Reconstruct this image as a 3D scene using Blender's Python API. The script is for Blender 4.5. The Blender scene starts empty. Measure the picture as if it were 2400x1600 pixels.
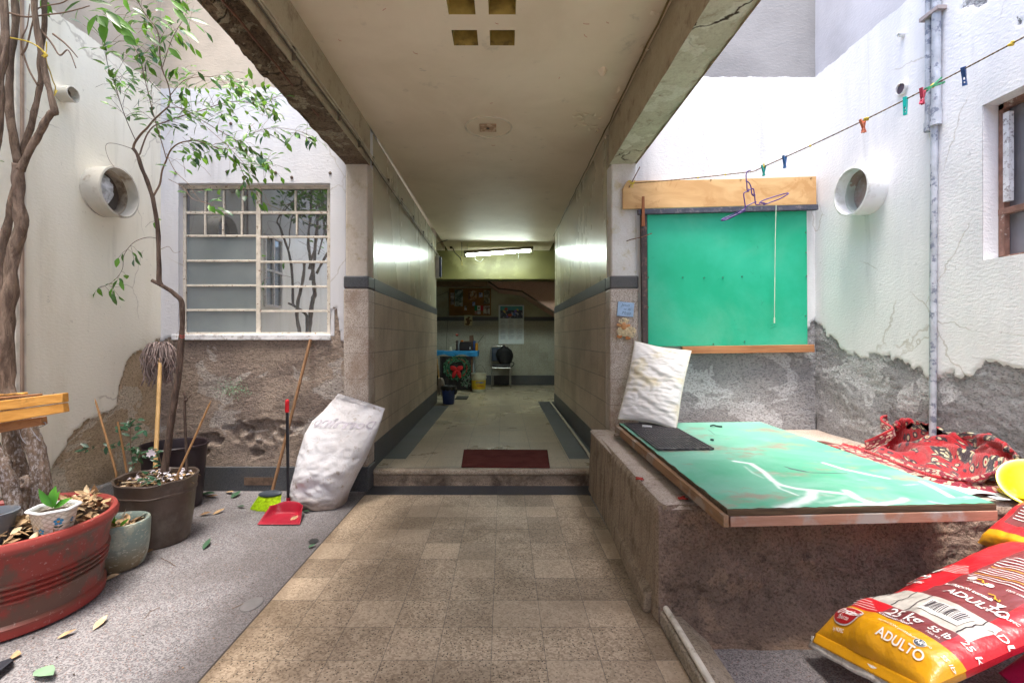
TUBE=30.0; SKY=.15; SUN=1.5; EXPO=2.08; SUNAZ=-163
import bpy, bmesh, math, random
from mathutils import Vector, Matrix, noise
R = random.Random(7)
F = 1117.0; U0 = 1180.0; V0 = 793.0; H = 1.18
def P(u, v, Y): return Vector(((u-U0)*Y/F, Y, H-(v-V0)*Y/F))
def G(u, v, Z=0.0): return P(u, v, F*(H-Z)/(v-V0))
def XW(u, v, X): return P(u, v, F*X/(u-U0))
scene = bpy.context.scene
COL = scene.collection
# ---------------------------------------------------------------- mesh builder
class MB:
    def __init__(s): s.v = []; s.f = []; s.m = []
    def add(s, vs, fs, mi=0):
        b = len(s.v); s.v += [tuple(p) for p in vs]
        for f in fs: s.f.append(tuple(i+b for i in f)); s.m.append(mi)
        return s
    def box(s, x0, x1, y0, y1, z0, z1, mi=0):
        vs = [(x, y, z) for x in (x0, x1) for y in (y0, y1) for z in (z0, z1)]
        return s.add(vs, [(0,1,3,2),(4,6,7,5),(0,4,5,1),(2,3,7,6),(0,2,6,4),(1,5,7,3)], mi)
    def hexa(s, b, t, mi=0):          # b, t: 4 bottom pts, 4 top pts (ccw seen from above)
        return s.add(list(b)+list(t), [(3,2,1,0),(4,5,6,7),(0,1,5,4),(1,2,6,5),(2,3,7,6),(3,0,4,7)], mi)
    def bar(s, p, q, w, h, up=(0,0,1), mi=0):
        p = Vector(p); q = Vector(q); d = (q-p).normalized(); up = Vector(up)
        x = d.cross(up)
        if x.length < 1e-4: x = d.cross(Vector((1,0,0)))
        x.normalize(); y = x.cross(d)
        c = [x*w/2*a+y*h/2*b for a, b in ((-1,-1),(1,-1),(1,1),(-1,1))]
        return s.hexa([p+k for k in c], [q+k for k in c], mi)
    def tube(s, pts, r, seg=8, mi=0, caps=True, close=False):
        pts = [Vector(p) for p in pts]; n = len(pts)
        rs = r if isinstance(r, (list, tuple)) else [r]*n
        b = len(s.v); t0 = (pts[1]-pts[0]).normalized()
        a = Vector((0,0,1)) if abs(t0.z) < .9 else Vector((1,0,0))
        nx = t0.cross(a).normalized()
        for i, p in enumerate(pts):
            t = (pts[min(i+1, n-1)]-pts[max(i-1, 0)])
            if t.length < 1e-9: t = t0
            t.normalize(); nx = (nx-t*nx.dot(t))
            if nx.length < 1e-6: nx = t.orthogonal()
            nx.normalize(); ny = t.cross(nx)
            for k in range(seg):
                an = 2*math.pi*k/seg
                s.v.append(tuple(p+(nx*math.cos(an)+ny*math.sin(an))*rs[i]))
        for i in range(n-1):
            for k in range(seg):
                k2 = (k+1) % seg
                s.f.append((b+i*seg+k, b+i*seg+k2, b+(i+1)*seg+k2, b+(i+1)*seg+k)); s.m.append(mi)
        if caps:
            s.f.append(tuple(b+k for k in reversed(range(seg)))); s.m.append(mi)
            s.f.append(tuple(b+(n-1)*seg+k for k in range(seg))); s.m.append(mi)
        return s
    def lathe(s, prof, c=(0,0,0), seg=32, mi=0, M=None, wob=None):
        b = len(s.v); c = Vector(c)
        for (r, z) in prof:
            for k in range(seg):
                an = 2*math.pi*k/seg; p = Vector((r*math.cos(an), r*math.sin(an), z))
                if wob: p = wob(p, an)
                if M: p = M @ p
                s.v.append(tuple(p+c))
        for i in range(len(prof)-1):
            for k in range(seg):
                k2 = (k+1) % seg
                s.f.append((b+i*seg+k, b+i*seg+k2, b+(i+1)*seg+k2, b+(i+1)*seg+k)); s.m.append(mi)
        return s
    def disc(s, c, r, seg=24, mi=0, M=None):
        b = len(s.v); c = Vector(c); s.v.append(tuple(c))
        for k in range(seg):
            an = 2*math.pi*k/seg; p = Vector((r*math.cos(an), r*math.sin(an), 0))
            if M: p = M @ p
            s.v.append(tuple(p+c))
        for k in range(seg): s.f.append((b, b+1+k, b+1+(k+1) % seg)); s.m.append(mi)
        return s
    def grid(s, na, nb, fn, mi=0, mif=None, skip=None, wrap=False):
        b = len(s.v)
        for i in range(na+1):
            for j in range(nb+1): s.v.append(tuple(fn(i/na, j/nb)))
        for i in range(na):
            for j in range(nb):
                if skip and skip((i+.5)/na, (j+.5)/nb): continue
                s.f.append((b+i*(nb+1)+j, b+(i+1)*(nb+1)+j, b+(i+1)*(nb+1)+j+1, b+i*(nb+1)+j+1))
                s.m.append(mif((i+.5)/na, (j+.5)/nb) if mif else mi)
        return s
    def ell(s, c, rx, ry, rz, seg=12, rings=8, mi=0, M=None):
        prof = [(max(1e-4, math.sin(math.pi*i/rings)), -math.cos(math.pi*i/rings)) for i in range(rings+1)]
        S = Matrix.Diagonal((rx, ry, rz)); S = (M.to_3x3() @ S) if M else S
        return s.lathe(prof, c, seg, mi, S)
    def leaf(s, p, d, n, L, W, curl=.15, fold=.15, mi=0):
        d = Vector(d).normalized(); n = Vector(n); x = d.cross(n)
        if x.length < 1e-4: x = d.orthogonal()
        x.normalize(); n = x.cross(d).normalized(); p = Vector(p)
        vs = []; prof = [(0,.06),(.18,.62),(.42,1),(.7,.72),(.9,.25),(1,.0)]
        for t, w in prof:
            c = p+d*L*t-n*L*curl*t*t
            up = n*W*.5*fold*w
            vs += [c-x*W*.5*w+up, c, c+x*W*.5*w+up]
        fs = []
        for i in range(5):
            a = i*3; fs += [(a, a+1, a+4, a+3), (a+1, a+2, a+5, a+4)]
        return s.add(vs, fs, mi)
    def build(s, name, mats, parent=None, smooth=False, bevel=0, attrs=None, bseg=2, uvs=None):
        me = bpy.data.meshes.new(name); me.from_pydata(s.v, [], s.f); me.update()
        if not isinstance(mats, (list, tuple)): mats = [mats]
        for m in mats: me.materials.append(m)
        me.polygons.foreach_set('material_index', s.m)
        if smooth is True: me.polygons.foreach_set('use_smooth', [True]*len(s.f))
        elif smooth:
            me.polygons.foreach_set('use_smooth', [True]*len(s.f)); me.set_sharp_from_angle(angle=math.radians(smooth))
        if attrs:
            for k, vals in attrs.items():
                at = me.attributes.new(k, 'FLOAT', 'POINT'); at.data.foreach_set('value', vals)
        bm = bmesh.new(); bm.from_mesh(me); bmesh.ops.recalc_face_normals(bm, faces=bm.faces) if not attrs else None
        bm.to_mesh(me); bm.free()
        o = bpy.data.objects.new(name, me); COL.objects.link(o)
        if bevel:
            md = o.modifiers.new('bevel', 'BEVEL'); md.width = bevel; md.segments = bseg; md.limit_method = 'ANGLE'
            md.angle_limit = math.radians(40); me.polygons.foreach_set('use_smooth', [True]*len(me.polygons)); md.harden_normals = False
            try: me.set_sharp_from_angle(angle=math.radians(40))
            except Exception: pass
        if parent:
            o.parent = parent
            o.matrix_parent_inverse = world_of(parent).inverted()
        return o
def world_of(o):
    if o.parent is None: return Matrix.Translation(o.location) @ o.rotation_euler.to_matrix().to_4x4()
    return Matrix.Identity(4) if o.type == 'MESH' else Matrix.Translation(o.location)
def tag(o, label=None, cat=None, group=None, kind=None):
    if label: o['label'] = label
    if cat: o['category'] = cat
    if group: o['group'] = group
    if kind: o['kind'] = kind
    return o
def thing(name, loc, label, cat, group=None):
    o = bpy.data.objects.new(name, None); COL.objects.link(o); o.location = loc; o.empty_display_size = .05
    return tag(o, label, cat, group)
def struct(name, mb, mats, **k): return tag(mb.build(name, mats, **k), kind='structure')
def text_polys(txt, size=1.0, bold=0.0, shear=0.0, align='LEFT', space=1.0):
    cu = bpy.data.curves.new('t', 'FONT'); cu.body = txt; cu.size = size; cu.offset = bold; cu.shear = shear
    cu.align_x = align; cu.resolution_u = 4; cu.space_character = space
    o = bpy.data.objects.new('t', cu); COL.objects.link(o)
    dg = bpy.context.evaluated_depsgraph_get(); dg.update()
    me = bpy.data.meshes.new_from_object(o.evaluated_get(dg))
    vs = [v.co.copy() for v in me.vertices]; fs = [tuple(p.vertices) for p in me.polygons]
    bpy.data.objects.remove(o); bpy.data.curves.remove(cu); bpy.data.meshes.remove(me)
    return vs, fs
def N3(x, y, z): return noise.noise(Vector((x, y, z)))
def sm(a, b, x):
    t = max(0, min(1, (x-a)/(b-a))); return t*t*(3-2*t)
def polyline(pts, x):
    if x <= pts[0][0]: return pts[0][1]
    for (a, b), (c, d) in zip(pts, pts[1:]):
        if x <= c: return b+(d-b)*(x-a)/(c-a)
    return pts[-1][1]
def smoothpath(pts, n=6):
    pts = [Vector(p) for p in pts]; out = []
    for i in range(len(pts)-1):
        p0 = pts[max(i-1, 0)]; p1 = pts[i]; p2 = pts[i+1]; p3 = pts[min(i+2, len(pts)-1)]
        for k in range(n):
            t = k/n
            out.append(.5*((2*p1)+(p2-p0)*t+(2*p0-5*p1+4*p2-p3)*t*t+(3*p1-p0-3*p2+p3)*t**3))
    out.append(pts[-1]); return out
# ---------------------------------------------------------------- materials
class NT:
    def __init__(s, name, rough=.8, spec=.3):
        s.mat = bpy.data.materials.new(name); s.mat.use_nodes = True; s.nt = s.mat.node_tree
        s.b = s.nt.nodes['Principled BSDF']; s.b.inputs['Roughness'].default_value = rough
        s.b.inputs['Specular IOR Level'].default_value = spec
        tc = s.nt.nodes.new('ShaderNodeTexCoord'); s.co = tc.outputs['Object']; s.uv = tc.outputs['UV']
    def n(s, t, **k):
        nd = s.nt.nodes.new(t)
        for a, b in k.items(): setattr(nd, a, b)
        return nd
    def put(s, sock, v):
        if hasattr(v, 'is_output'): s.nt.links.new(v, sock)
        elif isinstance(v, (tuple, list)) and len(v) == 3 and sock.type == 'RGBA': sock.default_value = (*v, 1)
        else: sock.default_value = v
    def scale(s, vec, sc, off=(0,0,0), rot=(0,0,0)):
        m = s.n('ShaderNodeMapping'); s.put(m.inputs[0], vec); m.inputs['Scale'].default_value = sc
        m.inputs['Location'].default_value = off; m.inputs['Rotation'].default_value = rot; return m.outputs[0]
    def noise(s, sc, det=3, ro=.55, vec=None, dist=0):
        x = s.n('ShaderNodeTexNoise'); s.put(x.inputs['Vector'], vec or s.co); x.inputs['Scale'].default_value = sc
        x.inputs['Detail'].default_value = det; x.inputs['Roughness'].default_value = ro
        x.inputs['Distortion'].default_value = dist; return x.outputs[0]
    def vor(s, sc, feat='F1', out='Distance', vec=None, rand=1):
        x = s.n('ShaderNodeTexVoronoi', feature=feat); s.put(x.inputs['Vector'], vec or s.co)
        x.inputs['Scale'].default_value = sc; x.inputs['Randomness'].default_value = rand; return x.outputs[out]
    def math(s, op, a, b=0.0, c=0.0, clamp=False):
        x = s.n('ShaderNodeMath', operation=op); x.use_clamp = clamp
        s.put(x.inputs[0], a); s.put(x.inputs[1], b); s.put(x.inputs[2], c); return x.outputs[0]
    def ss(s, x, a, b):       # map a..b to 0..1 smooth
        m = s.n('ShaderNodeMapRange', interpolation_type='SMOOTHSTEP'); s.put(m.inputs[0], x)
        s.put(m.inputs[1], a); s.put(m.inputs[2], b); return m.outputs[0]
    def mix(s, f, a, b, mode='MIX'):
        x = s.n('ShaderNodeMix', data_type='RGBA', blend_type=mode); s.put(x.inputs[0], f)
        s.put(x.inputs[6], a); s.put(x.inputs[7], b); return x.outputs[2]
    def ramp(s, f, stops, const=False):
        x = s.n('ShaderNodeValToRGB'); s.put(x.inputs[0], f); cr = x.color_ramp
        if const: cr.interpolation = 'CONSTANT'
        while len(cr.elements) < len(stops): cr.elements.new(.5)
        for e, (p, c) in zip(cr.elements, stops): e.position = p; e.color = (*c, 1)
        return x.outputs[0]
    def xyz(s, vec=None):
        x = s.n('ShaderNodeSeparateXYZ'); s.put(x.inputs[0], vec or s.co); return x.outputs
    def attr(s, name):
        x = s.n('ShaderNodeAttribute', attribute_name=name); return x.outputs['Fac']
    def bump(s, h, dist=.01, st=1.0, nrm=None):
        x = s.n('ShaderNodeBump'); s.put(x.inputs['Height'], h); x.inputs['Distance'].default_value = dist
        x.inputs['Strength'].default_value = st
        if nrm is not None: s.put(x.inputs['Normal'], nrm)
        return x.outputs[0]
    def out(s, col=None, rough=None, nrm=None, **k):
        if col is not None: s.put(s.b.inputs['Base Color'], col)
        if rough is not None: s.put(s.b.inputs['Roughness'], rough)
        if nrm is not None: s.put(s.b.inputs['Normal'], nrm)
        for a, v in k.items(): s.put(s.b.inputs[a.replace('_', ' ')], v)
        return s.mat
def simple(name, col, rough=.6, var=.15, vs=12, bump=.3, bs=60, spec=.4, metal=0, dist=.003, dirt=None, ds=6, dt=(.5,.65), **k):
    s = NT(name, rough, spec); n1 = s.noise(vs, 4)
    c = s.mix(s.ss(n1, .3, .7), tuple(x*(1-var) for x in col), tuple(min(1, x*(1+var)) for x in col))
    if dirt: c = s.mix(s.ss(s.noise(ds, 6, .65), *dt), c, dirt)
    nr = s.bump(s.noise(bs, 4, .6), dist, bump) if bump else None
    s.b.inputs['Metallic'].default_value = metal
    return s.out(c, None, nr, **k)
def wood(name, c1, c2, axis='X', sc=1.0, rough=.6, gray=None, st=.4):
    s = NT(name, rough, .3)
    st_ = {'X': (2, 30, 30), 'Y': (30, 2, 30), 'Z': (30, 30, 2)}[axis]
    v = s.scale(s.co, tuple(x*sc for x in st_)); n1 = s.noise(1.2, 5, .6, v, 1.5); n2 = s.noise(3, 3)
    c = s.mix(s.ss(n1, .3, .7), c1, c2); c = s.mix(s.math('MULTIPLY', s.ss(n2, .45, .8), .5), c, tuple(x*.5 for x in c1))
    if gray: c = s.mix(s.ss(s.noise(7, 5), .5, .62), c, gray)
    return s.out(c, None, s.bump(n1, .002, st))
# painted plaster with bare render showing where attribute 'bare' > 0
def walls(name, paint, paint2, bare1, bare2, light, upper, zup, grain=1.0):
    s = NT(name, .85, .25); x, y, z = s.xyz()
    fine = s.noise(38, 5, .65); f2 = s.noise(9, 4, .6)
    b = s.attr('bare'); e = s.math('ADD', b, s.math('MULTIPLY', s.math('SUBTRACT', fine, .5), .06))
    m = s.ss(e, -.0015, .0015)
    stain = s.noise(1.0, 5, .6, s.scale(s.co, (3.2, 3.2, .55)))
    pc = s.mix(s.ss(stain, .42, .72), paint, paint2)
    pc = s.mix(s.math('MULTIPLY', s.ss(s.noise(26, 3, .7), .66, .72), .35), pc, tuple(v*.45 for v in paint2))
    ck = s.vor(1.3, 'DISTANCE_TO_EDGE', vec=s.mix(.10, s.co, s.n_col(7))); pc = s.mix(s.math('MULTIPLY', s.math('MULTIPLY', s.ss(ck, .006, .001), s.ss(s.noise(1.7, 2), .47, .55)), .45), pc, (.35,.30,.24))
    pc = s.mix(s.math('MULTIPLY', s.ss(s.noise(1, 4, .6, s.scale(s.co, (9, 9, .9), (2, 5, 0))), .56, .76), .45), pc, tuple(v*.66 for v in paint2))
    big = s.noise(2.3, 5, .6, None, .6)
    bc = s.mix(s.ss(big, .38, .62), bare1, bare2)
    bc = s.mix(s.ss(s.noise(3.1, 4, .6, s.scale(s.co, (.7, .7, 1.1), (5, 3, 1)), .5), .54, .565), bc, light)
    gr = s.noise(1.0, 5, .75, s.scale(s.co, (60, 60, 100)))
    bc = s.mix(s.ss(gr, .3, .75), tuple(v*.45 for v in bare1), bc) if False else s.mix(s.math('MULTIPLY', s.ss(gr, .54, .36), .75), bc, tuple(v*.4 for v in bare1))
    uc = s.mix(s.ss(s.noise(1.4, 5, .6), .35, .7), upper, tuple(v*.72 for v in upper))
    edge = s.math('ADD', z, s.math('MULTIPLY', s.math('SUBTRACT', s.noise(11, 4, .6), .5), .05))
    pc = s.mix(s.ss(edge, zup-.004, zup+.004), pc, uc)
    c = s.mix(m, pc, bc)
    h1 = s.math('MULTIPLY', s.math('ADD', s.math('MULTIPLY', s.noise(1, 3, .5, s.scale(s.co, (38, 38, 75))), .5), s.math('MULTIPLY', s.noise(120, 3), .25)), 1.0)
    h2 = s.math('MULTIPLY', gr, 3.2*grain)
    hm = s.math('ADD', s.math('MULTIPLY', s.math('SUBTRACT', 1.0, m), s.math('ADD', 1.8, s.math('MULTIPLY', h1, .9))), s.math('MULTIPLY', m, h2))
    return s.out(c, None, s.bump(hm, .005, .85))
def terrazzo(name, base, light, dark, red, tile=None, joint=(.08,.07,.06), chips=150, tint=.25, rough=.5, dirt_or_shade=(.2,.15,.1), off=(0,0,0), dirt_or_shade_amt=.5, axes=(0,1), jw=.012, bumpy=.15, dscale=1.3, stain=None):  # stain: dirt by position, and for the path also the painted bench shadow
    s = NT(name, rough, .4); c3 = s.xyz()
    ids = s.vor(chips, out='Color'); r = s.xyz(ids)
    n = s.noise(chips*.55, 2, .5)
    c = s.mix(s.ss(r[0], .15, .8), base, light)
    c = s.mix(s.math('MULTIPLY', s.ss(s.vor(chips*.8, out='Distance'), .36, .28), s.math('GREATER_THAN', s.xyz(s.vor(chips*.8, out='Color'))[1], .66)), c, dark)
    c = s.mix(s.math('MULTIPLY', s.ss(s.vor(chips*.75, out='Distance'), .33, .22), s.math('GREATER_THAN', s.xyz(s.vor(chips*.75, out='Color'))[2], .9)), c, red)
    d = s.noise(dscale, 6, .62, None, .5)
    if stain: d = s.math('ADD', d, stain(s, c3))  # darkening by position: dirt bands, plus the bench shadow painted into the path
    c = s.mix(s.math('MULTIPLY', s.ss(d, .4, .7), dirt_or_shade_amt), c, dirt_or_shade)
    hh = n
    if tile:
        a = s.math('DIVIDE', s.math('ADD', c3[axes[0]], off[0]), tile[0]); b = s.math('DIVIDE', s.math('ADD', c3[axes[1]], off[1]), tile[1])
        fa = s.math('FRACT', a); fb = s.math('FRACT', b)
        cv = s.n('ShaderNodeCombineXYZ'); s.put(cv.inputs[0], s.math('FLOOR', a)); s.put(cv.inputs[1], s.math('FLOOR', b)); s.put(cv.inputs[2], 3.7)
        wn = s.n('ShaderNodeTexWhiteNoise'); s.put(wn.inputs[0], cv.outputs[0])
        v = wn.outputs['Value']; q = s.xyz(wn.outputs['Color'])
        c = s.mix(s.math('MULTIPLY', s.ss(v, .55, 1.0), tint*1.5), c, s.mix(.5, c, tuple(min(1, x*1.5) for x in light)))
        c = s.mix(s.math('MULTIPLY', s.ss(q[1], .4, 1.0), tint*1.6), c, s.mix(.55, c, tuple(x*.5 for x in base)))
        ea = s.math('MINIMUM', fa, s.math('SUBTRACT', 1.0, fa)); eb = s.math('MINIMUM', fb, s.math('SUBTRACT', 1.0, fb))
        wob = s.math('MULTIPLY', s.noise(14, 4, .7), jw*1.6)
        j = s.math('MAXIMUM', s.ss(s.math('MULTIPLY', ea, tile[0]/.2), wob, s.math('MULTIPLY', wob, .3)), s.ss(s.math('MULTIPLY', eb, tile[1]/.2), wob, s.math('MULTIPLY', wob, .3)))
        c = s.mix(s.math('MULTIPLY', j, .75), c, joint); hh = s.math('SUBTRACT', hh, s.math('MULTIPLY', j, 4))
    ro = s.math('ADD', rough-.1, s.math('MULTIPLY', d, .35))
    return s.out(c, ro, s.bump(hh, .0010, bumpy))
def concrete(name, c1, c2, dark, sc=1.6, streak=None, bs=45, bd=.006, rough=.9, crack=0, st=.8, patch=None, gs=1.0):
    s = NT(name, rough, .2)
    n1 = s.noise(sc, 6, .65, None, .5)
    c = s.mix(s.ss(n1, .32, .68), c1, c2)
    c = s.mix(s.math('MULTIPLY', s.ss(s.noise(sc*3.3, 5, .7), .52, .72), .8), c, dark)
    if patch: c = s.mix(s.ss(s.noise(sc*1.7, 5, .6, s.scale(s.co, (1,1,1), (9,4,2))), .56, .59), c, patch)
    if streak: c = s.mix(s.math('MULTIPLY', s.ss(s.noise(1, 4, .6, s.scale(s.co, (22, 22, 1.6))), .48, .72), .7), c, streak)
    gf = s.noise(bs*1.6, 4, .75); c = s.mix(s.math('MULTIPLY', s.ss(gf, .52, .36), .6*gs), c, tuple(v*.6 for v in dark)); c = s.mix(s.math('MULTIPLY', s.ss(gf, .56, .7), .25*gs), c, tuple(min(1, v*1.7) for v in c1))
    h = s.math('ADD', s.noise(bs, 6, .7), s.math('MULTIPLY', s.noise(bs*.25, 4, .6), 1.5))
    if crack:
        k = s.vor(crack, 'DISTANCE_TO_EDGE', vec=s.mix(.12, s.co, s.n_col(8)))
        kk = s.ss(k, .022, .004); c = s.mix(s.math('MULTIPLY', kk, s.ss(s.noise(2.1), .42, .55)), c, (.06,.045,.03)); h = s.math('SUBTRACT', h, s.math('MULTIPLY', kk, 1.2))
    return s.out(c, None, s.bump(h, bd, st))
def _ncol(s, sc):
    x = s.n('ShaderNodeTexNoise'); s.put(x.inputs['Vector'], s.co); x.inputs['Scale'].default_value = sc; x.inputs['Detail'].default_value = 4; return x.outputs['Color']
NT.n_col = _ncol

m_wallL = walls('left_plaster', (.88,.84,.72), (.78,.73,.60), (.50,.375,.24), (.60,.465,.32), (.68,.59,.46), (.52,.45,.37), 3.115, .8)
m_wallW = walls('window_wall_plaster', (.64,.64,.67), (.54,.54,.58), (.30,.235,.20), (.41,.325,.265), (.50,.44,.40), (.52,.45,.37), 3.125, 1.5)
m_wallR = walls('right_plaster', (.74,.74,.76), (.64,.65,.69), (.36,.36,.38), (.47,.47,.49), (.64,.65,.68), (.30,.295,.30), 3.21, 1.7)
m_wallR2 = walls('far_right_plaster', (.80,.80,.82), (.68,.69,.73), (.36,.36,.38), (.47,.47,.49), (.66,.67,.70), (.55,.55,.60), 3.21, 1.7)
m_grey_floor = terrazzo('grey_speckled_floor', (.135,.127,.135), (.30,.285,.292), (.03,.028,.03), (.26,.13,.09), None, chips=190, dirt_or_shade=(.085,.07,.068), dirt_or_shade_amt=.6, rough=.65, stain=lambda s, q: s.math('MULTIPLY', s.math('MULTIPLY', s.ss(q[0], -1.30, -1.05), s.ss(q[0], -1.0, -1.04)), .22))
m_path = terrazzo('path_terrazzo', (.325,.24,.165), (.55,.43,.31), (.02,.014,.010), (.36,.13,.05), (.2,.2), off=(.045+2.0, .2*30-1.746+.0), chips=135, tint=.34, dirt_or_shade=(.12,.08,.045), dirt_or_shade_amt=.7, jw=.012, rough=.5, stain=lambda s, q: s.math('ADD', s.math('MULTIPLY', s.ss(q[0], .42, .62), .20), s.math('MULTIPLY', s.ss(q[0], -.98, -1.05), .2)))  # stain: bench's soft shadow painted on the right edge, joint dirt on the left
m_cfloor = terrazzo('corridor_terrazzo', (.42,.35,.25), (.56,.48,.36), (.13,.10,.07), (.3,.2,.12), (.3,.3), off=(3.045,.0), chips=150, tint=.22, dirt_or_shade=(.2,.16,.1), rough=.22, dirt_or_shade_amt=.4, jw=.02)
m_step = terrazzo('step_terrazzo', (.36,.28,.20), (.52,.44,.34), (.06,.04,.03), (.3,.15,.1), None, chips=190, dirt_or_shade=(.12,.08,.055), dirt_or_shade_amt=.75, rough=.45, dscale=4)
m_riser = terrazzo('riser_terrazzo', (.27,.20,.14), (.40,.31,.23), (.05,.035,.025), (.3,.15,.1), None, chips=190, dirt_or_shade=(.07,.045,.03), dirt_or_shade_amt=1.0, rough=.6, dscale=4)
m_dado = terrazzo('dado_tiles', (.44,.36,.28), (.58,.48,.38), (.11,.08,.06), (.3,.18,.12), (.3,.2), chips=230, tint=.2, dirt_or_shade=(.22,.165,.12), dirt_or_shade_amt=.6, rough=.3, axes=(1,2), off=(.02,.135), jw=.032)
m_dadoP = terrazzo('pillar_dado_tiles', (.42,.36,.31), (.58,.51,.46), (.10,.06,.045), (.3,.18,.12), (4,.2), chips=190, tint=.1, dirt_or_shade=(.26,.17,.11), dirt_or_shade_amt=.75, rough=.45, axes=(0,2), off=(7,.135), jw=.014, dscale=3.5)
m_dadoB = terrazzo('back_dado_tiles', (.30,.30,.25), (.42,.42,.36), (.13,.12,.1), (.25,.2,.15), (.2,.2), chips=130, tint=.12, dirt_or_shade=(.2,.19,.12), dirt_or_shade_amt=.5, rough=.4, axes=(0,2), off=(5,.135), jw=.008)
m_dark = terrazzo('dark_slate_tiles', (.045,.05,.06), (.085,.09,.10), (.02,.02,.025), (.12,.11,.1), (.2,.2), chips=260, tint=.3, dirt_or_shade=(.11,.10,.09), dirt_or_shade_amt=.5, rough=.45, joint=(.13,.12,.11), axes=(0,1), off=(5.045,5.0), jw=.006)
m_darkZ = terrazzo('dark_skirting_tiles', (.05,.055,.065), (.09,.095,.105), (.02,.02,.025), (.12,.11,.1), None, chips=260, dirt_or_shade=(.13,.12,.11), dirt_or_shade_amt=.5, rough=.4)
def enamel():
    s = NT('glossy_cream_enamel', .3, .5); d = s.noise(1, 5, .6, s.scale(s.co, (1.6, 1.6, .8)))
    c = s.mix(s.ss(d, .35, .7), (.52,.46,.34), (.44,.39,.28))
    c = s.mix(s.math('MULTIPLY', s.ss(s.noise(2.2, 5), .45, .75), .5), c, (.36,.38,.28))
    h = s.math('ADD', s.noise(9, 3, .6), s.math('MULTIPLY', s.noise(1, 3, .6, s.scale(s.co, (18, 18, 6))), .2))
    return s.out(c, s.math('ADD', .17, s.math('MULTIPLY', d, .2)), s.bump(h, .006, .35))
m_enamel = enamel()
def ceilm():
    s = NT('cream_ceiling_paint', .6, .3); d = s.noise(1.3, 6, .6, None, .4)
    c = s.mix(s.ss(d, .35, .7), (.82,.72,.57), (.72,.62,.47))
    c = s.mix(s.math('MULTIPLY', s.ss(s.noise(5, 5, .7), .6, .75), .35), c, (.30,.26,.2))
    sc = s.noise(1, 4, .6, s.scale(s.co, (9, 40, 9)), .5)
    c = s.mix(s.math('MULTIPLY', s.math('MULTIPLY', s.ss(sc, .68, .74), s.ss(s.noise(1.1), .5, .62)), .5), c, (.3,.28,.25))
    return s.out(c, None, s.bump(s.math('ADD', s.noise(2.5, 3), s.math('MULTIPLY', s.noise(60, 3), .08)), .02, .35))
m_ceil = ceilm()
m_backwall = simple('back_room_plaster', (.36,.36,.25), .6, .12, 2, .3, 20, dirt=(.3,.28,.18), ds=1.2)
m_lintel = simple('olive_beam_paint', (.125,.115,.035), .45, .12, 2, .3, 25, dirt=(.22,.2,.08), ds=1.4)
m_stair = terrazzo('pink_stair_soffit', (.42,.24,.19), (.5,.31,.25), (.2,.1,.08), (.4,.2,.15), None, chips=120, dirt_or_shade_amt=.2, rough=.6)
m_brownband = simple('brown_plaster_band', (.22,.14,.08), .7)
m_hole = simple('ochre_recess_paint', (.42,.31,.08), .7, .3, 8, .5, 40, dirt=(.12,.08,.03), ds=9, dt=(.5,.7))
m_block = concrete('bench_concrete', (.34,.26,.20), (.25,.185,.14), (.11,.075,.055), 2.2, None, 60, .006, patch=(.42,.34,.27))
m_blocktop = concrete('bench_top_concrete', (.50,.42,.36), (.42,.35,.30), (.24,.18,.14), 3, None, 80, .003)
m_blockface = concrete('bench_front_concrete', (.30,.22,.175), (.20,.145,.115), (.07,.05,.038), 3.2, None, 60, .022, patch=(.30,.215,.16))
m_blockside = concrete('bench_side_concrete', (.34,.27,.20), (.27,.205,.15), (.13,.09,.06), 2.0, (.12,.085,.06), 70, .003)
m_beamL = concrete('eroded_beam_concrete', (.20,.15,.10), (.12,.085,.055), (.035,.022,.015), 5, None, 40, .014, crack=3.5, patch=(.30,.26,.18))
m_beamR = concrete('peeling_green_beam_paint', (.58,.60,.46), (.47,.48,.36), (.28,.23,.16), 3.0, None, 45, .005, crack=3.0, patch=(.62,.64,.52), gs=.35)
m_beamIn = concrete('grimy_beam_side_paint', (.44,.38,.27), (.36,.30,.2), (.17,.12,.08), 2.4, None, 45, .003, rough=.6, gs=.2)
m_pillar = concrete('worn_pillar_paint', (.62,.57,.52), (.52,.46,.40), (.38,.31,.2), 3, None, 60, .002, gs=.25)
m_pillarR = concrete('worn_white_pillar_paint', (.74,.73,.72), (.62,.60,.58), (.50,.43,.24), 2.4, None, 60, .002, gs=.25)
m_kerb = concrete('kerb_cement', (.36,.31,.25), (.28,.235,.18), (.12,.09,.06), 6, None, 60, .004)
m_greykerb = concrete('grey_curb_cement', (.26,.255,.25), (.20,.195,.19), (.12,.11,.1), 5, None, 70, .002)
m_bark = None
def bark(name, c1, c2, white=None, z0=.3, z1=1.1):
    s = NT(name, .9, .2); v = s.scale(s.co, (35, 35, 9)); n = s.noise(1, 5, .7, v, .6)
    c = s.mix(s.ss(n, .35, .68), c1, c2)
    c = s.mix(s.math('MULTIPLY', s.math('MULTIPLY', s.ss(s.vor(70), .24, .12), .5), s.ss(s.noise(14), .45, .6)), c, (.36,.28,.2))
    if white:
        z = s.xyz()[2]
        w = s.math('MULTIPLY', s.ss(s.noise(1, 5, .7, s.scale(s.co, (90, 90, 50))), .46, .66), s.ss(z, z1, z1-.35))
        c = s.mix(s.math('MULTIPLY', w, .75), c, white)
    return s.out(c, None, s.bump(n, .012, 1.0))
m_bark = bark('tree_bark', (.12,.085,.065), (.28,.205,.155), (.54,.51,.51), .3, 1.0)
m_bark2 = bark('sapling_bark', (.08,.055,.045), (.17,.12,.095))
m_twig = simple('twig_bark', (.20,.13,.09), .8)
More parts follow.
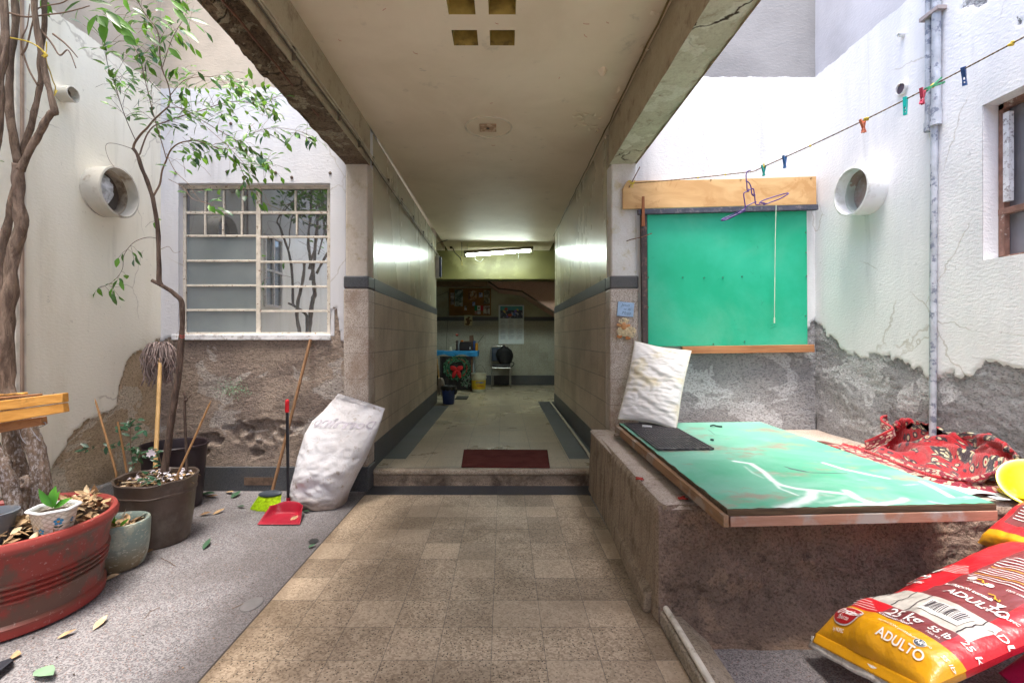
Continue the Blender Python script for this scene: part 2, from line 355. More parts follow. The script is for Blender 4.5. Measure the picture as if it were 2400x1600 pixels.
def leafm(name, c1, c2, tr=.25):
    s = NT(name, .38, .5); n = s.noise(9, 2)
    c = s.mix(s.ss(n, .35, .65), c1, c2); s.out(c)
    tb = s.n('ShaderNodeBsdfTranslucent'); s.put(tb.inputs[0], s.mix(.35, c, (.35,.6,.05)))
    mx = s.n('ShaderNodeMixShader'); mx.inputs[0].default_value = tr
    s.nt.links.new(s.b.outputs[0], mx.inputs[1]); s.nt.links.new(tb.outputs[0], mx.inputs[2])
    s.nt.links.new(mx.outputs[0], s.nt.nodes['Material Output'].inputs[0]); return s.mat
m_leaf = leafm('green_leaves', (.028,.085,.014), (.055,.16,.024), .28)
m_leaf2 = leafm('bright_leaves', (.065,.20,.02), (.12,.30,.03), .36)
m_leafb = leafm('bluish_leaves', (.02,.075,.035), (.04,.12,.06), .12)
m_dry = simple('dry_leaves', (.42,.28,.15), .8, .4, 25, .3, 60)
m_dry2 = simple('pale_dry_leaves', (.56,.43,.27), .8, .3, 25, .3, 60)
m_petal = simple('fallen_white_petals', (.75,.70,.76), .7, .1)
m_soil = concrete('potting_soil', (.10,.065,.045), (.06,.04,.03), (.03,.02,.015), 20, None, 60, .02)
def W(name, c, **k): return simple(name, c, **k)
# ================================================================ SETTING
WX = -2.67; RX = 2.43; BY = 3.71
# ground
g = MB(); g.box(-9, 9, -7, 14, -.3, -.012); struct('ground', g, m_grey_floor)
g = MB(); g.box(WX, -1.052, -3, BY, -.011, 0); g.box(.64, RX, -3, BY, -.011, 0); struct('courtyard_floor', g, m_grey_floor)
g = MB(); g.box(-1.0515, -1.0445, -3, 3.6, -.009, .0036); struct('path_joint', g, W('dark_joint', (.05,.04,.035)))
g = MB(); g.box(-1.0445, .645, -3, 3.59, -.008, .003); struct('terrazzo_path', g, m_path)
g = MB(); g.box(-1.045, .70, 3.592, 3.80, -.008, .006); struct('dark_tile_strip', g, m_dark)
# corridor floor with dark side strips (one sheet, no overlaps)
g = MB()
def fl(x0, x1, y0, y1, mi): g.add([(x0,y0,.135),(x1,y0,.135),(x1,y1,.135),(x0,y1,.135)], [(0,1,2,3)], mi)
fl(-1.2, .95, 3.87, 4.14, 0); fl(-1.2, -.85, 4.14, 7.43, 1); fl(-.85, .57, 4.14, 7.43, 0); fl(.57, .95, 4.14, 7.9, 1)
fl(-.85, .57, 7.43, 7.9, 0); fl(-1.2, -.85, 7.43, 7.9, 0); fl(-3.2, 2.4, 7.9, 10.75, 0); fl(-3.2, -1.2, 7.7, 7.9, 0); fl(.95, 2.4, 7.3, 7.9, 0)
struct('corridor_floor', g, [m_cfloor, m_dark])
t = thing('entrance_step', (-.16, 3.81, 0), 'worn terrazzo step with a rounded edge and grimy riser at the corridor mouth', 'step')
b = MB(); b.box(-1.05, .74, 3.80, 3.875, .085, .1352); b.build('tread', m_step, t, bevel=.02, bseg=4)
b = MB(); b.grid(60, 8, lambda a, c: (-1.05+1.79*a, 3.818-.004*N3(a*30, c*4, 0)-.008*sm(.4, 0, c), .086*c)); b.box(-1.05, .74, 3.83, 3.87, 0, .084); b.build('riser', m_riser, t, smooth=40)

# ---- ceiling slab over camera and corridor, with square light recesses
sx = [-1.043]; holesx = [(-.44,-.303),(-.279,-.142),(-.075,.062)]; 
holesx = [(-.279,-.142),(-.075,.062)]
for a, c in holesx: sx += [a, c]
sx += [.86]
sy = [-1.0]; holesy = [(1.79,1.925),(2.04,2.175),(2.29,2.43),(2.553,2.687)]
for a, c in holesy: sy += [a, c]
sy += [9.0]
g = MB(); ZC = 2.83
def cz(x, y): return ZC
for i in range(len(sx)-1):
    for j in range(len(sy)-1):
        x0, x1, y0, y1 = sx[i], sx[i+1], sy[j], sy[j+1]
        hole = (i % 2 == 1) and (j % 2 == 1)
        if not hole: g.add([(x0,y0,ZC),(x0,y1,ZC),(x1,y1,ZC),(x1,y0,ZC)], [(0,1,2,3)], 0)
        else:
            zt = ZC+.13; k = .008
            bl = [(x0,y0,ZC),(x0,y1,ZC),(x1,y1,ZC),(x1,y0,ZC)]; tp = [(x0+k,y0+k,zt),(x0+k,y1-k,zt),(x1-k,y1-k,zt),(x1-k,y0+k,zt)]
            g.add(bl+tp, [(0,1,5,4),(1,2,6,5),(2,3,7,6),(3,0,4,7),(4,5,6,7)], 1)
g.box(-1.3, 1.1, -1.0, 9.0, 2.97, 3.15); g.box(-3.3, -1.1, 7.8, 9.0, 2.83, 2.97); g.box(.95, 2.5, 7.4, 9.0, 2.83, 2.97); g.box(-3.3, 2.5, 9.0, 10.8, 3.0, 3.15)
struct('ceiling', g, [m_ceil, m_hole])
# ceiling rose
t = thing('ceiling_ring', (-.117, 3.72, ZC), 'thin round moulding with a small square brown plate on the ceiling', 'ceiling fitting')
b = MB(); b.tube([(-.117+.18*math.cos(a), 3.725+.18*math.sin(a), ZC-.002) for a in [2*math.pi*k/48 for k in range(49)]], .007, 8, caps=False); b.build('moulding', W('cream_moulding', (.62,.56,.44)), t, smooth=True)
b = MB(); b.box(-.186, -.056, 3.665, 3.80, ZC-.006, ZC-.001); b.build('cover_plate', simple('brown_plate', (.45,.29,.17), .6, .3, 30, dirt=(.62,.5,.38), ds=30), t, bevel=.002)
b = MB(); b.lathe([(.0001,0),(.012,0),(.012,.004),(.0001,.004)], (-.121, 3.73, ZC-.010), 12); b.build('screw_hole', W('black_hole', (.02,.02,.02)), t)
b = MB()
for k in range(26):       # peeling flakes along the right edge
    y = R.uniform(2.3, 4.1); x = .84-R.random()**2*.12; s_ = R.uniform(.01,.035)
    b.leaf((x, y, ZC-.002), (R.uniform(-1,1), R.uniform(-1,1), -.35), (0,0,-1), s_*1.4, s_, .3, .3)
for k in range(16):
    b.leaf((.55+R.uniform(0,.22), 3.5+R.uniform(0,.25), ZC-.002), (R.uniform(-1,1), R.uniform(-1,1), -.25), (0,0,-1), .05, .035, .3, .3)
tag(b.build('peeling_paint', m_ceil), 'flaking cream paint curling off the ceiling along its right edge', 'flaking paint', kind='stuff')
b = MB(); b.lathe([(.0001,-.03),(.012,-.028),(.02,-.012),(.028,0)], (.61, 2.93, ZC), 14, wob=lambda p, a: p*(1+.25*math.sin(3*a))); tag(b.build('plaster_lump', m_ceil, smooth=True), 'small plaster lump on the ceiling right of the square recesses', 'lump')

# ---- beams along both sides of the canopy
t = thing('beam', (-1.135, 3.6, 2.53), 'badly eroded brown concrete beam with cracks above the left pillar', 'beam')
def bl(a, c):
    y = -1.0+(BY+.02+1.0)*a; x = -1.226+.183*c-.02*sm(.1,0,c)*N3(y*6,1,4)*2
    e = sm(3.1, 2.3, y)
    return (x, y, 2.53+e*(.030*N3(x*9, y*5, 1)+.05*sm(.25, .5, c+.25*N3(y*3, 2, 0))*sm(.95, .7, c)*sm(-.3, .1, N3(y*2.1, 5, 1))+.012*N3(x*30, y*30, 2)))
b = MB(); b.grid(260, 22, bl); b.build('underside', m_beamL, t, smooth=True)
b = MB(); b.add([(-1.226,-1,2.53),(-1.226,BY+.02,2.53),(-1.226,BY+.02,3.16),(-1.226,-1,3.16)], [(0,1,2,3)])
b.add([(-1.226,-1,3.16),(-1.226,BY+.02,3.16),(-1.043,BY+.02,3.16),(-1.043,-1,3.16)], [(0,1,2,3)])
b.add([(-1.226,-1,2.53),(-1.043,-1,2.53),(-1.043,-1,3.16),(-1.226,-1,3.16)], [(0,1,2,3)]); b.build('outer_side', m_beamIn, t)
b = MB(); b.add([(-1.043,-1,2.53),(-1.043,BY+.02,2.53),(-1.043,BY+.02,ZC),(-1.043,-1,ZC)], [(0,1,2,3)]); b.build('inner_side', m_beamIn, t)
b = MB(); b.tube([(-1.13+.01*N3(k*.9, 0, 0), .6+.11*k, 2.538+.004*N3(k, 1, 1)) for k in range(22)], .006, 6); b.build('rebar', W('rusty_rebar', (.13,.055,.03)), t)
t = thing('beam', (.93, 3.6, 2.53), 'beam with cracked pale green paint above the right pillar', 'beam')
b = MB(); b.grid(200, 18, lambda a, c: (.824+.206*c, -1+(BY+.02+1)*a, 2.53+.006*N3(c*3, a*30, 4)+.014*sm(.8, 1, c)*(1+N3(c, a*40, 2)))); b.build('underside', m_beamR, t, smooth=True)
b = MB(); b.add([(1.03,-1,2.53),(1.03,BY+.02,2.53),(1.03,BY+.02,3.16),(1.03,-1,3.16)], [(0,1,2,3)]); b.add([(1.03,-1,3.16),(1.03,BY+.02,3.16),(.824,BY+.02,3.16),(.824,-1,3.16)], [(0,1,2,3)])
b.add([(1.03,-1,2.53),(.824,-1,2.53),(.824,-1,3.16),(1.03,-1,3.16)], [(0,1,2,3)]); b.build('outer_side', m_beamIn, t)
b = MB(); b.add([(.824,-1,2.53),(.824,BY+.02,2.53),(.824,BY+.02,ZC),(.824,-1,ZC)], [(0,1,2,3)]); b.build('inner_side', m_beamIn, t)

# ---- pillars
def pillar(x0, x1, lab, mt, zt=1.665):
    t = thing('pillar', ((x0+x1)/2, BY, 0), lab, 'pillar'); p = .012
    b = MB(); b.box(x0, x1, BY-.015, 3.86, 0, 2.545); b.build('shaft', mt, t, bevel=.012)
    b = MB(); b.box(x0-p, x1+p, BY-.015-p, 3.862, .19, zt-.10); b.build('dado', m_dadoP, t, bevel=.014, bseg=4)
    b = MB(); b.box(x0-p, x1+p, BY-.016-p, 3.863, zt-.098, zt); b.build('dark_band', m_darkZ, t, bevel=.014, bseg=4)
    b = MB(); b.box(x0-p-.004, x1+p+.004, BY-.02-p, 3.864, -.01, .187); b.build('skirting', m_darkZ, t, bevel=.008)
    return t
pillar(-1.226, -1.055, 'left pillar of the passage, cream above speckled terrazzo with a dark band', m_pillar)
pillar(.836, 1.035, 'right pillar of the passage, stained terrazzo below whitish paint', m_pillarR)

# ---- corridor walls
def cwall(xa, ya, xb, yb, sgn, lab):
    t = thing('corridor_wall', (xa, ya, .135), lab, 'wall')
    def seg(z0, z1, pr, mt, nm, sub=(1,1)):
        w = .14*sgn; b = MB()
        p0 = (xa-pr*sgn, ya); p1 = (xb-pr*sgn, yb); q1 = (xb+w, yb); q0 = (xa+w, ya)
        A = [p0, p1, q1, q0]; b.hexa([(x, y, z0) for x, y in A], [(x, y, z1) for x, y in A]); b.build(nm, mt, t)
    seg(1.667, 2.832, 0, m_enamel, 'painted_wall'); seg(1.567, 1.665, .012, m_darkZ, 'dark_band'); seg(.337, 1.565, .010, m_dado, 'dado'); seg(.10, .335, .014, m_darkZ, 'skirting')
cwall(-1.055, 3.866, -1.10, 7.8, -1, 'long left corridor wall, glossy cream above tiled dado')
cwall(.836, 3.866, .80, 7.4, 1, 'right corridor wall, glossy cream above tiled dado with a pipe at its foot')
# ---- room at the corridor end
t = thing('back_wall', (0, 10.7, .135), 'far end wall of the passage with pale plaster above grey tiles', 'wall')
b = MB(); b.box(-3.2, 2.4, 10.70, 10.85, 1.667, 3.05); b.build('plaster', m_backwall, t)
b = MB(); b.box(-3.2, 2.4, 10.692, 10.85, 1.575, 1.665); b.build('dark_band', m_darkZ, t)
b = MB(); b.box(-3.2, 2.4, 10.694, 10.85, .352, 1.573); b.build('dado', m_dadoB, t)
b = MB(); b.box(-3.2, 2.4, 10.688, 10.85, .10, .35); b.build('skirting', m_darkZ, t)
b = MB(); b.box(-3.2, -.36, 10.55, 10.698, 2.335, 3.02); b.build('brown_band', m_brownband, t)
b = MB(); b.box(-3.3, -3.2, 7.7, 10.85, 0, 3.1); b.box(-3.3, -1.25, 7.66, 7.795, 0, 3.1); tag(b.build('side_wall', m_backwall), 'plain side wall of the end room hidden left of the corridor', 'wall')
b = MB(); b.box(2.4, 2.5, 7.3, 10.85, 0, 3.1); b.box(.95, 2.5, 7.26, 7.395, 0, 3.1); tag(b.build('side_wall', m_backwall), 'plain side wall of the end room hidden right of the corridor', 'wall')
b = MB(); b.box(-3.2, 2.4, 8.95, 9.3, 2.29, 3.0); tag(b.build('lintel_beam', m_lintel, bevel=.01), 'olive painted beam across the end of the passage behind the tube lamp', 'beam')
pts = [(-.344,2.366),(-.10,2.194),(.37,2.14),(1.02,1.72),(2.38,.95),(2.38,2.95),(-.344,2.95)]
b = MB(); n_ = len(pts); b.add([(x, 9.6, z) for x, z in pts]+[(x, 10.68, z) for x, z in pts], [tuple(range(n_)), tuple(reversed(range(n_, 2*n_)))]+[(i, (i+1) % n_, n_+(i+1) % n_, n_+i) for i in range(n_)])
t = thing('staircase', (1.2, 9.6, .9), 'pink speckled side of a staircase sloping down behind the calendar', 'staircase'); b.build('flank', m_stair, t)
b = MB(); q = [(x, 9.585, z-.012) for x, z in pts[:5]]; b.tube(q, .018, 6); b.build('edge_trim', W('dark_trim', (.08,.05,.035)), t)

# ---- detailed courtyard walls
def sheet(name, mt, parent, pos, a0, a1, z0, z1, bare, cell=.0135, skip=None, cuts_a=(), cuts_z=(), rough=.012, cav=()):
    def cuts(lo, hi, cc):
        ks = [lo]+sorted(c for c in cc if lo < c < hi)+[hi]; out = []
        for p, q in zip(ks, ks[1:]):
            n = max(1, round((q-p)/cell)); out += [p+(q-p)*i/n for i in range(n)]
        return out+[hi]
    A = cuts(a0, a1, cuts_a); Z = cuts(z0, z1, cuts_z); b = MB(); at = []
    for a in A:
        for z in Z:
            br = bare(a, z)
            if br > -.14: br += .035*N3(a*7, z*7, 3)+.034*N3(a*20, z*20, 9)+.022*N3(a*45, z*45, 5)
            m = sm(-.006, .006, br)
            d = (1-m)*(.009+.002*N3(a*4, z*4, 0))
            if m > 0: d += m*(rough*.18*N3(a*24, z*34, 1)+rough*.16*N3(a*50, z*60, 4)+rough*.6*N3(a*4, z*5, 8))*sm(0, .05, br)
            for (ca, cz_, cr_, cd) in cav:
                q_ = math.hypot((a-ca)/1.5, z-cz_)/cr_
                if q_ < 2: d -= cd*sm(1.25, .75, q_+.9*N3(a*16, z*22, 4))
            b.v.append(tuple(pos(a, z, d))); at.append(max(-.5, min(.5, br)))
    nz = len(Z)
    for i in range(len(A)-1):
        for j in range(nz-1):
            if skip and skip((A[i]+A[i+1])/2, (Z[j]+Z[j+1])/2): continue
            b.f.append((i*nz+j, (i+1)*nz+j, (i+1)*nz+j+1, i*nz+j+1)); b.m.append(0)
    return b.build(name, mt, parent, smooth=True, attrs={'bare': at})
def boxb(name, mt, parent, boxes):
    b = MB()
    for q in boxes: b.box(*q)
    return b.build(name, mt, parent, attrs={'bare': [-.5]*len(b.v)})
# left wall
TOP = 4.5
pl = [(XW(u, v, WX).y, XW(u, v, WX).z) for u, v in [(60,1150),(90,1125),(115,1102),(133,1064),(163,1026),(194,985),(238,975),(272,948),(279,893),(299,839),(357,802),(374,795)]]
t = thing('left_wall', (WX, 3.0, 0), 'cream left courtyard wall flaking to bare tan render near the floor', 'wall')
def bareL(y, z):
    v = polyline(pl, y)-z
    return v
sheet('plaster_face', m_wallL, t, lambda a, z, d: (WX+d, a, z), 2.0, BY, 0, 3.8, bareL)
boxb('wall_core', m_wallL, t, [(WX-.25, WX-.03, -3, BY, -.1, TOP), (WX-.031, WX+.006, -3, 1.999, 0, TOP), (WX-.031, WX+.006, 2.0, BY, 3.801, TOP)])
b = MB(); b.hexa([(WX,2.0,0),(WX+.07,2.0,0),(WX+.07,BY,0),(WX,BY,0)], [(WX,2.0,.25),(WX+.025,2.0,.24),(WX+.025,BY,.185),(WX,BY,.20)]); b.build('kerb', m_greykerb, t, bevel=.01)
b = MB(); b.box(WX+.002, WX+.022, 2.59, 2.645, .2, 3.08); b.box(WX+.002, WX+.035, 2.61, 2.622, .2, 3.08, 1); b.build('door_jamb', [W('chalky_jamb', (.66,.62,.54)), W('rusty_jamb_edge', (.33,.24,.18))], t)
def glassm(name, col, col2, gl, rough):
    s = NT(name, .6, .2); c = s.mix(s.ss(s.noise(2.6, 5, .6), .35, .68), col, col2); s.out(c)
    g_ = s.n('ShaderNodeBsdfGlossy'); g_.inputs['Roughness'].default_value = rough; g_.inputs[0].default_value = (.9,.95,1,1)
    s.put(g_.inputs['Normal'], s.bump(s.noise(5, 2), .0006, .3)); mx = s.n('ShaderNodeMixShader'); s.put(mx.inputs[0], s.math('MULTIPLY_ADD', s.noise(3, 4), .12, gl-.06))
    s.nt.links.new(s.b.outputs[0], mx.inputs[1]); s.nt.links.new(g_.outputs[0], mx.inputs[2]); s.nt.links.new(mx.outputs[0], s.nt.nodes['Material Output'].inputs[0]); return s.mat
m_glass = glassm('dark_window_glass', (.035,.035,.038), (.06,.06,.065), .24, .03)
m_glassf = glassm('dusty_frosted_glass', (.13,.16,.175), (.17,.20,.21), .18, .12)
m_mirror = glassm('reflective_old_glass', (.10,.12,.135), (.15,.17,.18), .66, .02)
m_frame = simple('chipped_cream_window_frame', (.60,.55,.48), .6, .15, 20, .3, 60, dirt=(.24,.17,.12), ds=40, dt=(.56,.66))
m_framebrown = simple('rusty_window_frame', (.24,.13,.10), .6, .25, 20, .4, 60, dirt=(.5,.44,.4), ds=30, dt=(.58,.66))
w = MB(); w.box(WX+.009, WX+.012, 1.86, 2.24, 1.56, 2.34); w = w.build('window', m_glass, t)
b = MB()
for y in (1.85, 2.05, 2.24): b.box(WX+.012, WX+.035, y-.012, y+.012, 1.55, 2.35)
for z in (1.55, 1.95, 2.34): b.box(WX+.012, WX+.033, 1.85, 2.25, z-.012, z+.012)
b.build('frame', m_frame, w)
# window wall
wx0, wx1 = P(420,0,BY).x, P(775,0,BY).x; wz0, wz1 = P(0,787,BY).z, P(0,430,BY).z
t = thing('window_wall', ((WX-1.226)/2, BY, 0), 'white wall left of the passage, its lower half rough brown render', 'wall')
pw = [(P(u, v, BY).x, P(u, v, BY).z) for u, v in [(376,795),(408,790),(412,786),(500,786),(640,786),(772,786),(777,720),(790,716),(800,800)]]
sheet('plaster_face', m_wallW, t, lambda a, z, d: (a, BY-d, z), WX, -1.226, .185, 3.8, lambda a, z: polyline(pw, a)-z,
      skip=lambda a, z: wx0 < a < wx1 and wz0 < z < wz1, cuts_a=(wx0, wx1), cuts_z=(wz0, wz1), rough=.018, cell=.0115, cav=[(P(u, v, BY).x, P(u, v, BY).z, r_, d_) for u, v, r_, d_ in [(492,1030,.05,.03),(560,1008,.06,.02),(622,1012,.085,.028),(597,1062,.03,.025),(470,1058,.04,.02),(695,1000,.04,.015)]])
boxb('wall_core', m_wallW, t, [(WX-.2, wx0-.002, BY+.06, BY+.28, -.1, TOP), (wx1+.002, -1.06, BY+.06, BY+.28, -.1, TOP), (wx0-.01, wx1+.01, BY+.06, BY+.28, -.1, wz0-.002), (wx0-.01, wx1+.01, BY+.06, BY+.28, wz1+.002, TOP),
     (WX+.007, -1.227, BY-.006, BY+.061, 3.801, TOP+.001), (-1.2265, -1.075, BY+.16, BY+.3, 2.56, TOP-.002)])
boxb('reveal', m_wallW, t, [(wx0-.03, wx0, BY-.004, BY+.16, wz0, wz1), (wx1, wx1+.03, BY-.004, BY+.16, wz0, wz1), (wx0-.03, wx1+.03, BY-.004, BY+.16, wz1, wz1+.03)])
b = MB(); zb = P(0,797,BY).z; b.box(wx0-.05, wx1+.005, BY-.022, BY+.06, zb, wz0+.012); b.build('sill', W('white_sill', (.72,.72,.74), dirt=(.4,.38,.38), ds=20), t, bevel=.006)
b = MB(); b.box(WX, -1.245, BY-.022, BY-.001, 0, .187); b.build('skirting', m_darkZ, t, bevel=.004)
b = MB(); v0 = P(573,1118,BY-.02); v1 = P(640,1136,BY-.02); b.box(v0.x, v1.x, BY-.026, BY-.0225, v1.z, v0.z); b.build('vent_hole', simple('brown_vent_board', (.13,.085,.06), .8, .3, 30), t)
win = MB(); win.box(wx0, wx1, BY+.10, BY+.12, wz0, wz1); win = win.build('window', m_glassf, t)
FY = BY+.045
def fx(u): return P(u, 0, FY).x
def fz(v): return P(0, v, FY).z
b = MB()
def vb(u, v0, v1, w_=.018, d_=.035): b.box(fx(u)-w_/2, fx(u)+w_/2, FY, FY+d_, fz(v1), fz(v0))
def hb(v, u0, u1, w_=.016, d_=.030): b.box(fx(u0), fx(u1), FY+.002, FY+d_, fz(v)-w_/2, fz(v)+w_/2)
vb(431, 432, 788, .028); vb(605, 434, 786, .034, .042); vb(770, 434, 786, .024)
for v in (438, 783): hb(v, 420, 776, .03, .034)
hb(498, 436, 770, .022)
for v in (553.4, 612, 670, 727.5): hb(v-1, 436, 600); hb(v+1.5, 608, 770)
for u in (481, 524, 568, 692): vb(u, 446, 494, .014, .028)
for u in (480, 522, 566, 695): vb(u, 502, 550, .014, .028)
b.build('frame', m_frame, win, bevel=.002)
def panes(rects, mt, nm):
    for (u0, u1, v0, v1) in rects:
        p = MB(); p.box(fx(u0), fx(u1), FY+.012, FY+.016, fz(v1), fz(v0)); p.build(nm, mt, win)
rr = [(436,481,444,496),(483,524,444,496),(526,567,444,496),(569,600,444,496),(612,691,444,496),(694,768,444,496),
      (436,479,502,552),(482,521,502,552),(524,565,502,552),(568,600,502,552),(612,693,502,552),(697,768,502,552)]
panes(rr, m_glass, 'pane')
for k, (a, c) in enumerate([(555,611),(614,669),(672,726),(729,781)]):
    panes([(436,601,a,c)], m_glassf, 'pane')
    panes([(609,768,a,c)], m_mirror , 'pane')
for u, v in [(541,290),(532,403),(646,405),(684,416),(774,406),(411,406)]:
    q = P(u, v, BY-.012); b = MB(); b.lathe([(.0001,-.004),(.011,-.002),(.012,.004),(.005,.006)], q, 10, M=Matrix.Rotation(math.pi/2, 3, 'X')); 
    hm = globals().setdefault('m_holed', W('drill_hole_dark', (.12,.08,.06))); b.build('drill_hole', hm, t)
b = MB()
for k in range(170):
    q = P(545+R.gauss(0, 22), 912+R.gauss(0, 10), BY-.012-R.random()*.004); d_ = Vector((R.uniform(-1,1), -.2, R.uniform(-1,1))); l_ = R.uniform(.004,.013); b.leaf(q, d_, (0,-1,0), l_, l_*.5, .1, .2)
tag(b.build('green_paint_flecks', W('mint_flecks', (.28,.50,.30))), 'faint patch of pale green paint flecks on the rough wall under the window', 'paint flecks', kind='stuff')
# right back wall
t = thing('bench_wall', ((1.03+RX)/2, BY, .47), 'bright white wall behind the green panel with rough grey render below', 'wall')
pr = [(P(u, v, BY).x, P(u, v, BY).z) for u, v in [(1480,822),(1600,818),(1700,816),(1880,816),(1888,775),(1893,768),(1911,745)]]
sheet('plaster_face', m_wallR, t, lambda a, z, d: (a, BY-d, z), 1.03, RX, .3, 3.8, lambda a, z: polyline(pr, a)-z, rough=.022)
boxb('wall_core', m_wallR, t, [(.97, RX+.2, BY+.06, BY+.28, -.1, TOP), (1.03, RX-.007, BY-.006, BY+.061, 3.801, TOP+.001), (.87, 1.0295, BY+.16, BY+.3, 2.56, TOP-.002)])
# right wall
ry1 = 2.41; rz0, rz1 = 1.575, 2.357
t = thing('right_wall', (RX, 3.0, 0), 'dazzling white right courtyard wall with crumbling grey render below', 'wall')
pq = [(XW(u, v, RX).y, XW(u, v, RX).z) for u, v in [(2500,880),(2399,863),(2355,853),(2314,849),(2280,873),(2212,880),(2178,880),(2131,856),(2093,842),(2056,829),(2022,836),(1984,822),(1940,781),(1913,751)]]
def bareR(y, z):
    v = polyline(pq, y)-z
    if z > 2.55 and 2.1 < y < 2.60: v = max(v, .34*(N3(y*7+4, z*5, 7)-.36)-.10*sm(2.5,2.62,y))
    return v
sheet('plaster_face', m_wallR2, t, lambda a, z, d: (RX-d, a, z), 1.9, BY, .3, 3.8, bareR, skip=lambda a, z: a < ry1 and rz0 < z < rz1, cuts_a=(ry1,), cuts_z=(rz0, rz1), rough=.022)
boxb('wall_core', m_wallR2, t, [(RX+.03, RX+.3, ry1+.002, BY+.28, -.1, TOP), (RX+.03, RX+.3, -3, 1.4, -.1, TOP), (RX+.03, RX+.3, 1.4, ry1+.01, -.1, rz0-.002), (RX+.03, RX+.3, 1.4, ry1+.01, rz1+.002, TOP),
   (RX-.006, RX+.031, -3, 1.4, 0, TOP), (RX-.006, RX+.031, 1.4, 1.899, 0, rz0), (RX-.006, RX+.031, 1.4, 1.899, rz1, TOP), (RX-.006, RX+.031, 1.9, BY, 3.801, TOP), (RX-.006, RX+.031, 1.9, BY, 0, .299)])
boxb('reveal', m_wallR2, t, [(RX-.004, RX+.2, ry1, ry1+.03, rz0, rz1), (RX-.004, RX+.2, 1.4, ry1+.03, rz1, rz1+.03), (RX-.004, RX+.2, 1.4, ry1+.03, rz0-.03, rz0)])
win = MB(); win.box(RX+.105, RX+.112, 1.4, ry1-.02, rz0, rz1); win = win.build('window', simple('dusty_screened_glass', (.20,.20,.23), .2, .12, 4, .1, 20, spec=.7), t)
b = MB(); b.box(RX+.07, RX+.10, ry1-.03, ry1-.002, rz0, rz1); b.box(RX+.07, RX+.10, 1.4, ry1-.002, rz1-.03, rz1); b.box(RX+.068, RX+.10, 1.4, ry1-.002, 1.80, 1.83); b.box(RX+.07, RX+.10, 1.4, ry1-.002, rz0, rz0+.02); b.build('frame', m_framebrown, win, bevel=.002)
b = MB(); b.box(RX+.06, RX+.085, ry1-.062, ry1-.034, 1.86, 2.30); b.build('white_strip', W('flaking_white_strip', (.7,.72,.76), dirt=(.3,.28,.3), ds=60), win)
# rear part of the light well behind the photographer
b = MB(); b.box(WX-.2, RX+.2, -3.2, -3, 0, 3.2); tag(b.build('rear_wall', m_wallL, attrs={'bare': [-.5]*len(b.v)}), 'plain white wall closing the courtyard behind the camera', 'wall')
# ---- round vents and pipes on the walls
def duct(cx, cy, cz_, r, L, sgn, lab, body, inner, grp=None, th=.012):
    t = thing('vent_pipe', (cx, cy, cz_), lab, 'vent pipe'); M = Matrix.Rotation(math.pi/2*sgn, 3, 'Y')
    b = MB(); b.lathe([(r*.96,0),(r*.96,L*.8),(r,L*.9),(r,L),(r-th,L+.002),(r-th,L*.55),(r-th*1.3,L*.5)], (cx, cy, cz_), 48, M=M, wob=lambda p, a: p+Vector((.002*math.sin(3*a), .002*math.cos(2*a), 0))); b.build('rim', body, t, smooth=35)
    b = MB(); b.lathe([(r-th*1.3,L*.5),(r-th*2.6,L*.5),(r-th*2.8,L*.44),(r-th*2.8,-.02)], (cx, cy, cz_), 48, M=M); b.build('lining', inner, t, smooth=35)
    return t, M
m_duct = simple('weathered_cement_duct', (.60,.57,.50), .8, .12, 6, .4, 60, dirt=(.33,.27,.2), ds=9, dt=(.52,.7))
m_ductin = simple('rust_stained_lining', (.42,.36,.29), .7, .2, 6, .3, 40, dirt=(.14,.09,.06), ds=7, dt=(.45,.65))
t, Mx = duct(WX, 3.15, 2.145, .165, .14, 1, 'large round cream vent pipe with a plastic bag inside, beside the sapling', m_duct, m_ductin)
b = MB(); b.disc((WX+.02, 3.15, 2.145), .16, 32, M=Mx); b.build('back_plate', W('dark_duct_back', (.10,.08,.07)), t)
b = MB(); b.ell((WX+.045, 3.12, 2.16), .035, .07, .10, 24, 18); 
b.v = [tuple(Vector(p)+Vector((.02*N3(p[1]*30, p[2]*30, 0), .015*N3(p[1]*25, p[2]*40, 2), .01*N3(p[1]*35, p[2]*30, 6)))) for p in b.v]
tag(b.build('plastic_bag', simple('clear_plastic_film', (.55,.56,.60), .15, .3, 30, .6, 60, spec=.9), smooth=True), 'crumpled clear plastic bag stuffed into the large left vent pipe', 'plastic bag')
t, Mx2 = duct(WX, 2.86, 2.645, .045, .09, 1, 'small round pipe stub poking from the left wall beside the tree', m_duct, m_ductin, th=.006)
b = MB(); b.disc((WX+.012, 2.86, 2.645), .042, 24, M=Mx2); b.build('back_plate', W('dark_stub_back', (.05,.04,.03)), t)
m_ductw = simple('white_painted_duct', (.78,.79,.80), .6, .06, 6, .3, 60, dirt=(.6,.6,.58), ds=9)
m_ductg = simple('pale_green_lining', (.46,.52,.50), .6, .12, 5, .3, 40, dirt=(.3,.22,.19), ds=5, dt=(.5,.56))
t, Mx = duct(RX, 3.15, 2.15, .16, .14, -1, 'large round white vent pipe on the bright right wall', m_ductw, m_ductg)
b = MB(); b.disc((RX-.02, 3.15, 2.15), .155, 32, M=Mx); b.build('back_plate', simple('grey_brown_duct_back', (.33,.33,.33), .6, dirt=(.28,.2,.18), ds=4), t)
t, Mx = duct(RX, 2.885, 2.69, .035, .03, -1, 'small round vent hole with dark inside behind the clothesline', m_ductw, W('black_lining', (.03,.02,.03)), th=.003)
b = MB(); b.disc((RX-.022, 2.885, 2.69), .033, 24, M=Mx); b.build('back_plate', W('black_vent_back', (.07,.05,.07)), t)
t, Mx = duct(RX, 2.885, 3.015, .014, .04, -1, 'tiny pipe end high on the right wall', m_ductw, W('dark_lining2', (.05,.04,.04)), th=.003)
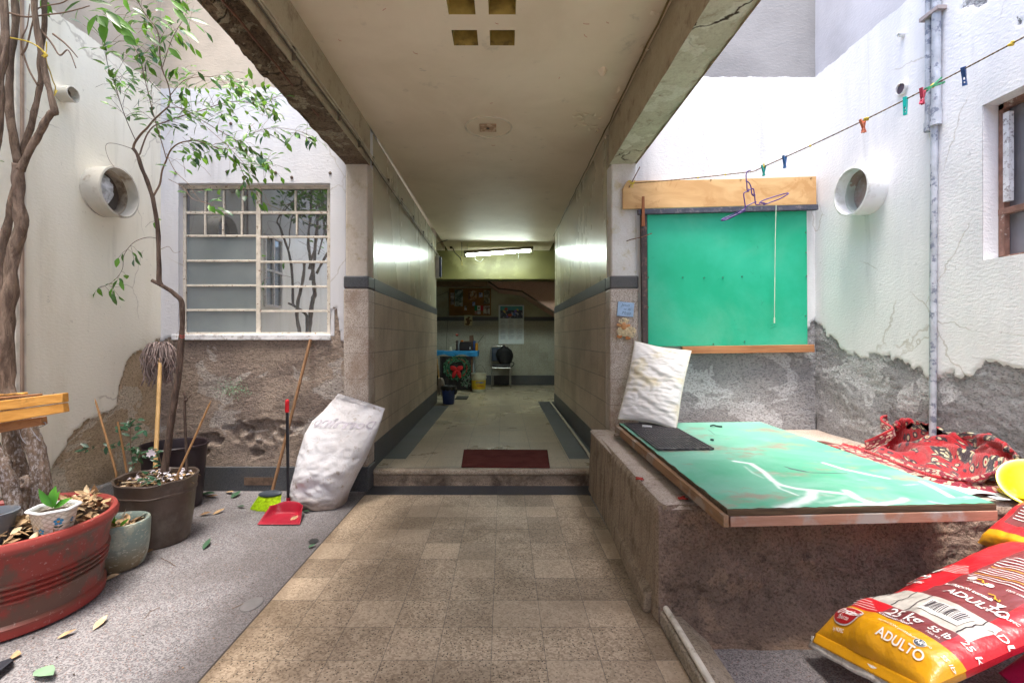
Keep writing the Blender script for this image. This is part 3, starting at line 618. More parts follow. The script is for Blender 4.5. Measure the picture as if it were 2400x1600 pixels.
m_pipe = simple('flaking_painted_pipe', (.40,.43,.49), .5, .2, 12, .4, 70, dirt=(.16,.18,.24), ds=22, dt=(.52,.6), spec=.5)
t = thing('drain_pipe', (RX-.03, 2.665, .5), 'peeling whitish grey drain pipe running down the right wall to the rug', 'pipe')
b = MB(); b.tube([(RX-.030, 2.665, .47), (RX-.028, 2.663, 1.5), (RX-.030, 2.655, 2.40)], .0165, 14); b.build('lower_pipe', m_pipe, t, smooth=35)
b = MB(); b.tube([(RX-.034, 2.640, 2.42), (RX-.034, 2.630, TOP)], .021, 14); b.tube([(RX-.034, 2.641, 2.36), (RX-.034, 2.640, 2.47)], .026, 14); b.build('upper_pipe', m_pipe, t, smooth=35)
b = MB(); b.tube([(RX-.026, 2.695, 2.385), (RX-.026, 2.69, TOP)], .017, 14); b.tube([(RX-.026, 2.695, 2.35), (RX-.026, 2.695, 2.40)], .022, 14); tag(b.build('conduit_pipe', m_pipe, smooth=35), 'shorter grey pipe ending in a collar beside the drain pipe', 'pipe')
for k, z in enumerate((2.98,)):
    b = MB(); b.box(RX-.06, RX-.005, 2.60, 2.72, z, z+.02); tag(b.build('pipe_clamp', W('clamp_metal', (.35,.3,.3))), 'rusty clamp holding the pipes high on the right wall', 'clamp')
# ================================================================ LEFT SIDE
def RZ(a): return Matrix.Rotation(a, 3, 'Z')
# ---- big red pot
pc = Vector((-2.17, 2.08, 0))
t = thing('planter_pot', pc, 'very large red plastic pot with ribs, scuffed brown, holding the old tree', 'pot')
prof = [(.0001,.0),(.315,.0),(.335,.012),(.338,.05),(.326,.062),(.328,.085)]
for k in range(4):
    z = .15+k*.022; prof += [(.334+.0035*k,z-.009),(.343+.0035*k,z-.003),(.343+.0035*k,z+.003),(.334+.0035*k,z+.009)]
prof += [(.352,.28),(.362,.325),(.372,.338),(.384,.352),(.386,.372),(.378,.390),(.364,.392),(.352,.380),(.348,.33)]
m_redpot = NT('scuffed_red_plastic', .45, .4); _z = m_redpot.xyz()[2]
_c = m_redpot.mix(m_redpot.ss(m_redpot.noise(1, 5, .7, m_redpot.scale(m_redpot.co, (7, 7, 5))), .42, .56), (.25,.036,.028), (.125,.062,.046))
_c = m_redpot.mix(m_redpot.ss(_z, .07, .03), _c, (.28,.038,.03)); _c = m_redpot.mix(m_redpot.ss(_z, .345, .36), _c, (.30,.05,.042))
_c = m_redpot.mix(m_redpot.math('MULTIPLY', m_redpot.ss(m_redpot.noise(45, 4, .8), .60, .68), .5), _c, (.45,.33,.3))
m_redpot = m_redpot.out(_c, None, m_redpot.bump(m_redpot.noise(60, 3), .002, .2))
b = MB(); b.lathe(prof, pc, 72); b.build('pot_body', m_redpot, t, smooth=35)
b = MB(); b.grid(24, 6, lambda a, c: pc+Vector((.348*c*math.cos(a*2*math.pi), .348*c*math.sin(a*2*math.pi), .335+.012*N3(c*9*math.cos(a*6.283), c*9*math.sin(a*6.283), 1)))); b.build('soil', m_soil, t, smooth=True)
def litter(name, c, r, z, n, lab, mats, mound=.02, clip=None, L=(.03,.065), petals=0, hill=None):
    b = MB()
    for k in range(n):
        a = R.uniform(0, 2*math.pi); q = r*math.sqrt(R.random()); x = q*math.cos(a); y = q*math.sin(a)
        if clip and clip(x, y): continue
        hz = z+mound*R.random()*(1-(q/r)**2*.5)+(hill(x, y) if hill else 0); l_ = R.uniform(*L)
        b.leaf((c.x+x, c.y+y, hz), (R.uniform(-1,1), R.uniform(-1,1), R.uniform(-.25,.45)), (R.uniform(-.5,.5), R.uniform(-.5,.5), 1), l_, l_*.5, R.uniform(-.3,.5), R.uniform(-.6,.8), R.choice([0,0,1,2]))
    for k in range(petals):
        a = R.uniform(0, 2*math.pi); q = r*.8*math.sqrt(R.random())
        b.leaf((c.x+q*math.cos(a)+.02, c.y+q*math.sin(a), z+mound+.006*R.random()+.006), (R.uniform(-1,1), R.uniform(-1,1), R.uniform(-.2,.3)), (R.uniform(-.4,.4), R.uniform(-.4,.4), 1), .026, .018, .2, .5, 3)
    o = b.build(name, mats, None, smooth=True); return tag(o, lab, 'leaf litter', kind='stuff')
m_dry3 = simple('brown_dry_leaves', (.25,.15,.08), .8, .3, 25)
LM = [m_dry, m_dry2, m_dry3, m_petal]
litter('dry_leaf_litter', pc, .34, .350, 950, 'heap of tan dry leaves covering the soil of the large red pot', LM, .025, petals=30, L=(.03,.06), hill=lambda x, y: .075*sm(.0, .2, x)*sm(-.3, .0, y)*sm(.37, .27, math.hypot(x, y)))
# ---- old tree
t = thing('pot_tree', pc+Vector((-.02, .05, .33)), 'old tree with several gnarled grey trunks growing from the red pot', 'tree')
def path(pts, Y, n=5): return smoothpath([P(u, v, Y if not isinstance(Y, (list, tuple)) else Y[i]) for i, (u, v) in enumerate(pts)], n)
def limb(pts, Y, r0, r1, name='trunk', wob=.12, mt=None, parent=None, seg=14, n=5):
    q = path(pts, Y, n); N_ = len(q); b = MB()
    rs = [(r0+(r1-r0)*i/(N_-1))*(.64 if mt is None else 1)*(1+wob*N3(q[i].z*14, q[i].x*9, r0*50)) for i in range(N_)]
    b.tube(q, rs, seg)
    b.v = [tuple(Vector(p)+Vector((N3(p[0]*45, p[1]*45, p[2]*12), N3(p[0]*45+9, p[1]*45, p[2]*12), 0))*r0*.22) for p in b.v]
    return b.build(name, mt or m_bark, parent or t, smooth=True)
limb([(92,1225),(98,1150),(92,1080),(70,1015),(40,975),(20,930),(14,860),(14,790),(16,740),(24,680),(30,620),(38,567),(50,525),(46,470),(42,425),(42,384)], 2.12, .058, .027)
limb([(62,1230),(58,1160),(42,1090),(30,1030),(22,970),(18,930)], 2.17, .050, .045)
limb([(38,1215),(28,1150),(8,1090),(-25,1030),(-50,960),(-70,880)], 2.05, .048, .035)
limb([(14,760),(2,690),(0,630),(8,565),(20,520),(32,460),(40,400),(40,350)], 2.19, .032, .024)
limb([(42,384),(28,300),(20,240),(22,190),(24,136),(34,70),(36,-20),(40,-90),(20,-260),(60,-420)], 2.13, .026, .017, 'branch')
limb([(45,390),(55,350),(74,290),(88,230),(96,180),(94,130),(104,60),(108,-40),(150,-200),(170,-340)], 2.16, .019, .014, 'branch')
limb([(48,400),(66,360),(92,312),(118,268),(128,262),(118,215),(104,165),(92,100),(82,40),(76,-60),(40,-200),(-40,-380)], 2.10, .023, .015, 'branch')
limb([(-30,430),(-5,300),(0,190),(8,120),(12,60),(4,-40)], 2.05, .03, .018, 'branch')
limb([(-20,250),(4,150),(18,80),(14,0),(20,-60)], 2.0, .014, .009, 'branch')
for pts in ([(50,130),(62,110),(75,60),(90,20),(150,5),(190,-30)], [(20,30),(60,40),(110,35),(160,28),(210,14)], [(88,200),(66,160),(50,100),(64,60),(70,10)], [(95,70),(120,100),(140,130),(160,118),(178,160)], [(124,80),(150,100),(170,120),(182,135)]):
    limb(pts, 2.12, .0045, .002, 'branch', seg=5, mt=m_twig)
# knot
b = MB(); q = P(54, 1130, 2.08); M = Matrix.Rotation(math.radians(70), 3, 'X'); b.lathe([(.004,0),(.010,.006),(.018,.010),(.026,.006),(.034,-.01)], q, 16, M=M); b.build('knot', m_bark, t, smooth=True)
# big leaves close to the top left
def leafspray(b, q, n, L, W_, droop=.5, mi=0, spread=1.0):
    for k in range(n):
        d = Vector((R.uniform(-1,1), R.uniform(-.7,.7), R.uniform(-1,.25)-droop*.3))*spread
        b.leaf(q+Vector((R.uniform(-.02,.02), R.uniform(-.02,.02), R.uniform(-.02,.02))), d, (R.uniform(-.5,.5), -.8, .7), L*R.uniform(.7,1.15), W_*R.uniform(.8,1.1), R.uniform(.05,.35), .25, mi)
b = MB()
def pxleaf(b, u0, v0, u1, v1, Y, w, mi=0, dy=0.0, curl=.12):
    p = P(u0, v0, Y); e = P(u1, v1, Y+dy); L = (e-p).length
    b.leaf(p, e-p, (R.uniform(-.5,.5), -1, .5), L, w*Y/F, curl, .25, mi)
for (u0,v0,u1,v1,w) in [(190,2,135,32,16),(185,20,172,45,9),(205,0,262,8,14),(228,35,200,78,26),(232,38,250,62,26),(238,22,318,72,20),(245,50,240,100,24),(250,25,282,60,20),(262,50,318,95,24),(290,85,318,105,18),(222,22,255,20,10),(95,0,122,30,20),(98,-5,112,38,18),(104,0,100,30,14),(290,-5,300,25,12),(385,28,360,14,12),(400,0,440,30,12),(405,18,445,60,16),(440,25,472,27,14),(440,42,490,55,14),(445,28,425,0,10),(430,70,465,95,14),(415,75,410,98,16),(395,112,425,140,14),(350,88,380,108,10),(380,42,410,52,9),(382,50,350,30,8),(-6,378,10,378,8)]:
    pxleaf(b, u0, v0, u1, v1, 2.35, w, R.choice([0,1,1]), R.uniform(-.05,.05))
for k in range(420):
    u = R.gauss(70, 130); v = R.uniform(-430, -70); pxY = R.gauss(2.15, .25); q = P(u, v, pxY)
    if q.x < WX+.1 or q.z > 4.4: continue
    b.leaf(q, (R.uniform(-1,1), R.uniform(-1,1), R.uniform(-.9,.3)), (R.uniform(-.5,.5), -.6, .8), R.uniform(.06,.11), R.uniform(.028,.042), .2, .25, R.choice([0,0,1]))
b.build('foliage', [m_leaf, m_leaf2], t, smooth=True)
# ---- planks wired on the trunk
t = thing('plank_bundle', P(75, 965, 1.98), 'orange brown wooden slats wired across the old tree trunk', 'boards')
m_or = wood('orange_varnished_wood', (.55,.25,.05), (.70,.36,.09), 'X', 1.0, .5, (.10,.05,.02)); m_or2 = wood('brown_weathered_wood', (.24,.10,.04), (.36,.17,.07), 'X', 1.0, .7)
def plank(pts, Y0, Y1, th, mt, nm='plank'):
    (a, b_, c, d) = pts; A = P(*a, Y0); B = P(*b_, Y1); C = P(*c, Y1); D = P(*d, Y0); k = Vector((0, th, 0)); m_ = MB()
    m_.add([A,B,C,D,A+k,B+k,C+k,D+k], [(0,1,2,3),(7,6,5,4),(0,4,5,1),(1,5,6,2),(2,6,7,3),(3,7,4,0)]); return m_.build(nm, mt, t, bevel=.003)
plank([(-90,950),(146,921),(147,943),(-90,974)], 1.93, 2.0, .03, m_or)
plank([(-90,976),(147,945),(150,966),(-90,1006)], 1.932, 2.003, .028, m_or)
plank([(-90,1006),(95,977),(97,996),(-90,1030)], 1.945, 2.02, .03, m_or2)
plank([(-90,938),(85,923),(86,928),(-90,945)], 1.99, 2.05, .03, m_or2)
plank([(-90,930),(50,920),(52,925),(-90,936)], 2.03, 2.07, .03, m_or)
b = MB(); b.tube(path([(70,1000),(82,1018),(93,1032)], 2.04), .0012, 5); b.tube(path([(45,1007),(50,1025),(60,1038)], 2.03), .0012, 5); b.tube(path([(88,1002),(100,998),(107,994),(106,990),(100,990),(99,996)], 2.03), .0022, 6)
b.build('wire', W('galvanised_wire', (.4,.4,.42), metal=1, rough=.4), t)
b = MB()
for yy in ([(0,86),(30,90),(66,98),(92,112),(105,128),(110,150),(118,170),(124,190),(130,205),(128,218),(134,212),(126,226)],): b.tube(path(yy, [2.05,2.06,2.08,2.08,2.1,2.2,2.4,2.55,2.7,2.78,2.8,2.78]), .003, 6)
b.tube(path([(100,120),(106,126),(104,134),(110,130),(104,124)], 2.08), .004, 6); b.tube(path([(98,132),(108,122),(109,98),(108,110)], 2.08), .002, 6)
m_yel = simple('yellow_twine', (.62,.46,.06), .7, .2, 40); tag(b.build('twine', m_yel, smooth=True), 'yellow twine tied from the tree trunk to the small pipe stub', 'twine')
# ---- white flowered pot and succulent
fc = Vector((P(127, 0, 2.0).x, 2.0, .345)); t = thing('flower_pot', fc, 'small white hexagonal pot painted with blue flowers in the red pot', 'pot')
def hexw(p, a):
    k = 1/max(.9, math.cos(((a+.3) % (math.pi/3))-math.pi/6)); return Vector((p.x*k*.95, p.y*k*.95, p.z))
m_lat = NT('lattice_white_ceramic', .35, .5); _u = m_lat.xyz(); _d1 = m_lat.math('PINGPONG', m_lat.math('ADD', m_lat.math('MULTIPLY', _u[0], 95), m_lat.math('MULTIPLY', _u[2], 95)), 1.0); _d2 = m_lat.math('PINGPONG', m_lat.math('SUBTRACT', m_lat.math('MULTIPLY', _u[0], 95), m_lat.math('MULTIPLY', _u[2], 95)), 1.0)
_h = m_lat.math('MULTIPLY', m_lat.ss(_d1, 0, .5), m_lat.ss(_d2, 0, .5)); m_lat = m_lat.out(m_lat.mix(_h, (.50,.45,.37), (.72,.68,.60)), None, m_lat.bump(_h, .002, .6))
m_whr = simple('white_ceramic_rim', (.62,.64,.66), .35, .08, 8, .2, 40)
b = MB(); b.lathe([(.0001,0),(.050,0),(.052,.004),(.073,.124),(.069,.124),(.050,.01)], fc, 60, wob=hexw); b.build('pot_body', m_lat, t, smooth=30)
b = MB(); b.lathe([(.073,.123),(.083,.123),(.085,.128),(.081,.133),(.072,.132),(.068,.123)], fc, 60, wob=hexw); b.build('rim', m_whr, t, smooth=40)
b = MB(); b.disc(fc+Vector((0,0,.108)), .065, 24); b.build('soil', m_soil, t)
m_bl = W('blue_flower_paint', (.04,.26,.50)); m_or_ = W('flower_centre_paint', (.55,.28,.08)); m_lf = W('dark_leaf_paint', (.03,.06,.04))
def onpot(c, an, zz, ru, rv, off):       # point on pot surface: angle an, height zz, local offset ru (side), rv (up)
    r0 = .052+(.073-.052)*(zz+rv)/.124; a = an+ru/r0; p = hexw(Vector((r0*math.cos(a), r0*math.sin(a), 0)), a % (2*math.pi)); n_ = p.normalized()
    return c+p+n_*off+Vector((0,0,zz+rv))
cam_an = math.atan2(-fc.y, -fc.x)
for (du, zz, sc) in ((.012, .082, .95), (-.042, .050, .75), (.066, .074, .6)):
    an = cam_an+du/.063
    b = MB()
    def blob(cx, cy, rx, ry, off, mi, rot=0):
        n_ = 12; pts = [onpot(fc, an, zz, (cx+rx*math.cos(rot)*math.cos(6.283*k/n_)-ry*math.sin(rot)*math.sin(6.283*k/n_))*sc, (cy+rx*math.sin(rot)*math.cos(6.283*k/n_)+ry*math.cos(rot)*math.sin(6.283*k/n_))*sc, off) for k in range(n_)]
        b.add([onpot(fc, an, zz, cx*sc, cy*sc, off)]+pts, [(0, k+1, (k+1) % n_+1) for k in range(n_)], mi)
    for k in range(5):
        a = math.pi/2+k*2*math.pi/5; blob(.0105*math.cos(a), .0105*math.sin(a), .0062, .0062, .0016, 0)
    blob(0, 0, .0052, .0052, .0024, 1); blob(-.007, -.023, .008, .0035, .0016, 2, -.5); blob(.008, -.023, .008, .0035, .0016, 2, .5)
    b.build('painted_flower', [m_bl, m_or_, m_lf], t)
t = thing('succulent_plant', fc+Vector((0,0,.10)), 'bright green broad leaved seedling growing in the small white flowered pot', 'plant')
b = MB()
m_succ = leafm('succulent_green', (.05,.22,.03), (.12,.40,.04), .3)
for (u0,v0,u1,v1,w) in [(122,1188,86,1146,18),(124,1188,126,1138,26),(126,1190,163,1166,16),(124,1190,108,1160,16),(127,1188,136,1150,18)]: pxleaf(b, u0, v0, u1, v1, 2.0, w, 0, R.uniform(-.03,.02), .1)
b.build('leaves', m_succ, t, smooth=True)
# ---- grey pot at the left edge
gc = Vector((P(-18, 0, 1.93).x, 1.93, .35)); t = thing('grey_pot', gc, 'plain blue grey plastic pot sitting in the red pot at the left edge', 'pot')
b = MB(); b.lathe([(.0001,0),(.052,0),(.055,.004),(.072,.112),(.080,.113),(.082,.128),(.076,.130),(.070,.115),(.053,.012)], gc, 40); b.build('pot_body', simple('blue_grey_plastic', (.13,.15,.18), .5, .12, 6, dirt=(.22,.2,.19), ds=12), t, smooth=35)
b = MB(); b.disc(gc+Vector((0,0,.10)), .066, 20); b.build('soil', m_soil, t)
# ---- teal glazed pot
tc = Vector((-2.0, 2.475, 0)); t = thing('ceramic_pot', tc, 'small pale teal glazed pot with crackled surface between the red and brown pots', 'pot')
m_teal = NT('crackled_teal_glaze', .4, .5); _n = m_teal.noise(1, 5, .7, m_teal.scale(m_teal.co, (14, 14, 9)))
_c = m_teal.mix(m_teal.ss(m_teal.xyz()[2], .03, .17), (.22,.17,.10), (.22,.29,.27)); _c = m_teal.mix(m_teal.ss(_n, .5, .6), _c, (.33,.36,.30)); _c = m_teal.mix(m_teal.ss(m_teal.noise(1, 4, .7, m_teal.scale(m_teal.co, (40, 40, 90))), .58, .64), _c, (.5,.5,.42))
m_teal = m_teal.out(_c, None, m_teal.bump(m_teal.noise(60, 4), .002, .5))
b = MB(); b.lathe([(.0001,0),(.098,0),(.112,.012),(.126,.06),(.134,.12),(.137,.19),(.138,.225),(.134,.238),(.124,.240),(.115,.228),(.113,.19)], tc, 48); b.build('pot_body', m_teal, t, smooth=35)
b = MB(); b.disc(tc+Vector((0,0,.196)), .115, 24); b.build('soil', m_soil, t)
litter('dry_leaf_litter', tc, .105, .200, 60, 'brown leaves filling the small teal pot', LM, .03)
b = MB()
for k in range(7): b.leaf(tc+Vector((-.05+.015*k, -.04, .22)), (R.uniform(-1,1), R.uniform(-.5,.5), .8), (0,-1,.4), .05, .018, .3, .2, 0)
tag(b.build('weed_sprout', [m_leaf2], smooth=True), 'tiny green weed sprouting in the small teal pot', 'plant')
# ---- brown pot
bc = Vector((-2.03, 2.795, 0)); t = thing('brown_pot', bc, 'large dusty brown plastic pot holding the sapling and thin stakes', 'pot')
m_brpot = simple('dusty_brown_plastic', (.085,.058,.045), .5, .2, 6, .3, 40, dirt=(.15,.12,.10), ds=5, dt=(.42,.7))
b = MB(); b.lathe([(.0001,0),(.155,0),(.163,.008),(.166,.03),(.176,.11),(.177,.112),(.186,.20),(.194,.285),(.199,.290),(.2,.30),(.197,.304),(.205,.365),(.210,.372),(.206,.378),(.198,.372),(.192,.30)], bc, 56, wob=lambda p, a: p+Vector((0,0,(.006*math.sin(2*a+1)+.003*math.sin(7*a)) if p.z > .3 else 0))); b.build('pot_body', m_brpot, t, smooth=35)
b = MB(); b.disc(bc+Vector((0,0,.335)), .196, 30); b.build('soil', m_soil, t)
litter('dry_leaf_litter', bc, .19, .338, 260, 'dry leaves and white petals covering the soil of the brown pot', LM, .03, petals=70, L=(.02,.045))
b = MB(); b.tube([P(285,1131,2.62), P(335,1127,2.62), P(372,1122,2.64)], .003, 6); tag(b.build('straw', W('pale_straw', (.6,.5,.33))), 'pale straw lying along the rim of the brown pot', 'straw')
# black pot behind
kc = Vector((-2.32, 3.36, 0)); t = thing('black_pot', kc, 'empty blackish plastic pot standing behind the brown pot in the corner', 'pot')
m_bkpot = simple('black_plum_plastic', (.028,.018,.022), .4, .2, 6, .2, 40)
b = MB(); b.lathe([(.0001,0),(.15,0),(.165,.01),(.198,.42),(.206,.425),(.209,.436),(.204,.442),(.196,.438),(.186,.40),(.155,.02),(.0001,.018)], kc, 48, wob=lambda p, a: Vector((p.x*(1+.03*math.cos(2*a)), p.y*(1-.02*math.cos(2*a)), p.z))); b.build('pot_body', m_bkpot, t, smooth=35)
# ---- stakes
m_stake = wood('thin_stake_wood', (.32,.17,.07), (.46,.26,.12), 'Z', 2, .7)
for (a, c, Y0, Y1, lab, tip) in [((222,933),(272,1108),2.83,2.78,'thin wooden stake leaning left in the brown pot with a pointed tip', 1), ((276,988),(297,1106),2.8,2.83,'short broken stake beside the leafy shrub in the brown pot', 0), ((495,938),(416,1112),2.75,2.72,'thin stake leaning right out of the brown pot', 1)]:
    A = P(*a, Y0); C = P(*c, Y1); b = MB(); b.tube([C-Vector((0,0,.03)), C, C.lerp(A, .5)+Vector((.002,0,0)), C.lerp(A, .93), A], [.006,.006,.006,.0055,.001 if tip else .005], 7); tag(b.build('plant_stake', m_stake, smooth=40), lab, 'stake')
t = thing('dead_stem', P(437,1098,2.85), 'dead grey stem with a knotted tip standing in the brown pot', 'stem')
b = MB(); b.tube(path([(438,1110),(437,1060),(434,1000),(433,950),(434,930),(431,920)], 2.85), [.009,.009]+[.008]*20+[.006,.003][:1]*3+[.003] if False else .0075, 8); b.tube(path([(434,938),(444,930),(449,924)], 2.85), .003, 6); b.ell(P(435,937,2.85), .012, .01, .012); b.build('stem', m_bark2, t, smooth=True)
# ---- small shrub in the brown pot
t = thing('jasmine_shrub', P(305,1095,2.76), 'small shrub with dark green leaves and a few white flowers in the brown pot', 'shrub')
b = MB(); fo = MB(); fl_ = MB()
for pts in ([(312,1100),(308,1070),(306,1040),(305,1010),(306,985),(325,981)],[(312,1098),(320,1075),(345,1060),(362,1050)],[(308,1060),(290,1048),(262,1045),(230,1045),(205,1050),(200,1060)],[(312,1090),(325,1070),(330,1050)],[(306,1010),(290,1002),(275,1004)],[(306,1000),(322,996),(340,1008)],[(360,1050),(372,1065),(378,1088)],[(330,1128),(350,1118),(372,1122)]):
    Y = R.uniform(2.68, 2.85); q = path(pts, Y, 5); b.tube(q, .0022, 5)
    for i in range(2, len(q), 1):
        if R.random() < .75:
            d = Vector((R.uniform(-1,1), R.uniform(-.6,.3), R.uniform(-.5,.5))); fo.leaf(q[i], d, (R.uniform(-.4,.4), -.7, .9), R.uniform(.03,.06), R.uniform(.016,.026), .15, .2, 0)
for (u, v) in [(355,1058),(360,1062),(350,1064)]:
    for k in range(5): fl_.leaf(P(u, v, 2.66), (math.cos(k*1.257), -.3, math.sin(k*1.257)), (0,-1,0), .02, .013, .1, .1, 0)
for k in range(14): fo.leaf(P(R.uniform(335,372), R.uniform(1108,1130), 2.63), (R.uniform(-1,1), -.3, R.uniform(-.3,.5)), (0,-.6,1), .035, .018, .2, .2, 0)
b.build('stem', m_twig, t, smooth=True); fo.build('leaves', m_leafb, t, smooth=True); fl_.build('flower', m_petal, t, smooth=True)
# ---- sapling
t = thing('sapling', P(386,1096,2.82), 'tall thin sapling with arching leafy branches rising from the brown pot', 'tree')
Ys = 2.86
def sl(pts, r0, r1, Y=None, nm='branch', n=5): return limb(pts, Y or Ys, r0, r1, nm, .08, m_bark2, t, 9, n)
sl([(385,1112),(388,1085),(396,1030),(403,975),(412,920),(419,873),(423,820),(427,770),(427,720),(424,703),(410,690),(398,680),(376,667),(355,657)], .021, .010, nm='trunk')
sl([(378,668),(373,655),(373,620),(371,560),(368,520),(358,465),(345,425),(335,400),(325,370),(318,357),(312,348)], .0135, .009, nm='trunk')
BR = [([(312,350),(316,335),(330,315),(345,300),(360,282),(378,265),(395,250)], .007, .004, 0),
 ([(395,252),(399,225),(393,195),(381,165),(375,130),(374,100),(368,70),(345,40),(328,12),(322,-10)], .004, .002, -.1),
 ([(318,360),(327,362),(333,345),(345,315),(362,295),(385,287),(412,277),(450,265),(476,258),(520,243),(560,238),(600,245),(640,262)], .005, .0015, .05),
 ([(356,466),(365,450),(375,430),(380,400),(390,375),(400,352),(418,337),(440,331),(459,330),(490,340),(512,350),(545,372),(562,390),(575,420),(590,450)], .006, .0015, .1),
 ([(318,330),(300,290),(285,250),(270,200),(252,150),(245,100),(242,75)], .0025, .0012, -.15),
 ([(390,372),(375,320),(360,270),(348,220),(338,180),(325,130),(300,90),(285,60)], .0028, .0012, -.1),
 ([(330,170),(365,205),(400,240),(440,265),(480,295),(520,330),(560,370),(600,420),(640,500)], .0022, .001, .0),
 ([(395,252),(430,255),(470,280),(520,310),(560,330),(610,305),(655,300),(700,308),(735,320)], .0026, .001, .2),
 ([(398,225),(430,190),(470,180),(510,182),(545,190),(585,215),(620,225),(650,240)], .0025, .001, .1),
 ([(380,160),(400,100),(415,70),(430,45),(440,20)], .0022, .001, -.1),
 ([(500,345),(540,350),(580,345),(615,370),(625,385),(640,400)], .002, .001, .2),
 ([(372,560),(350,556),(325,562),(306,575),(290,600),(287,630),(270,655),(250,668),(232,675)], .0022, .001, .1),
 ([(375,585),(395,578),(408,592),(424,589)], .0015, .0008, 0), ([(312,350),(290,342),(265,336),(250,338),(248,352),(256,375),(268,392)], .0018, .001, -.05),
 ([(390,360),(410,400),(440,430),(470,470),(500,480)], .002, .001, -.1), ([(395,420),(430,440),(450,465),(480,475)], .0018, .001, -.2)]
LV = MB()
for bi, (pts, r0, r1, dy) in enumerate(BR):
    Yl = [Ys+dy*i/(len(pts)-1)*2 for i in range(len(pts))]
    q = path(pts, Yl, 5); b = MB(); b.tube(q, [r0+(r1-r0)*i/(len(q)-1) for i in range(len(q))], 6); b.build('branch', m_twig, t, smooth=True)
    tot = len(q); st = int(tot*.35) if bi not in (4, 5, 1) else int(tot*.2)
    if bi in (11,): st = int(tot*.3)
    if bi == 13: continue
    dens = {11: .2, 12: 0, 6: .25, 0: .2, 14: .15, 15: .25, 3: .6}.get(bi, .8)
    for i in range(st, tot):
        if R.random() > dens: continue
        for side in (-1, 1):
            if R.random() < .2: continue
            d0 = (q[min(i+1, tot-1)]-q[i-1]).normalized()
            tl = R.uniform(.02, .12); d = (d0*.5+Vector((R.uniform(-.6,.8), R.uniform(-.8,.8), R.uniform(-.7,.5)*1.0))).normalized()
            e = q[i]+d*tl
            LV2 = LV
            LV2.leaf(e, d+Vector((R.uniform(-.7,.7), R.uniform(-.3,.3), -.2)), (R.uniform(-.5,.5), -.7, .8), R.uniform(.045,.07), R.uniform(.022,.032), R.uniform(.05,.35), .25, R.choice([0,0,1,1,2]))
            if R.random() < .5: LV2.leaf(q[i]+d*tl*.5, d+Vector((R.uniform(-.9,.9), R.uniform(-.3,.3), -.1)), (R.uniform(-.5,.5), -.7, .8), R.uniform(.035,.06), R.uniform(.014,.022), .2, .25, R.choice([0,1,1,2]))
            if tl > .05: LV2.tube([q[i], q[i]+d*tl*.5+Vector((0,0,.006)), e], .0009, 4, 3)
# clumps
for (cu, cv, ru, rv, n) in [(330,130,60,50,34),(300,185,40,40,24),(430,175,70,30,26),(560,195,60,30,46),(620,235,50,30,44),(540,260,80,30,36),(470,215,80,30,36),(580,300,60,35,30),(430,230,50,40,26),(600,385,35,20,26),(560,350,50,25,20),(730,330,22,12,9),(460,365,40,20,16),(340,250,50,40,18),(440,385,40,18,14),(400,90,60,50,18),(690,320,28,14,7),(375,520,14,9,5),(260,205,14,14,8),(285,30,40,25,12)]:
    for k in range(int(n*.62)):
        u = cu+R.gauss(0, .5)*ru; v = min(cv+R.gauss(0, .5)*rv, 408 if cv < 450 else 999); Y = Ys+R.uniform(-.25,.3)
        q = P(u, v, Y); d = Vector((R.uniform(-.8,1), R.uniform(-.5,.5), R.uniform(-.75,.45)))
        LV.leaf(q, d, (R.uniform(-.5,.5), -.7, .9), R.uniform(.04,.07), R.uniform(.02,.032), R.uniform(.05,.35), .3, R.choice([0,0,1,1,2]))
        if k % 3 == 0: LV.tube([q, q-d.normalized()*.05+Vector((0,0,.01)), q-d.normalized()*.10], .0009, 4, 3)
LV.build('foliage', [m_leaf, m_leaf2, m_leafb, m_twig], t, smooth=True)
b = MB(); b.tube(path([(421,789),(427,792),(433,789)], 2.835), .002, 6); b.tube(path([(421,785),(427,787),(433,785)], 2.835), .002, 6); tag(b.build('red_tie', W('red_string', (.35,.04,.03))), 'thin red string tied round the sapling stem', 'string')
# ---- mop
t = thing('mop', P(364,1092,2.9), 'string mop standing upside down against the left corner', 'mop')
m_hand = wood('pale_handle_wood', (.50,.31,.12), (.62,.40,.18), 'Z', 1.5, .6)
Ab = P(364, 1096, 2.93); At = P(374, 880, 3.22); b = MB(); b.tube([Ab, Ab.lerp(At, .5), At], .0125, 10); b.tube([At, P(376, 830, 3.3)], .011, 8); b.build('handle', m_hand, t, smooth=40)
m_yarn = simple('dusty_mauve_yarn', (.30,.235,.22), .95, .2, 40, .5, 200, dirt=(.18,.13,.12), ds=30)
tp = P(379, 815, 3.33)
for grp in range(1):
    b = MB()
    for k in range(150):
        a = R.uniform(0, 2*math.pi); rr_ = R.uniform(.03,.095); c = Vector((math.cos(a), .55*math.sin(a)-.25, 0))
        L = R.uniform(.12,.27); p0 = tp+c*.015+Vector((R.uniform(-.012,.02), 0, R.uniform(-.01,.01)))
        q = smoothpath([p0, p0+c*rr_*.6+Vector((0,0,.022+R.uniform(-.01,.012))), p0+c*rr_+Vector((R.uniform(-.02,.02),0,-.05)), p0+c*rr_*1.05+Vector((R.uniform(-.03,.03),0,-L*.6)), p0+c*rr_*.95+Vector((R.uniform(-.03,.03),R.uniform(-.02,.02),-L))], 4)
        b.tube(q, .0032, 5)
    b.build('mop_head', m_yarn, t, smooth=True)
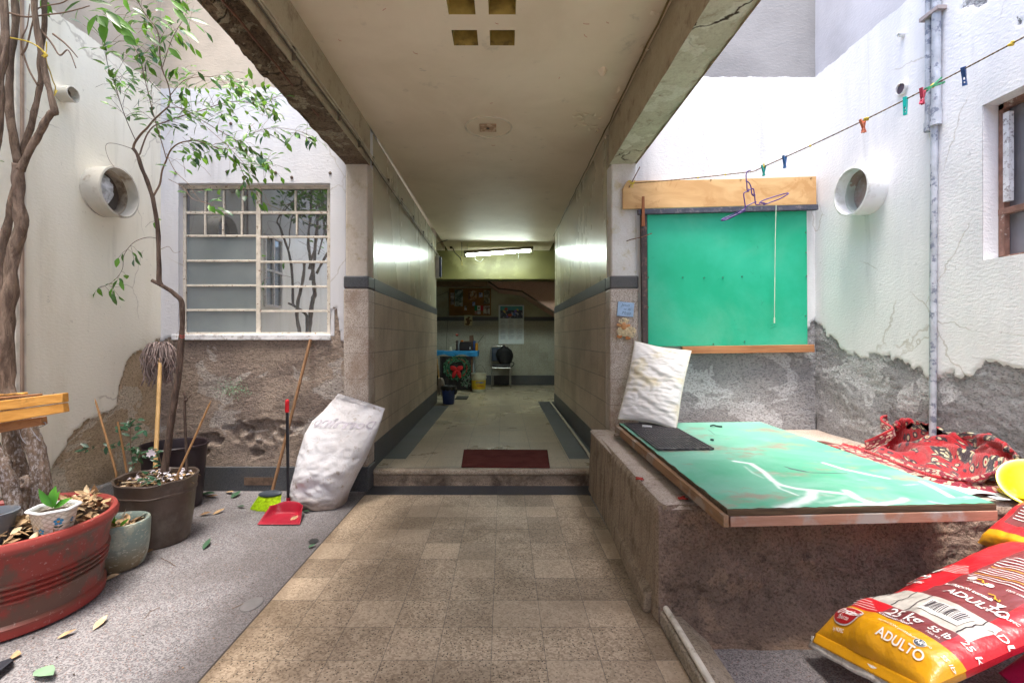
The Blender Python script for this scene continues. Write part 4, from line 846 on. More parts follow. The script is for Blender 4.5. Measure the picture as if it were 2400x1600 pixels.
# ---- push brush with wooden stick
t = thing('broom', P(635,1170,3.42), 'broom with a long brown stick and lime green bristles leaning on the rough wall', 'broom')
b = MB(); b.tube([P(637,1155,3.46), P(682,978,3.58), P(728,795,3.675)], .0115, 10); b.build('stick', wood('aged_broom_stick', (.22,.12,.06), (.34,.19,.10), 'Z', 1.5, .7), t, smooth=40)
hb0 = P(604,1150,3.36); hb1 = P(662,1163,3.30); dd = (hb1-hb0); cx_ = (hb0+hb1)/2
Mh = Matrix.Rotation(math.atan2(dd.y, dd.x), 3, 'Z') @ Matrix.Rotation(-.12, 3, 'Y') @ Matrix.Rotation(.5, 3, 'X')
b = MB(); b.ell(cx_, .10, .030, .018, 24, 10, M=Mh); b.build('brush_head', simple('grey_blue_plastic', (.06,.075,.095), .45), t, smooth=True); bh = bpy.data.objects['brush_head']
b = MB()
m_lime = simple('lime_bristles', (.48,.66,.02), .5, .25, 60, .2)
for k in range(900):
    a = R.uniform(-1,1); c = R.uniform(-1,1)*math.sqrt(max(0, 1-a*a)); p = cx_+Mh @ Vector((a*.095, c*.024, -.006))
    e = p+Vector((a*.02-.01+R.uniform(-.006,.006), -.055+c*.02+R.uniform(-.006,.006), -.085-R.random()*.008)); e.z = max(e.z, .004)
    b.tube([p, p.lerp(e, .6), e], [.0014,.0015,.001], 3, caps=False)
b.build('bristles', m_lime, bh)
# ---- dustpan
t = thing('dustpan', P(655,1200,3.15), 'red plastic dustpan with a tall black handle lying on the grey floor', 'dustpan')
m_rp = simple('worn_red_plastic', (.34,.012,.03), .45, .12, 8, .3, 60, dirt=(.42,.13,.15), ds=14, dt=(.55,.72))
F0 = G(603, 1229, .006); F1 = G(703, 1229, .006); B0 = G(643, 1203, .006); B1 = G(710, 1203, .006)
b = MB()
def pan(a, c):      # a across, c front->back then up
    lo = F0.lerp(F1, a); hi = B0.lerp(B1, a); side = abs(2*a-1)**6
    cc = min(1, c/.6); p = lo.lerp(hi, cc*(1-.30*abs(2*a-1)**5))
    up = (c-.6)/.4 if c > .6 else 0
    if up > 0: p = p+Vector((.0, .02*up, .075*math.sin(up*1.5)*(1-.25*(2*a-1)**2)))
    p.z += .003+side*.06*cc*(1 if c <= .6 else (1-up)); return p
b.grid(40, 26, pan); o = b.build('pan', m_rp, t, smooth=True); md = o.modifiers.new('solid', 'SOLIDIFY'); md.thickness = .003; md.offset = 1
b = MB()
for k in range(12): q = G(643+k*1.0+k*4.2, 1189-k*1.1, .03) ; b.bar(q, q+Vector((0,.004,.022)), .003, .002)
b.build('comb_teeth', simple('yellow_comb', (.62,.66,.06), .5), t)
HY = 3.30; h0 = P(676, 1176, HY); h1 = P(673, 962, HY); h2 = P(673, 934, HY)
b = MB(); b.tube([h0, h1], .0105, 12); b.build('handle', simple('black_metal_tube', (.015,.015,.02), .35), t, smooth=40); ph = [o_ for o_ in t.children if o_.name.startswith('handle')][0]
b = MB(); b.lathe([(.0001,.0),(.013,.0),(.0145,.01),(.013,.05),(.014,.075),(.010,.088),(.0001,.093)], h1-Vector((0,0,.012)), 16); b.build('grip', simple('red_grip', (.60,.01,.02), .4), ph, smooth=True)
b = MB(); b.tube([h0+Vector((0,0,-.01)), h0+Vector((0,0,.03))], .014, 12); b.build('socket', m_rp, t, smooth=40)
# ---- white woven sack
t = thing('sack', P(752,1199,3.3), 'tall full white woven sack leaning on the left pillar', 'sack')
SL = [(0,(735,1198),(795,1200)),(.03,(705,1190),(805,1194)),(.10,(688,1170),(809,1178)),(.2,(684,1148),(814,1158)),(.33,(697,1099),(836,1112)),(.46,(704,1064),(855,1077)),(.6,(718,1014),(876,1030)),(.70,(733,986),(887,1003)),(.8,(757,964),(894,986)),(.92,(781,936),(899,966)),(1.0,(793,922),(903,957))]
def lerp2(t_, k): 
    for A, B in zip(SL, SL[1:]):
        if t_ <= B[0]:
            s_ = (t_-A[0])/(B[0]-A[0]); return A[k][0]+(B[k][0]-A[k][0])*s_, A[k][1]+(B[k][1]-A[k][1])*s_
    return SL[-1][k]
def sack(t_, a, off=0.0):
    L = lerp2(t_, 1); R_ = lerp2(t_, 2); Yc = 3.41+.22*sm(.3, 1, t_)
    pl_ = P(*L, Yc); pr_ = P(*R_, Yc); c = (pl_+pr_)/2; hx = (pr_-pl_)/2
    th = (.155*sm(-.12, .12, t_)*(1-sm(.35, .95, t_))+.018)
    an = a*2*math.pi; e = 1.0
    cx = math.copysign(abs(math.cos(an))**.8, math.cos(an)); sy_ = math.copysign(abs(math.sin(an))**.8, math.sin(an))
    w = .5*sm(0, .3, t_)+.35
    p = c+hx*cx+Vector((0, -1, .12)).normalized()*(sy_*(th+off))
    wr = .022*N3(p.x*4+p.z*4, p.z*6-p.x*4, 3)+.026*abs(N3(p.x*5-p.z*3, p.z*12+p.x*7, 5))-.020*abs(N3(p.x*4+p.z*9, p.z*7-p.x*9, 8))+.006*N3(p.x*16, p.z*30, 2)+.010*abs(N3(p.x*12-p.z*20, p.z*16+p.x*4, 12))
    p += Vector((0,-1,0))*wr*max(0, sy_)*(1.2-.5*t_); p.y = min(p.y, 3.672); p.z = max(p.z, .003+.0*t_)
    return p
b = MB(); b.grid(110, 120, lambda a, c: sack(a, c)); b.grid(6, 120, lambda a, c: sack(0, c).lerp((sack(0, 0)+sack(0,.5))/2, a))
m_sk = NT('woven_sack_plastic', .5, .45); _n = m_sk.noise(3.2, 6, .65); _w = m_sk.math('ADD', m_sk.math('PINGPONG', m_sk.math('MULTIPLY', m_sk.xyz()[0], 300), 1.0), m_sk.math('PINGPONG', m_sk.math('MULTIPLY', m_sk.xyz()[2], 300), 1.0))
_c = m_sk.mix(m_sk.ss(_n, .40, .62), (.78,.78,.82), (.66,.64,.66)); _c = m_sk.mix(m_sk.ss(m_sk.noise(14, 5, .7), .58, .70), _c, (.40,.34,.30)); _c = m_sk.mix(m_sk.ss(m_sk.math('ADD', m_sk.xyz()[2], m_sk.math('MULTIPLY', m_sk.noise(9, 4), .12)), .20, .08), _c, (.42,.33,.28))
m_sk = m_sk.out(_c, None, m_sk.bump(m_sk.math('ADD', m_sk.math('MULTIPLY', _w, .12), m_sk.noise(14, 5, .65, None, .6)), .014, .9))
o = b.build('sack_body', m_sk, t, smooth=True)
b = MB(); b.grid(4, 60, lambda a, c: sack(.955+a*.045, .03+.44*c, .004)); o = b.build('hem', m_sk, t, smooth=True)
vs, fs = text_polys('Domino', .10, .002)
b = MB()
def sackmap(x, y):       # rotated 180 degrees on the front of the sack, slanting
    tt = .70+y*1.35-x*.10
    q = sack(min(.99, tt), .06+a*.9 if False else max(.02, min(.48, .07+x*.95)), .006); return q
b.add([sackmap(p.x+.01, p.y) for p in vs], [f for f in fs]); b.build('printed_letters', simple('faded_purple_print', (.48,.45,.51), .6, .25, 30), t)
# ---- loose leaves and scraps on the floor
m_pale = simple('pale_green_leaf', (.22,.35,.22), .5, .1, 20); m_dkl = simple('dark_green_leaf', (.05,.11,.06), .5, .2, 20)
def fleaf(u, v, du, dv, w, mt, lab, curl=-.15, lift=.3):
    p = G(u-du, v-dv, .006); e = G(u+du, v+dv, .006); L = (e-p).length; b = MB()
    b.leaf(p, (e-p)/L+Vector((0,0,.10)), (R.uniform(-.3,.3), -.2, 1), L, w, curl*.5, lift, 0); tag(b.build('fallen_leaf', mt, smooth=True), lab, 'leaf', 'fallen leaves on the grey floor')
fleaf(106,1582,20,14,.055, m_pale, 'large pale green fallen leaf at the bottom left corner')
fleaf(485,1277,9,-10,.035, m_dkl, 'dark green leaf lying alone in the middle of the grey floor')
fleaf(157,1487,24,-9,.03, m_dry, 'long curled tan leaf touching the foot of the red pot')
fleaf(235,1461,17,-14,.03, m_dry2, 'upturned tan leaf on the floor right of the red pot')
fleaf(37,1537,14,-3,.045, m_dry, 'curled brown leaf below the red pot at the left edge')
fleaf(265,1353,16,-5,.035, m_dry2, 'pale dry leaf at the foot of the teal pot', lift=.5)
fleaf(349,1292,10,-3,.03, m_dry3, 'small brown leaf at the foot of the brown pot')
fleaf(488,1160,18,3,.05, m_dkl, 'dark leaf near the skirting below the black pot')
fleaf(498,1164,14,2,.03, m_dry3, 'brown sliver leaf next to the dark leaf by the skirting')
fleaf(553,1161,11,-6,.05, m_dkl, 'green leaf left of the broom by the skirting')
fleaf(539,1155,9,3,.04, m_dry, 'tan leaf touching the green leaf by the skirting')
fleaf(565,1188,9,2,.03, m_dkl, 'small green leaf between the broom and the tan twig leaves')
fleaf(482,1205,14,-2,.04, m_dry3, 'forked brown leaf right of the brown pot')
fleaf(513,1200,14,-5,.03, m_dry, 'narrow tan leaf pointing at the dustpan')
fleaf(731,1280,9,-3,.03, m_dkl, 'small green leaf beside the round drain hole')
fleaf(718,1199,8,2,.03, m_dkl, 'green leaf tucked under the bottom of the white sack')
fleaf(690,1216,10,-5,.03, m_dry, 'tan leaf lying in the red dustpan', lift=.4)
b = MB(); b.add([tuple(G(u, v, .0045)) for u, v in [(722,1268),(731,1261),(744,1261),(748,1266),(740,1272),(726,1273)]], [(0,1,2,3,4,5)]); tag(b.build('drain_hole', W('black_drain', (.03,.03,.03))), 'small dark drain spot at the edge of the path beside the sack', 'drain')
b = MB(); b.ell(G(590, 1415, .001), .045, .06, .006, 20, 8); tag(b.build('cement_blot', simple('grey_cement_blot', (.16,.15,.15), .9), smooth=True), 'grey cement blot on the floor beside the path edge', 'stain')
b = MB(); b.add([tuple(G(u, v, .006)) for u, v in [(-30,1560),(25,1540),(31,1546),(4,1568),(-30,1590)]]+[tuple(G(u, v, .03)) for u, v in [(-30,1560),(25,1540),(31,1546),(4,1568),(-30,1590)]], [(0,1,2,3,4),(5,6,7,8,9)]+[(i, (i+1) % 5, 5+(i+1) % 5, 5+i) for i in range(5)]); tag(b.build('rubber_scrap', W('black_rubber', (.02,.022,.03))), 'black rubber scrap at the left edge below the red pot', 'scrap')
for pts, lab in (([(337,1450),(352,1432),(375,1422)], 'thin dry twig on the grey floor right of the red pot'), ([(378,1307),(395,1315),(412,1326)], 'curved dry twig on the floor below the brown pot'), ([(545,1425),(570,1414),(590,1408)], 'short dark twig touching the cement blot')):
    b = MB(); b.tube([G(u, v, .004) for u, v in pts], .0012, 5); tag(b.build('twig', m_twig), lab, 'twig')
b = MB()
for k in range(230):
    u = R.uniform(60, 860); v = R.uniform(1170, 1600); q = G(u, v, .003)
    if q.x > -1.06 or (Vector((q.x, q.y, 0))-pc).length < .36 or (Vector((q.x, q.y, 0))-bc).length < .18: continue
    s_ = R.uniform(.002,.006); b.leaf(q, (R.uniform(-1,1), R.uniform(-1,1), .1), (0,0,1), s_*2, s_, 0, .2, R.choice([0,1]))
tag(b.build('floor_crumbs', [m_dry3, m_soil]), 'specks of soil and crumbs scattered over the grey floor', 'debris', kind='stuff')
# ================================================================ RIGHT SIDE
ZB = .47
t = thing('concrete_bench', (1.5, 2.9, 0), 'massive rough concrete bench built along the right side under the painted board', 'bench')
b = MB(); x0 = .655; y0 = 2.02
def side(a, c): # left side face
    ys = y0-.055*(1-c); y = ys+(3.70-ys)*a; z = ZB*c; return (x0+.025*a-.02*(1-c)+.004*N3(y*5, z*9, 1)+.02*sm(.93, 1, c)**2+.02*sm(.03, 0, a)*(c*.5+.5), y, z)
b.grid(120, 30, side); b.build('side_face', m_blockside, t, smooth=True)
def front(a, c):
    xs = x0-.02*(1-c)+.004; x = xs+(RX-xs)*a; f = 1-c; kk = sm(0, .05, a); y = y0-.055*f-.10*sm(.75, 1, f)**2*sm(.0, .12, a)+kk*(.024*N3(x*6, c*4, 2)+.014*N3(x*22, c*12, 5)+.006*N3(x*60, c*30, 1))+.05*sm(.72, .9, a)*(N3(x*14, c*9, 7))+.02*sm(.94, 1, c)
    z = ZB*c-.004+(.025*N3(x*9, 3, 1)*sm(.75,.9,a))*c; y -= sm(.72, .95, a)*.05
    return (x, y, z)
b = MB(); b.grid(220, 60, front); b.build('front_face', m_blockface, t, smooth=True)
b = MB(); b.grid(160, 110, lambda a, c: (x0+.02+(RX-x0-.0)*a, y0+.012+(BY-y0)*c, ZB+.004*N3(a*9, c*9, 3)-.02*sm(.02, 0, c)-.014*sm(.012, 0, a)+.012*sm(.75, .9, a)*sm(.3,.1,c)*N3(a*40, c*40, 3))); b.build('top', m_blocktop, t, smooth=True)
b = MB(); b.hexa([(x0-.055,2.05,.003),(x0-.02,2.05,.003),(.72,3.75,.003),(.69,3.75,.003)], [(x0-.05,2.05,.075),(x0-.01,2.05,.10),(.72,3.75,.13),(.695,3.75,.115)]); b.build('plinth', m_blockside, t, bevel=.006)
b = MB(); b.grid(90, 24, lambda a, c: (.70+1.7*a, 1.97-.16*c-.03*N3(a*8, c, 3), .07*(1-c)**2.2+.003*N3(a*30, c*10, 0)*(1-c)+.0008)); b.build('cement_fillet', m_blockface, t, smooth=True)
m_smear = simple('pale_blue_paint_smear', (.55,.60,.64), .7, .15, 10, .3, 60, dirt=(.3,.25,.2), ds=14, dt=(.52,.66))
b = MB(); b.grid(20, 10, lambda a, c: (1.84+.5*a, 2.04+.35*c+.03*N3(a*6, c*6, 1), ZB+.021), skip=lambda a, c: N3(a*4+2, c*5, 6)+.5-abs(c-.5)*1.2 < .1); b.build('paint_smear', m_smear, t, smooth=True)
# curb with pipe
b = MB(); b.hexa([(.645,-1,.0),(.80,-1,.0),(.80,2.06,.0),(.645,2.06,.0)], [(.648,-1,.055),(.72,-1,.050),(.722,2.04,.050),(.648,2.06,.055)])
t = thing('curb', (.7, 1.5, 0), 'low cement curb between the terrazzo path and the right floor', 'curb'); b.build('curb_body', m_kerb, t, bevel=.008)
t = thing('floor_pipe', (.78, 3.9, .14), 'thin whitish pipe running from the passage along the bench foot and curb', 'pipe')
b = MB(); b.tube([(.765, 7.9, .15), (.765, 4.4, .15), (.745, 3.86, .15), (.725, 3.76, .13), (.69, 3.6, .115)], .0125, 10); b.build('indoor_pipe', simple('cream_pipe', (.56,.51,.40), .5, dirt=(.3,.25,.18), ds=12), t, smooth=40)
b = MB(); b.tube([(.675, 2.10, .055), (.672, 1.9, .066), (.672, 1.5, .066), (.672, -1, .066)], .0125, 10); b.build('outdoor_pipe', simple('chalky_pipe', (.66,.62,.55), .6, dirt=(.3,.26,.2), ds=14), t, smooth=40)
# ---- painted board
t = thing('painted_board', (1.3, 2.6, .49), 'large mint green painted board with white paint marks laid on the concrete bench', 'board')
ZT = .57; q4 = [Vector((.804,1.708,ZT)), Vector((1.824,1.77,ZT)), Vector((1.88,3.494,ZT)), Vector((.832,3.43,ZT))]
def bq(a, c, z=ZT, inset=0): p = q4[0].lerp(q4[1], a).lerp(q4[3].lerp(q4[2], a), c); p.z = z; return p
s = NT('mint_painted_board', .55, .35); X = s.xyz(); d = s.noise(2.4, 6, .6, None, .8)
c_ = s.mix(s.ss(d, .35, .65), (.075,.34,.21), (.17,.41,.31)); c_ = s.mix(s.math('MULTIPLY', s.ss(X[1], 2.0, 3.2), .45), c_, (.25,.50,.42))
c_ = s.mix(s.ss(s.noise(3.0, 6, .7, s.scale(s.co, (1,1.6,1), (3,3,0))), .50, .66), c_, (.27,.25,.20))
c_ = s.mix(s.math('MULTIPLY', s.ss(s.noise(1, 5, .7, s.scale(s.co, (3, 16, 1), (1,1,0), (0,0,.5)), .4), .62, .74), .7), c_, (.62,.66,.68))
c_ = s.mix(s.ss(s.noise(60, 3, .7), .72, .76), c_, (.05,.05,.04)); _nz = s.math('MULTIPLY', s.math('SUBTRACT', s.noise(26, 5, .7), .5), .5); c_ = s.mix(s.ss(s.math('ADD', s.attr('dstain'), _nz), .35, .9), c_, (.07,.10,.10)); c_ = s.mix(s.math('MULTIPLY', s.ss(s.math('ADD', s.attr('wpaint'), s.math('MULTIPLY', _nz, 1.2)), .18, 1.3), .95), c_, (.80,.81,.84))
m_mint = s.out(c_, s.math('ADD', .35, s.math('MULTIPLY', d, .4)), s.bump(s.noise(30, 4), .002, .3))
def GB(u, v): return G(u, v, ZT)
PST = [([(1722,1080),(1760,1086),(1790,1105),(1810,1125),(1830,1136),(1870,1145),(1905,1148),(1975,1156)], .016, 1.0),
 ([(1745,1092),(1765,1108),(1790,1120)], .010, .6), ([(1905,1150),(1900,1165),(1880,1175),(1850,1186),(1830,1190)], .026, 1.0), ([(1985,1150),(2005,1165),(2030,1175),(2070,1184)], .020, 1.0),
 ([(1810,1125),(1828,1144),(1870,1160)], .010, .8), ([(1930,1084),(1975,1098),(2020,1108),(2080,1120)], .013, .95), ([(1955,1186),(2000,1180),(2060,1182),(2110,1174),(2120,1168)], .016, .9),
 ([(2160,1128),(2190,1142),(2230,1164)], .013, .95), ([(2180,1174),(2205,1180),(2240,1184)], .016, .6), ([(1875,1170),(1920,1176),(1970,1170),(1990,1158)], .022, .5), ([(1690,1060),(1730,1078),(1800,1090)], .03, .25), ([(1940,1160),(1900,1150),(1880,1158)], .03, .5)]
PSD = [([(1590,1007),(1660,1006),(1675,1018),(1700,1021),(1740,1024)], .006, .7), ([(1840,1093),(1870,1102),(1900,1107),(1985,1109)], .008, .9), ([(1855,1098),(1885,1104)], .016, .9)]
def segs(L): return [(GB(*p), GB(*q), w_, k_) for pts, w_, k_ in L for p, q in zip(pts, pts[1:])]
SW, SD = segs(PST), segs(PSD)
def dens(p, SG):
    best = 0
    for A, B, w_, k_ in SG:
        if abs(p.x-A.x) > .35 or abs(p.y-A.y) > .5: continue
        d_ = B-A; t_ = max(0, min(1, (p-A).dot(d_)/d_.length_squared)); r_ = (p-A-d_*t_).length/(w_*.85)
        if r_ < 3: best = max(best, k_*math.exp(-r_*r_*.55))
    return best
b = MB(); b.grid(220, 250, lambda a, c: bq(a, c)+Vector((.008*N3(a*9, c*20, 1)*sm(.04, 0, a), .008*N3(a*30, c*9, 2)*sm(.04, 0, c), 0)))
wv = [dens(Vector(p), SW) for p in b.v]; dv = [dens(Vector(p), SD) for p in b.v]
b.build('painted_surface', m_mint, t, attrs={'wpaint': wv, 'dstain': dv})
m_ply = wood('dark_rotting_plywood', (.05,.033,.02), (.11,.075,.045), 'X', 1, .9)
b = MB(); e = .004; b.hexa([bq(0,0,.545)+Vector((-e,-e,0)), bq(1,0,.545)+Vector((e,-e,0)), bq(1,1,.545), bq(0,1,.545)], [bq(0,0,.5685)+Vector((-e,-e,0)), bq(1,0,.5685)+Vector((e,-e,0)), bq(1,1,.5685), bq(0,1,.5685)]); b.build('plywood_core', m_ply, t, bevel=.003)
m_fr1 = wood('reddish_frame_wood', (.27,.145,.10), (.36,.20,.145), 'X', 1, .7, (.3,.27,.25)); m_fr2 = wood('brown_frame_wood', (.20,.115,.06), (.30,.17,.09), 'Y', 1, .7, (.28,.22,.18))
b = MB(); a_ = bq(0,0,0)+Vector((.006,-.008,0)); c2 = bq(1,0,0)+Vector((.004,-.008,0)); b.hexa([(a_.x,a_.y,.507),(c2.x,c2.y,.507),(c2.x,c2.y+.03,.507),(a_.x,a_.y+.03,.507)], [(a_.x,a_.y,.5435),(c2.x,c2.y,.5435),(c2.x,c2.y+.03,.5435),(a_.x,a_.y+.03,.5435)]); b.build('front_batten', m_fr1, t, bevel=.002)
b = MB(); a_ = bq(0,0,0); c2 = bq(0,1,0); b.hexa([(a_.x-.02,a_.y-.010,.507),(a_.x-.001,a_.y-.010,.507),(c2.x-.001,c2.y,.507),(c2.x-.03,c2.y,.507)], [(a_.x-.02,a_.y-.010,.550),(a_.x-.001,a_.y-.010,.550),(c2.x-.001,c2.y,.555),(c2.x-.03,c2.y,.555)]); b.build('side_batten', m_fr2, t, bevel=.002)
b = MB(); b.box(.87, .91, 1.9, 3.3, ZB+.002, .5445); b.box(1.75, 1.79, 1.9, 3.3, ZB+.002, .5445); b.box(1.0, 1.6, 3.0, 3.04, ZB+.004, .506) ; b.build('support_batten', m_ply, t)
# rubber mat
t = thing('rubber_mat', (1.0, 2.9, ZT+.004), 'black perforated rubber mat on the mint board under the pillow', 'mat')
b = MB(); mq = [G(1541,1054,ZT+.004), G(1672,1052,ZT+.004), Vector((1.17,3.40,ZT+.004)), Vector((.857,3.38,ZT+.004))]
def mm(a, c, z): p = mq[0].lerp(mq[1], a).lerp(mq[3].lerp(mq[2], a), c); p.z += z; return p
NA, NC = 16, 38
for i in range(NA+1): b.bar(mm(i/NA, 0, .004), mm(i/NA, 1, .004), .0058, .0075)
for j in range(NC+1): b.bar(mm(0, j/NC, .0037), mm(1, j/NC, .0037), .0075 if j % 13 else .016, .008 if j % 13 else .011)
for i in range(8): b.bar(mm((i+.25)/8, -.012, .004), mm((i+.75)/8, -.012, .004), .012, .008)
b.build('mat_grid', simple('black_rubber_mat', (.05,.043,.05), .5, .3, 60, dirt=(.13,.115,.115), ds=30), t)
# pillow
t = thing('pillow', (1.0, 3.4, ZT+.02), 'stained white pillow propped against the right pillar', 'pillow')
C4 = [P(1449,981,3.42), P(1585,1005,3.20), P(1620,822,3.50), P(1488,799,3.64)]
nn = (C4[1]-C4[0]).cross(C4[3]-C4[0]).normalized(); nn = nn if nn.y < 0 else -nn
def pil(a, c, sgn):
    p = C4[0].lerp(C4[1], a).lerp(C4[3].lerp(C4[2], a), c)
    e = (max(0, math.sin(math.pi*a))*max(0, math.sin(math.pi*c)))**.42
    pin = .02*(math.sin(math.pi*a)*(abs(2*c-1)**2)) ; ctr = sum(C4, Vector())/4
    p = p+(ctr-p)*(.05*math.sin(math.pi*a)*(abs(2*c-1)**3)+.05*math.sin(math.pi*c)*(abs(2*a-1)**3))
    ew = sm(.5, .0, min(a, 1-a))
    wr = .011*N3(a*3+c*2, c*13+a*4, 4)+.008*N3(a*4-2*c, c*26, 6)*(.4+ew)+.006*abs(N3(a*6+c*8, c*9-a*5, 2))
    return p+nn*sgn*(.062*e)+nn*(wr*sgn*e*1.6)
b = MB(); b.grid(80, 100, lambda a, c: pil(a, c, 1)); b.grid(40, 50, lambda a, c: pil(a, c, -1))
s = NT('stained_white_cotton', .85, .2); st = s.noise(4.2, 5, .6, None, .5); c_ = s.mix(s.ss(st, .52, .72), (.66,.65,.65), (.55,.49,.34))
m_pil = s.out(c_, None, s.bump(s.noise(1, 4, .6, s.scale(s.co, (9, 9, 34)), 1.2), .012, .5)); b.build('pillow_body', m_pil, t, smooth=True)
b = MB(); ring = [pil(k/30, 0, 0) for k in range(31)]+[pil(1, k/30, 0) for k in range(1,31)]+[pil(1-k/30, 1, 0) for k in range(1,31)]+[pil(0, 1-k/30, 0) for k in range(1,31)]
b.tube(ring, .0035, 6, caps=False); b.build('piping', simple('grimy_piping', (.60,.59,.50), .8), t, smooth=True)
b = MB(); p = P(1505,998,3.24); b.bar(p, p+Vector((.06,-.02,-.004)), .004, .02, (0,0,1)); b.build('care_tag', W('white_tag', (.75,.75,.75)), t)
# ---- green panel over the wall hatch
t = thing('green_panel', P(1700, 811, 3.66), 'bright green board closing the wall hatch, framed by dark and brown battens', 'panel')
s = NT('bright_green_paint', .5, .35); n1 = s.noise(2.0, 5, .6); c_ = s.mix(s.ss(n1, .35, .7), (.008,.37,.205), (.03,.46,.29))
c_ = s.mix(s.math('MULTIPLY', s.ss(s.noise(6, 6, .75, s.scale(s.co, (1,1,1), (4,0,2)), .8), .62, .70), .5), c_, (.0,.22,.13)); c_ = s.mix(s.math('MULTIPLY', s.ss(s.noise(1.1, 6, .65, s.scale(s.co, (1,1,1), (7,1,4)), .6), .45, .72), .3), c_, (.22,.52,.38)); c_ = s.mix(s.math('MULTIPLY', s.ss(s.noise(1, 4, .7, s.scale(s.co, (50, 50, 3), (0,0,0), (0,.5,0))), .70, .76), .35), c_, (.35,.6,.48)); m_gr = s.out(c_, None, s.bump(s.noise(12, 4), .002, .2))
def pq4(nm, pts, Y, th, mt, bev=.002):
    b = MB(); k = Vector((0, th, 0)); A = [P(u, v, Y) for u, v in pts]; b.add(A+[p+k for p in A], [(0,1,2,3),(7,6,5,4),(0,4,5,1),(1,5,6,2),(2,6,7,3),(3,7,4,0)]); return b.build(nm, mt, t, bevel=bev)
pq4('green_board', [(1517,493),(1891,490),(1893,808),(1519,812)], 3.655, .02, m_gr)
m_dkb = simple('dark_grey_batten', (.055,.06,.085), .6, .2, 20, .3, 60, dirt=(.14,.13,.15), ds=30)
pq4('top_batten', [(1496,490),(1918,479),(1919,491),(1497,502)], 3.615, .035, m_dkb); pq4('side_batten', [(1502,503),(1516,503),(1519,806),(1506,806)], 3.635, .03, simple('dark_brown_batten', (.06,.045,.045), .7, dirt=(.16,.1,.09), ds=30))
m_rw = wood('orange_brown_batten', (.36,.15,.065), (.47,.22,.10), 'X', 1, .6)
pq4('bottom_batten', [(1600,812),(1909,807),(1910,825),(1600,829)], 3.64, .035, m_rw)
pq4('upright_stub', [(1505,460),(1511,460),(1512,530),(1504,530)], 3.60, .012, wood('red_brown_stub', (.22,.07,.03), (.32,.12,.05), 'Z', 1, .7))
b = MB(); b.tube([P(u, v, 3.605) for u, v in [(1819,481),(1817,560),(1816,660),(1815,752)]], .0026, 6); b.tube([P(1815,744,3.605), P(1815,757,3.605)], .005, 6); b.build('cord', W('pale_cord', (.55,.66,.52)), t)
m_nl = W('grey_nail', (.10,.2,.15))
for (u, v) in [(1600,650),(1650,651),(1694,650),(1739,648),(1888,545),(1890,647),(1520,650),(1519,720),(1888,740),(1745,800),(1672,806),(1889,592)]: b = MB(); b.lathe([(.0001,-.001),(.005,-.001),(.005,.003)], P(u, v, 3.653), 8, M=Matrix.Rotation(math.pi/2, 3, 'X')); b.build('nail_head', m_nl, t)
# tan plank above
t = thing('tan_plank', P(1680, 450, 3.65), 'wide tan wooden plank fixed above the green panel', 'plank')
s = NT('water_stained_plywood', .65, .3); n1 = s.noise(1, 5, .6, s.scale(s.co, (3, 3, 9)), 1); c_ = s.mix(s.ss(n1, .35, .7), (.56,.33,.14), (.68,.44,.21)); c_ = s.mix(s.math('MULTIPLY', s.ss(s.noise(3.4, 5, .7, None, 1.5), .54, .62), .4), c_, (.42,.20,.06)); m_tan = s.out(c_, None, s.bump(n1, .002, .2))
b = MB(); q = [(1460,442),(1470,424),(1700,420),(1913,413),(1914,479),(1700,484),(1460,490)]; A = [P(u, v, 3.66) for u, v in q]; k = Vector((0,.02,0)); n_ = len(A)
b.add(A+[p+k for p in A], [tuple(range(n_)), tuple(reversed(range(n_, 2*n_)))]+[(i, (i+1) % n_, n_+(i+1) % n_, n_+i) for i in range(n_)]); b.build('plank', m_tan, t, bevel=.002)
m_nl = W('dark_nail', (.12,.07,.04))
for (u, v) in [(1666,422),(1736,422),(1901,418),(1490,484),(1475,436)]: b = MB(); b.lathe([(.0001,-.002),(.006,-.001),(.006,.002)], P(u, v, 3.659), 8, M=Matrix.Rotation(math.pi/2, 3, 'X')); b.build('nail_head', m_nl, t)
b = MB(); b.tube([P(1474,440,3.65), P(1482,425,3.62), P(1500,391,3.55)], .0035, 6); tag(b.build('hook_rod', W('rusty_rod', (.2,.1,.07))), 'rusty rod holding the knotted end of the clothesline above the plank', 'rod')
b = MB(); b.tube([P(1469,565,3.67), P(1480,561,3.60), P(1500,557,3.55), P(1528,547,3.5)], .0035, 6); tag(b.build('bent_nail', W('rusty_rod2', (.2,.1,.07)), smooth=True), 'long rusty nail sticking out beside the green panel', 'nail')
b = MB(); b.tube([P(1628,10,2.1), P(1631,40,2.1), P(1632,66,2.1)], .0025, 5); b.tube([P(1622,52,2.1), P(1634,40,2.1)], .003, 5); tag(b.build('hanging_wire', W('dark_wire', (.06,.04,.03))), 'short dark wire hanging from the green beam', 'wire')
# ---- blue sign
t = thing('name_sign', P(1465,725,3.66), 'little blue handwritten sign nailed to the right pillar above the sheep', 'sign')
b = MB(); sg = [(1446,740),(1484,743),(1487,710),(1449,706)]; A = [P(u, v, 3.668) for u, v in sg]; k = Vector((0,.008,0)); b.add(A+[p+k for p in A], [(0,1,2,3),(7,6,5,4),(0,4,5,1),(1,5,6,2),(2,6,7,3),(3,7,4,0)]); b.build('plate', simple('pale_blue_card', (.33,.47,.68), .6, .08, 20), t, bevel=.001)
b = MB(); ex = (A[1]-A[0]).normalized(); ez = (A[3]-A[0]).normalized()
for txt, ox, oz, sz in (('Jesus', .026, .078, .032), ('te AI', .045, .048, .028), ('Mojo', .034, .016, .034)):
    vs, fs = text_polys(txt, sz, -.0004, .25); b.add([A[0]+ex*(ox+p.x)+ez*(oz+p.y)+Vector((0,-.0012,0)) for p in vs], fs)
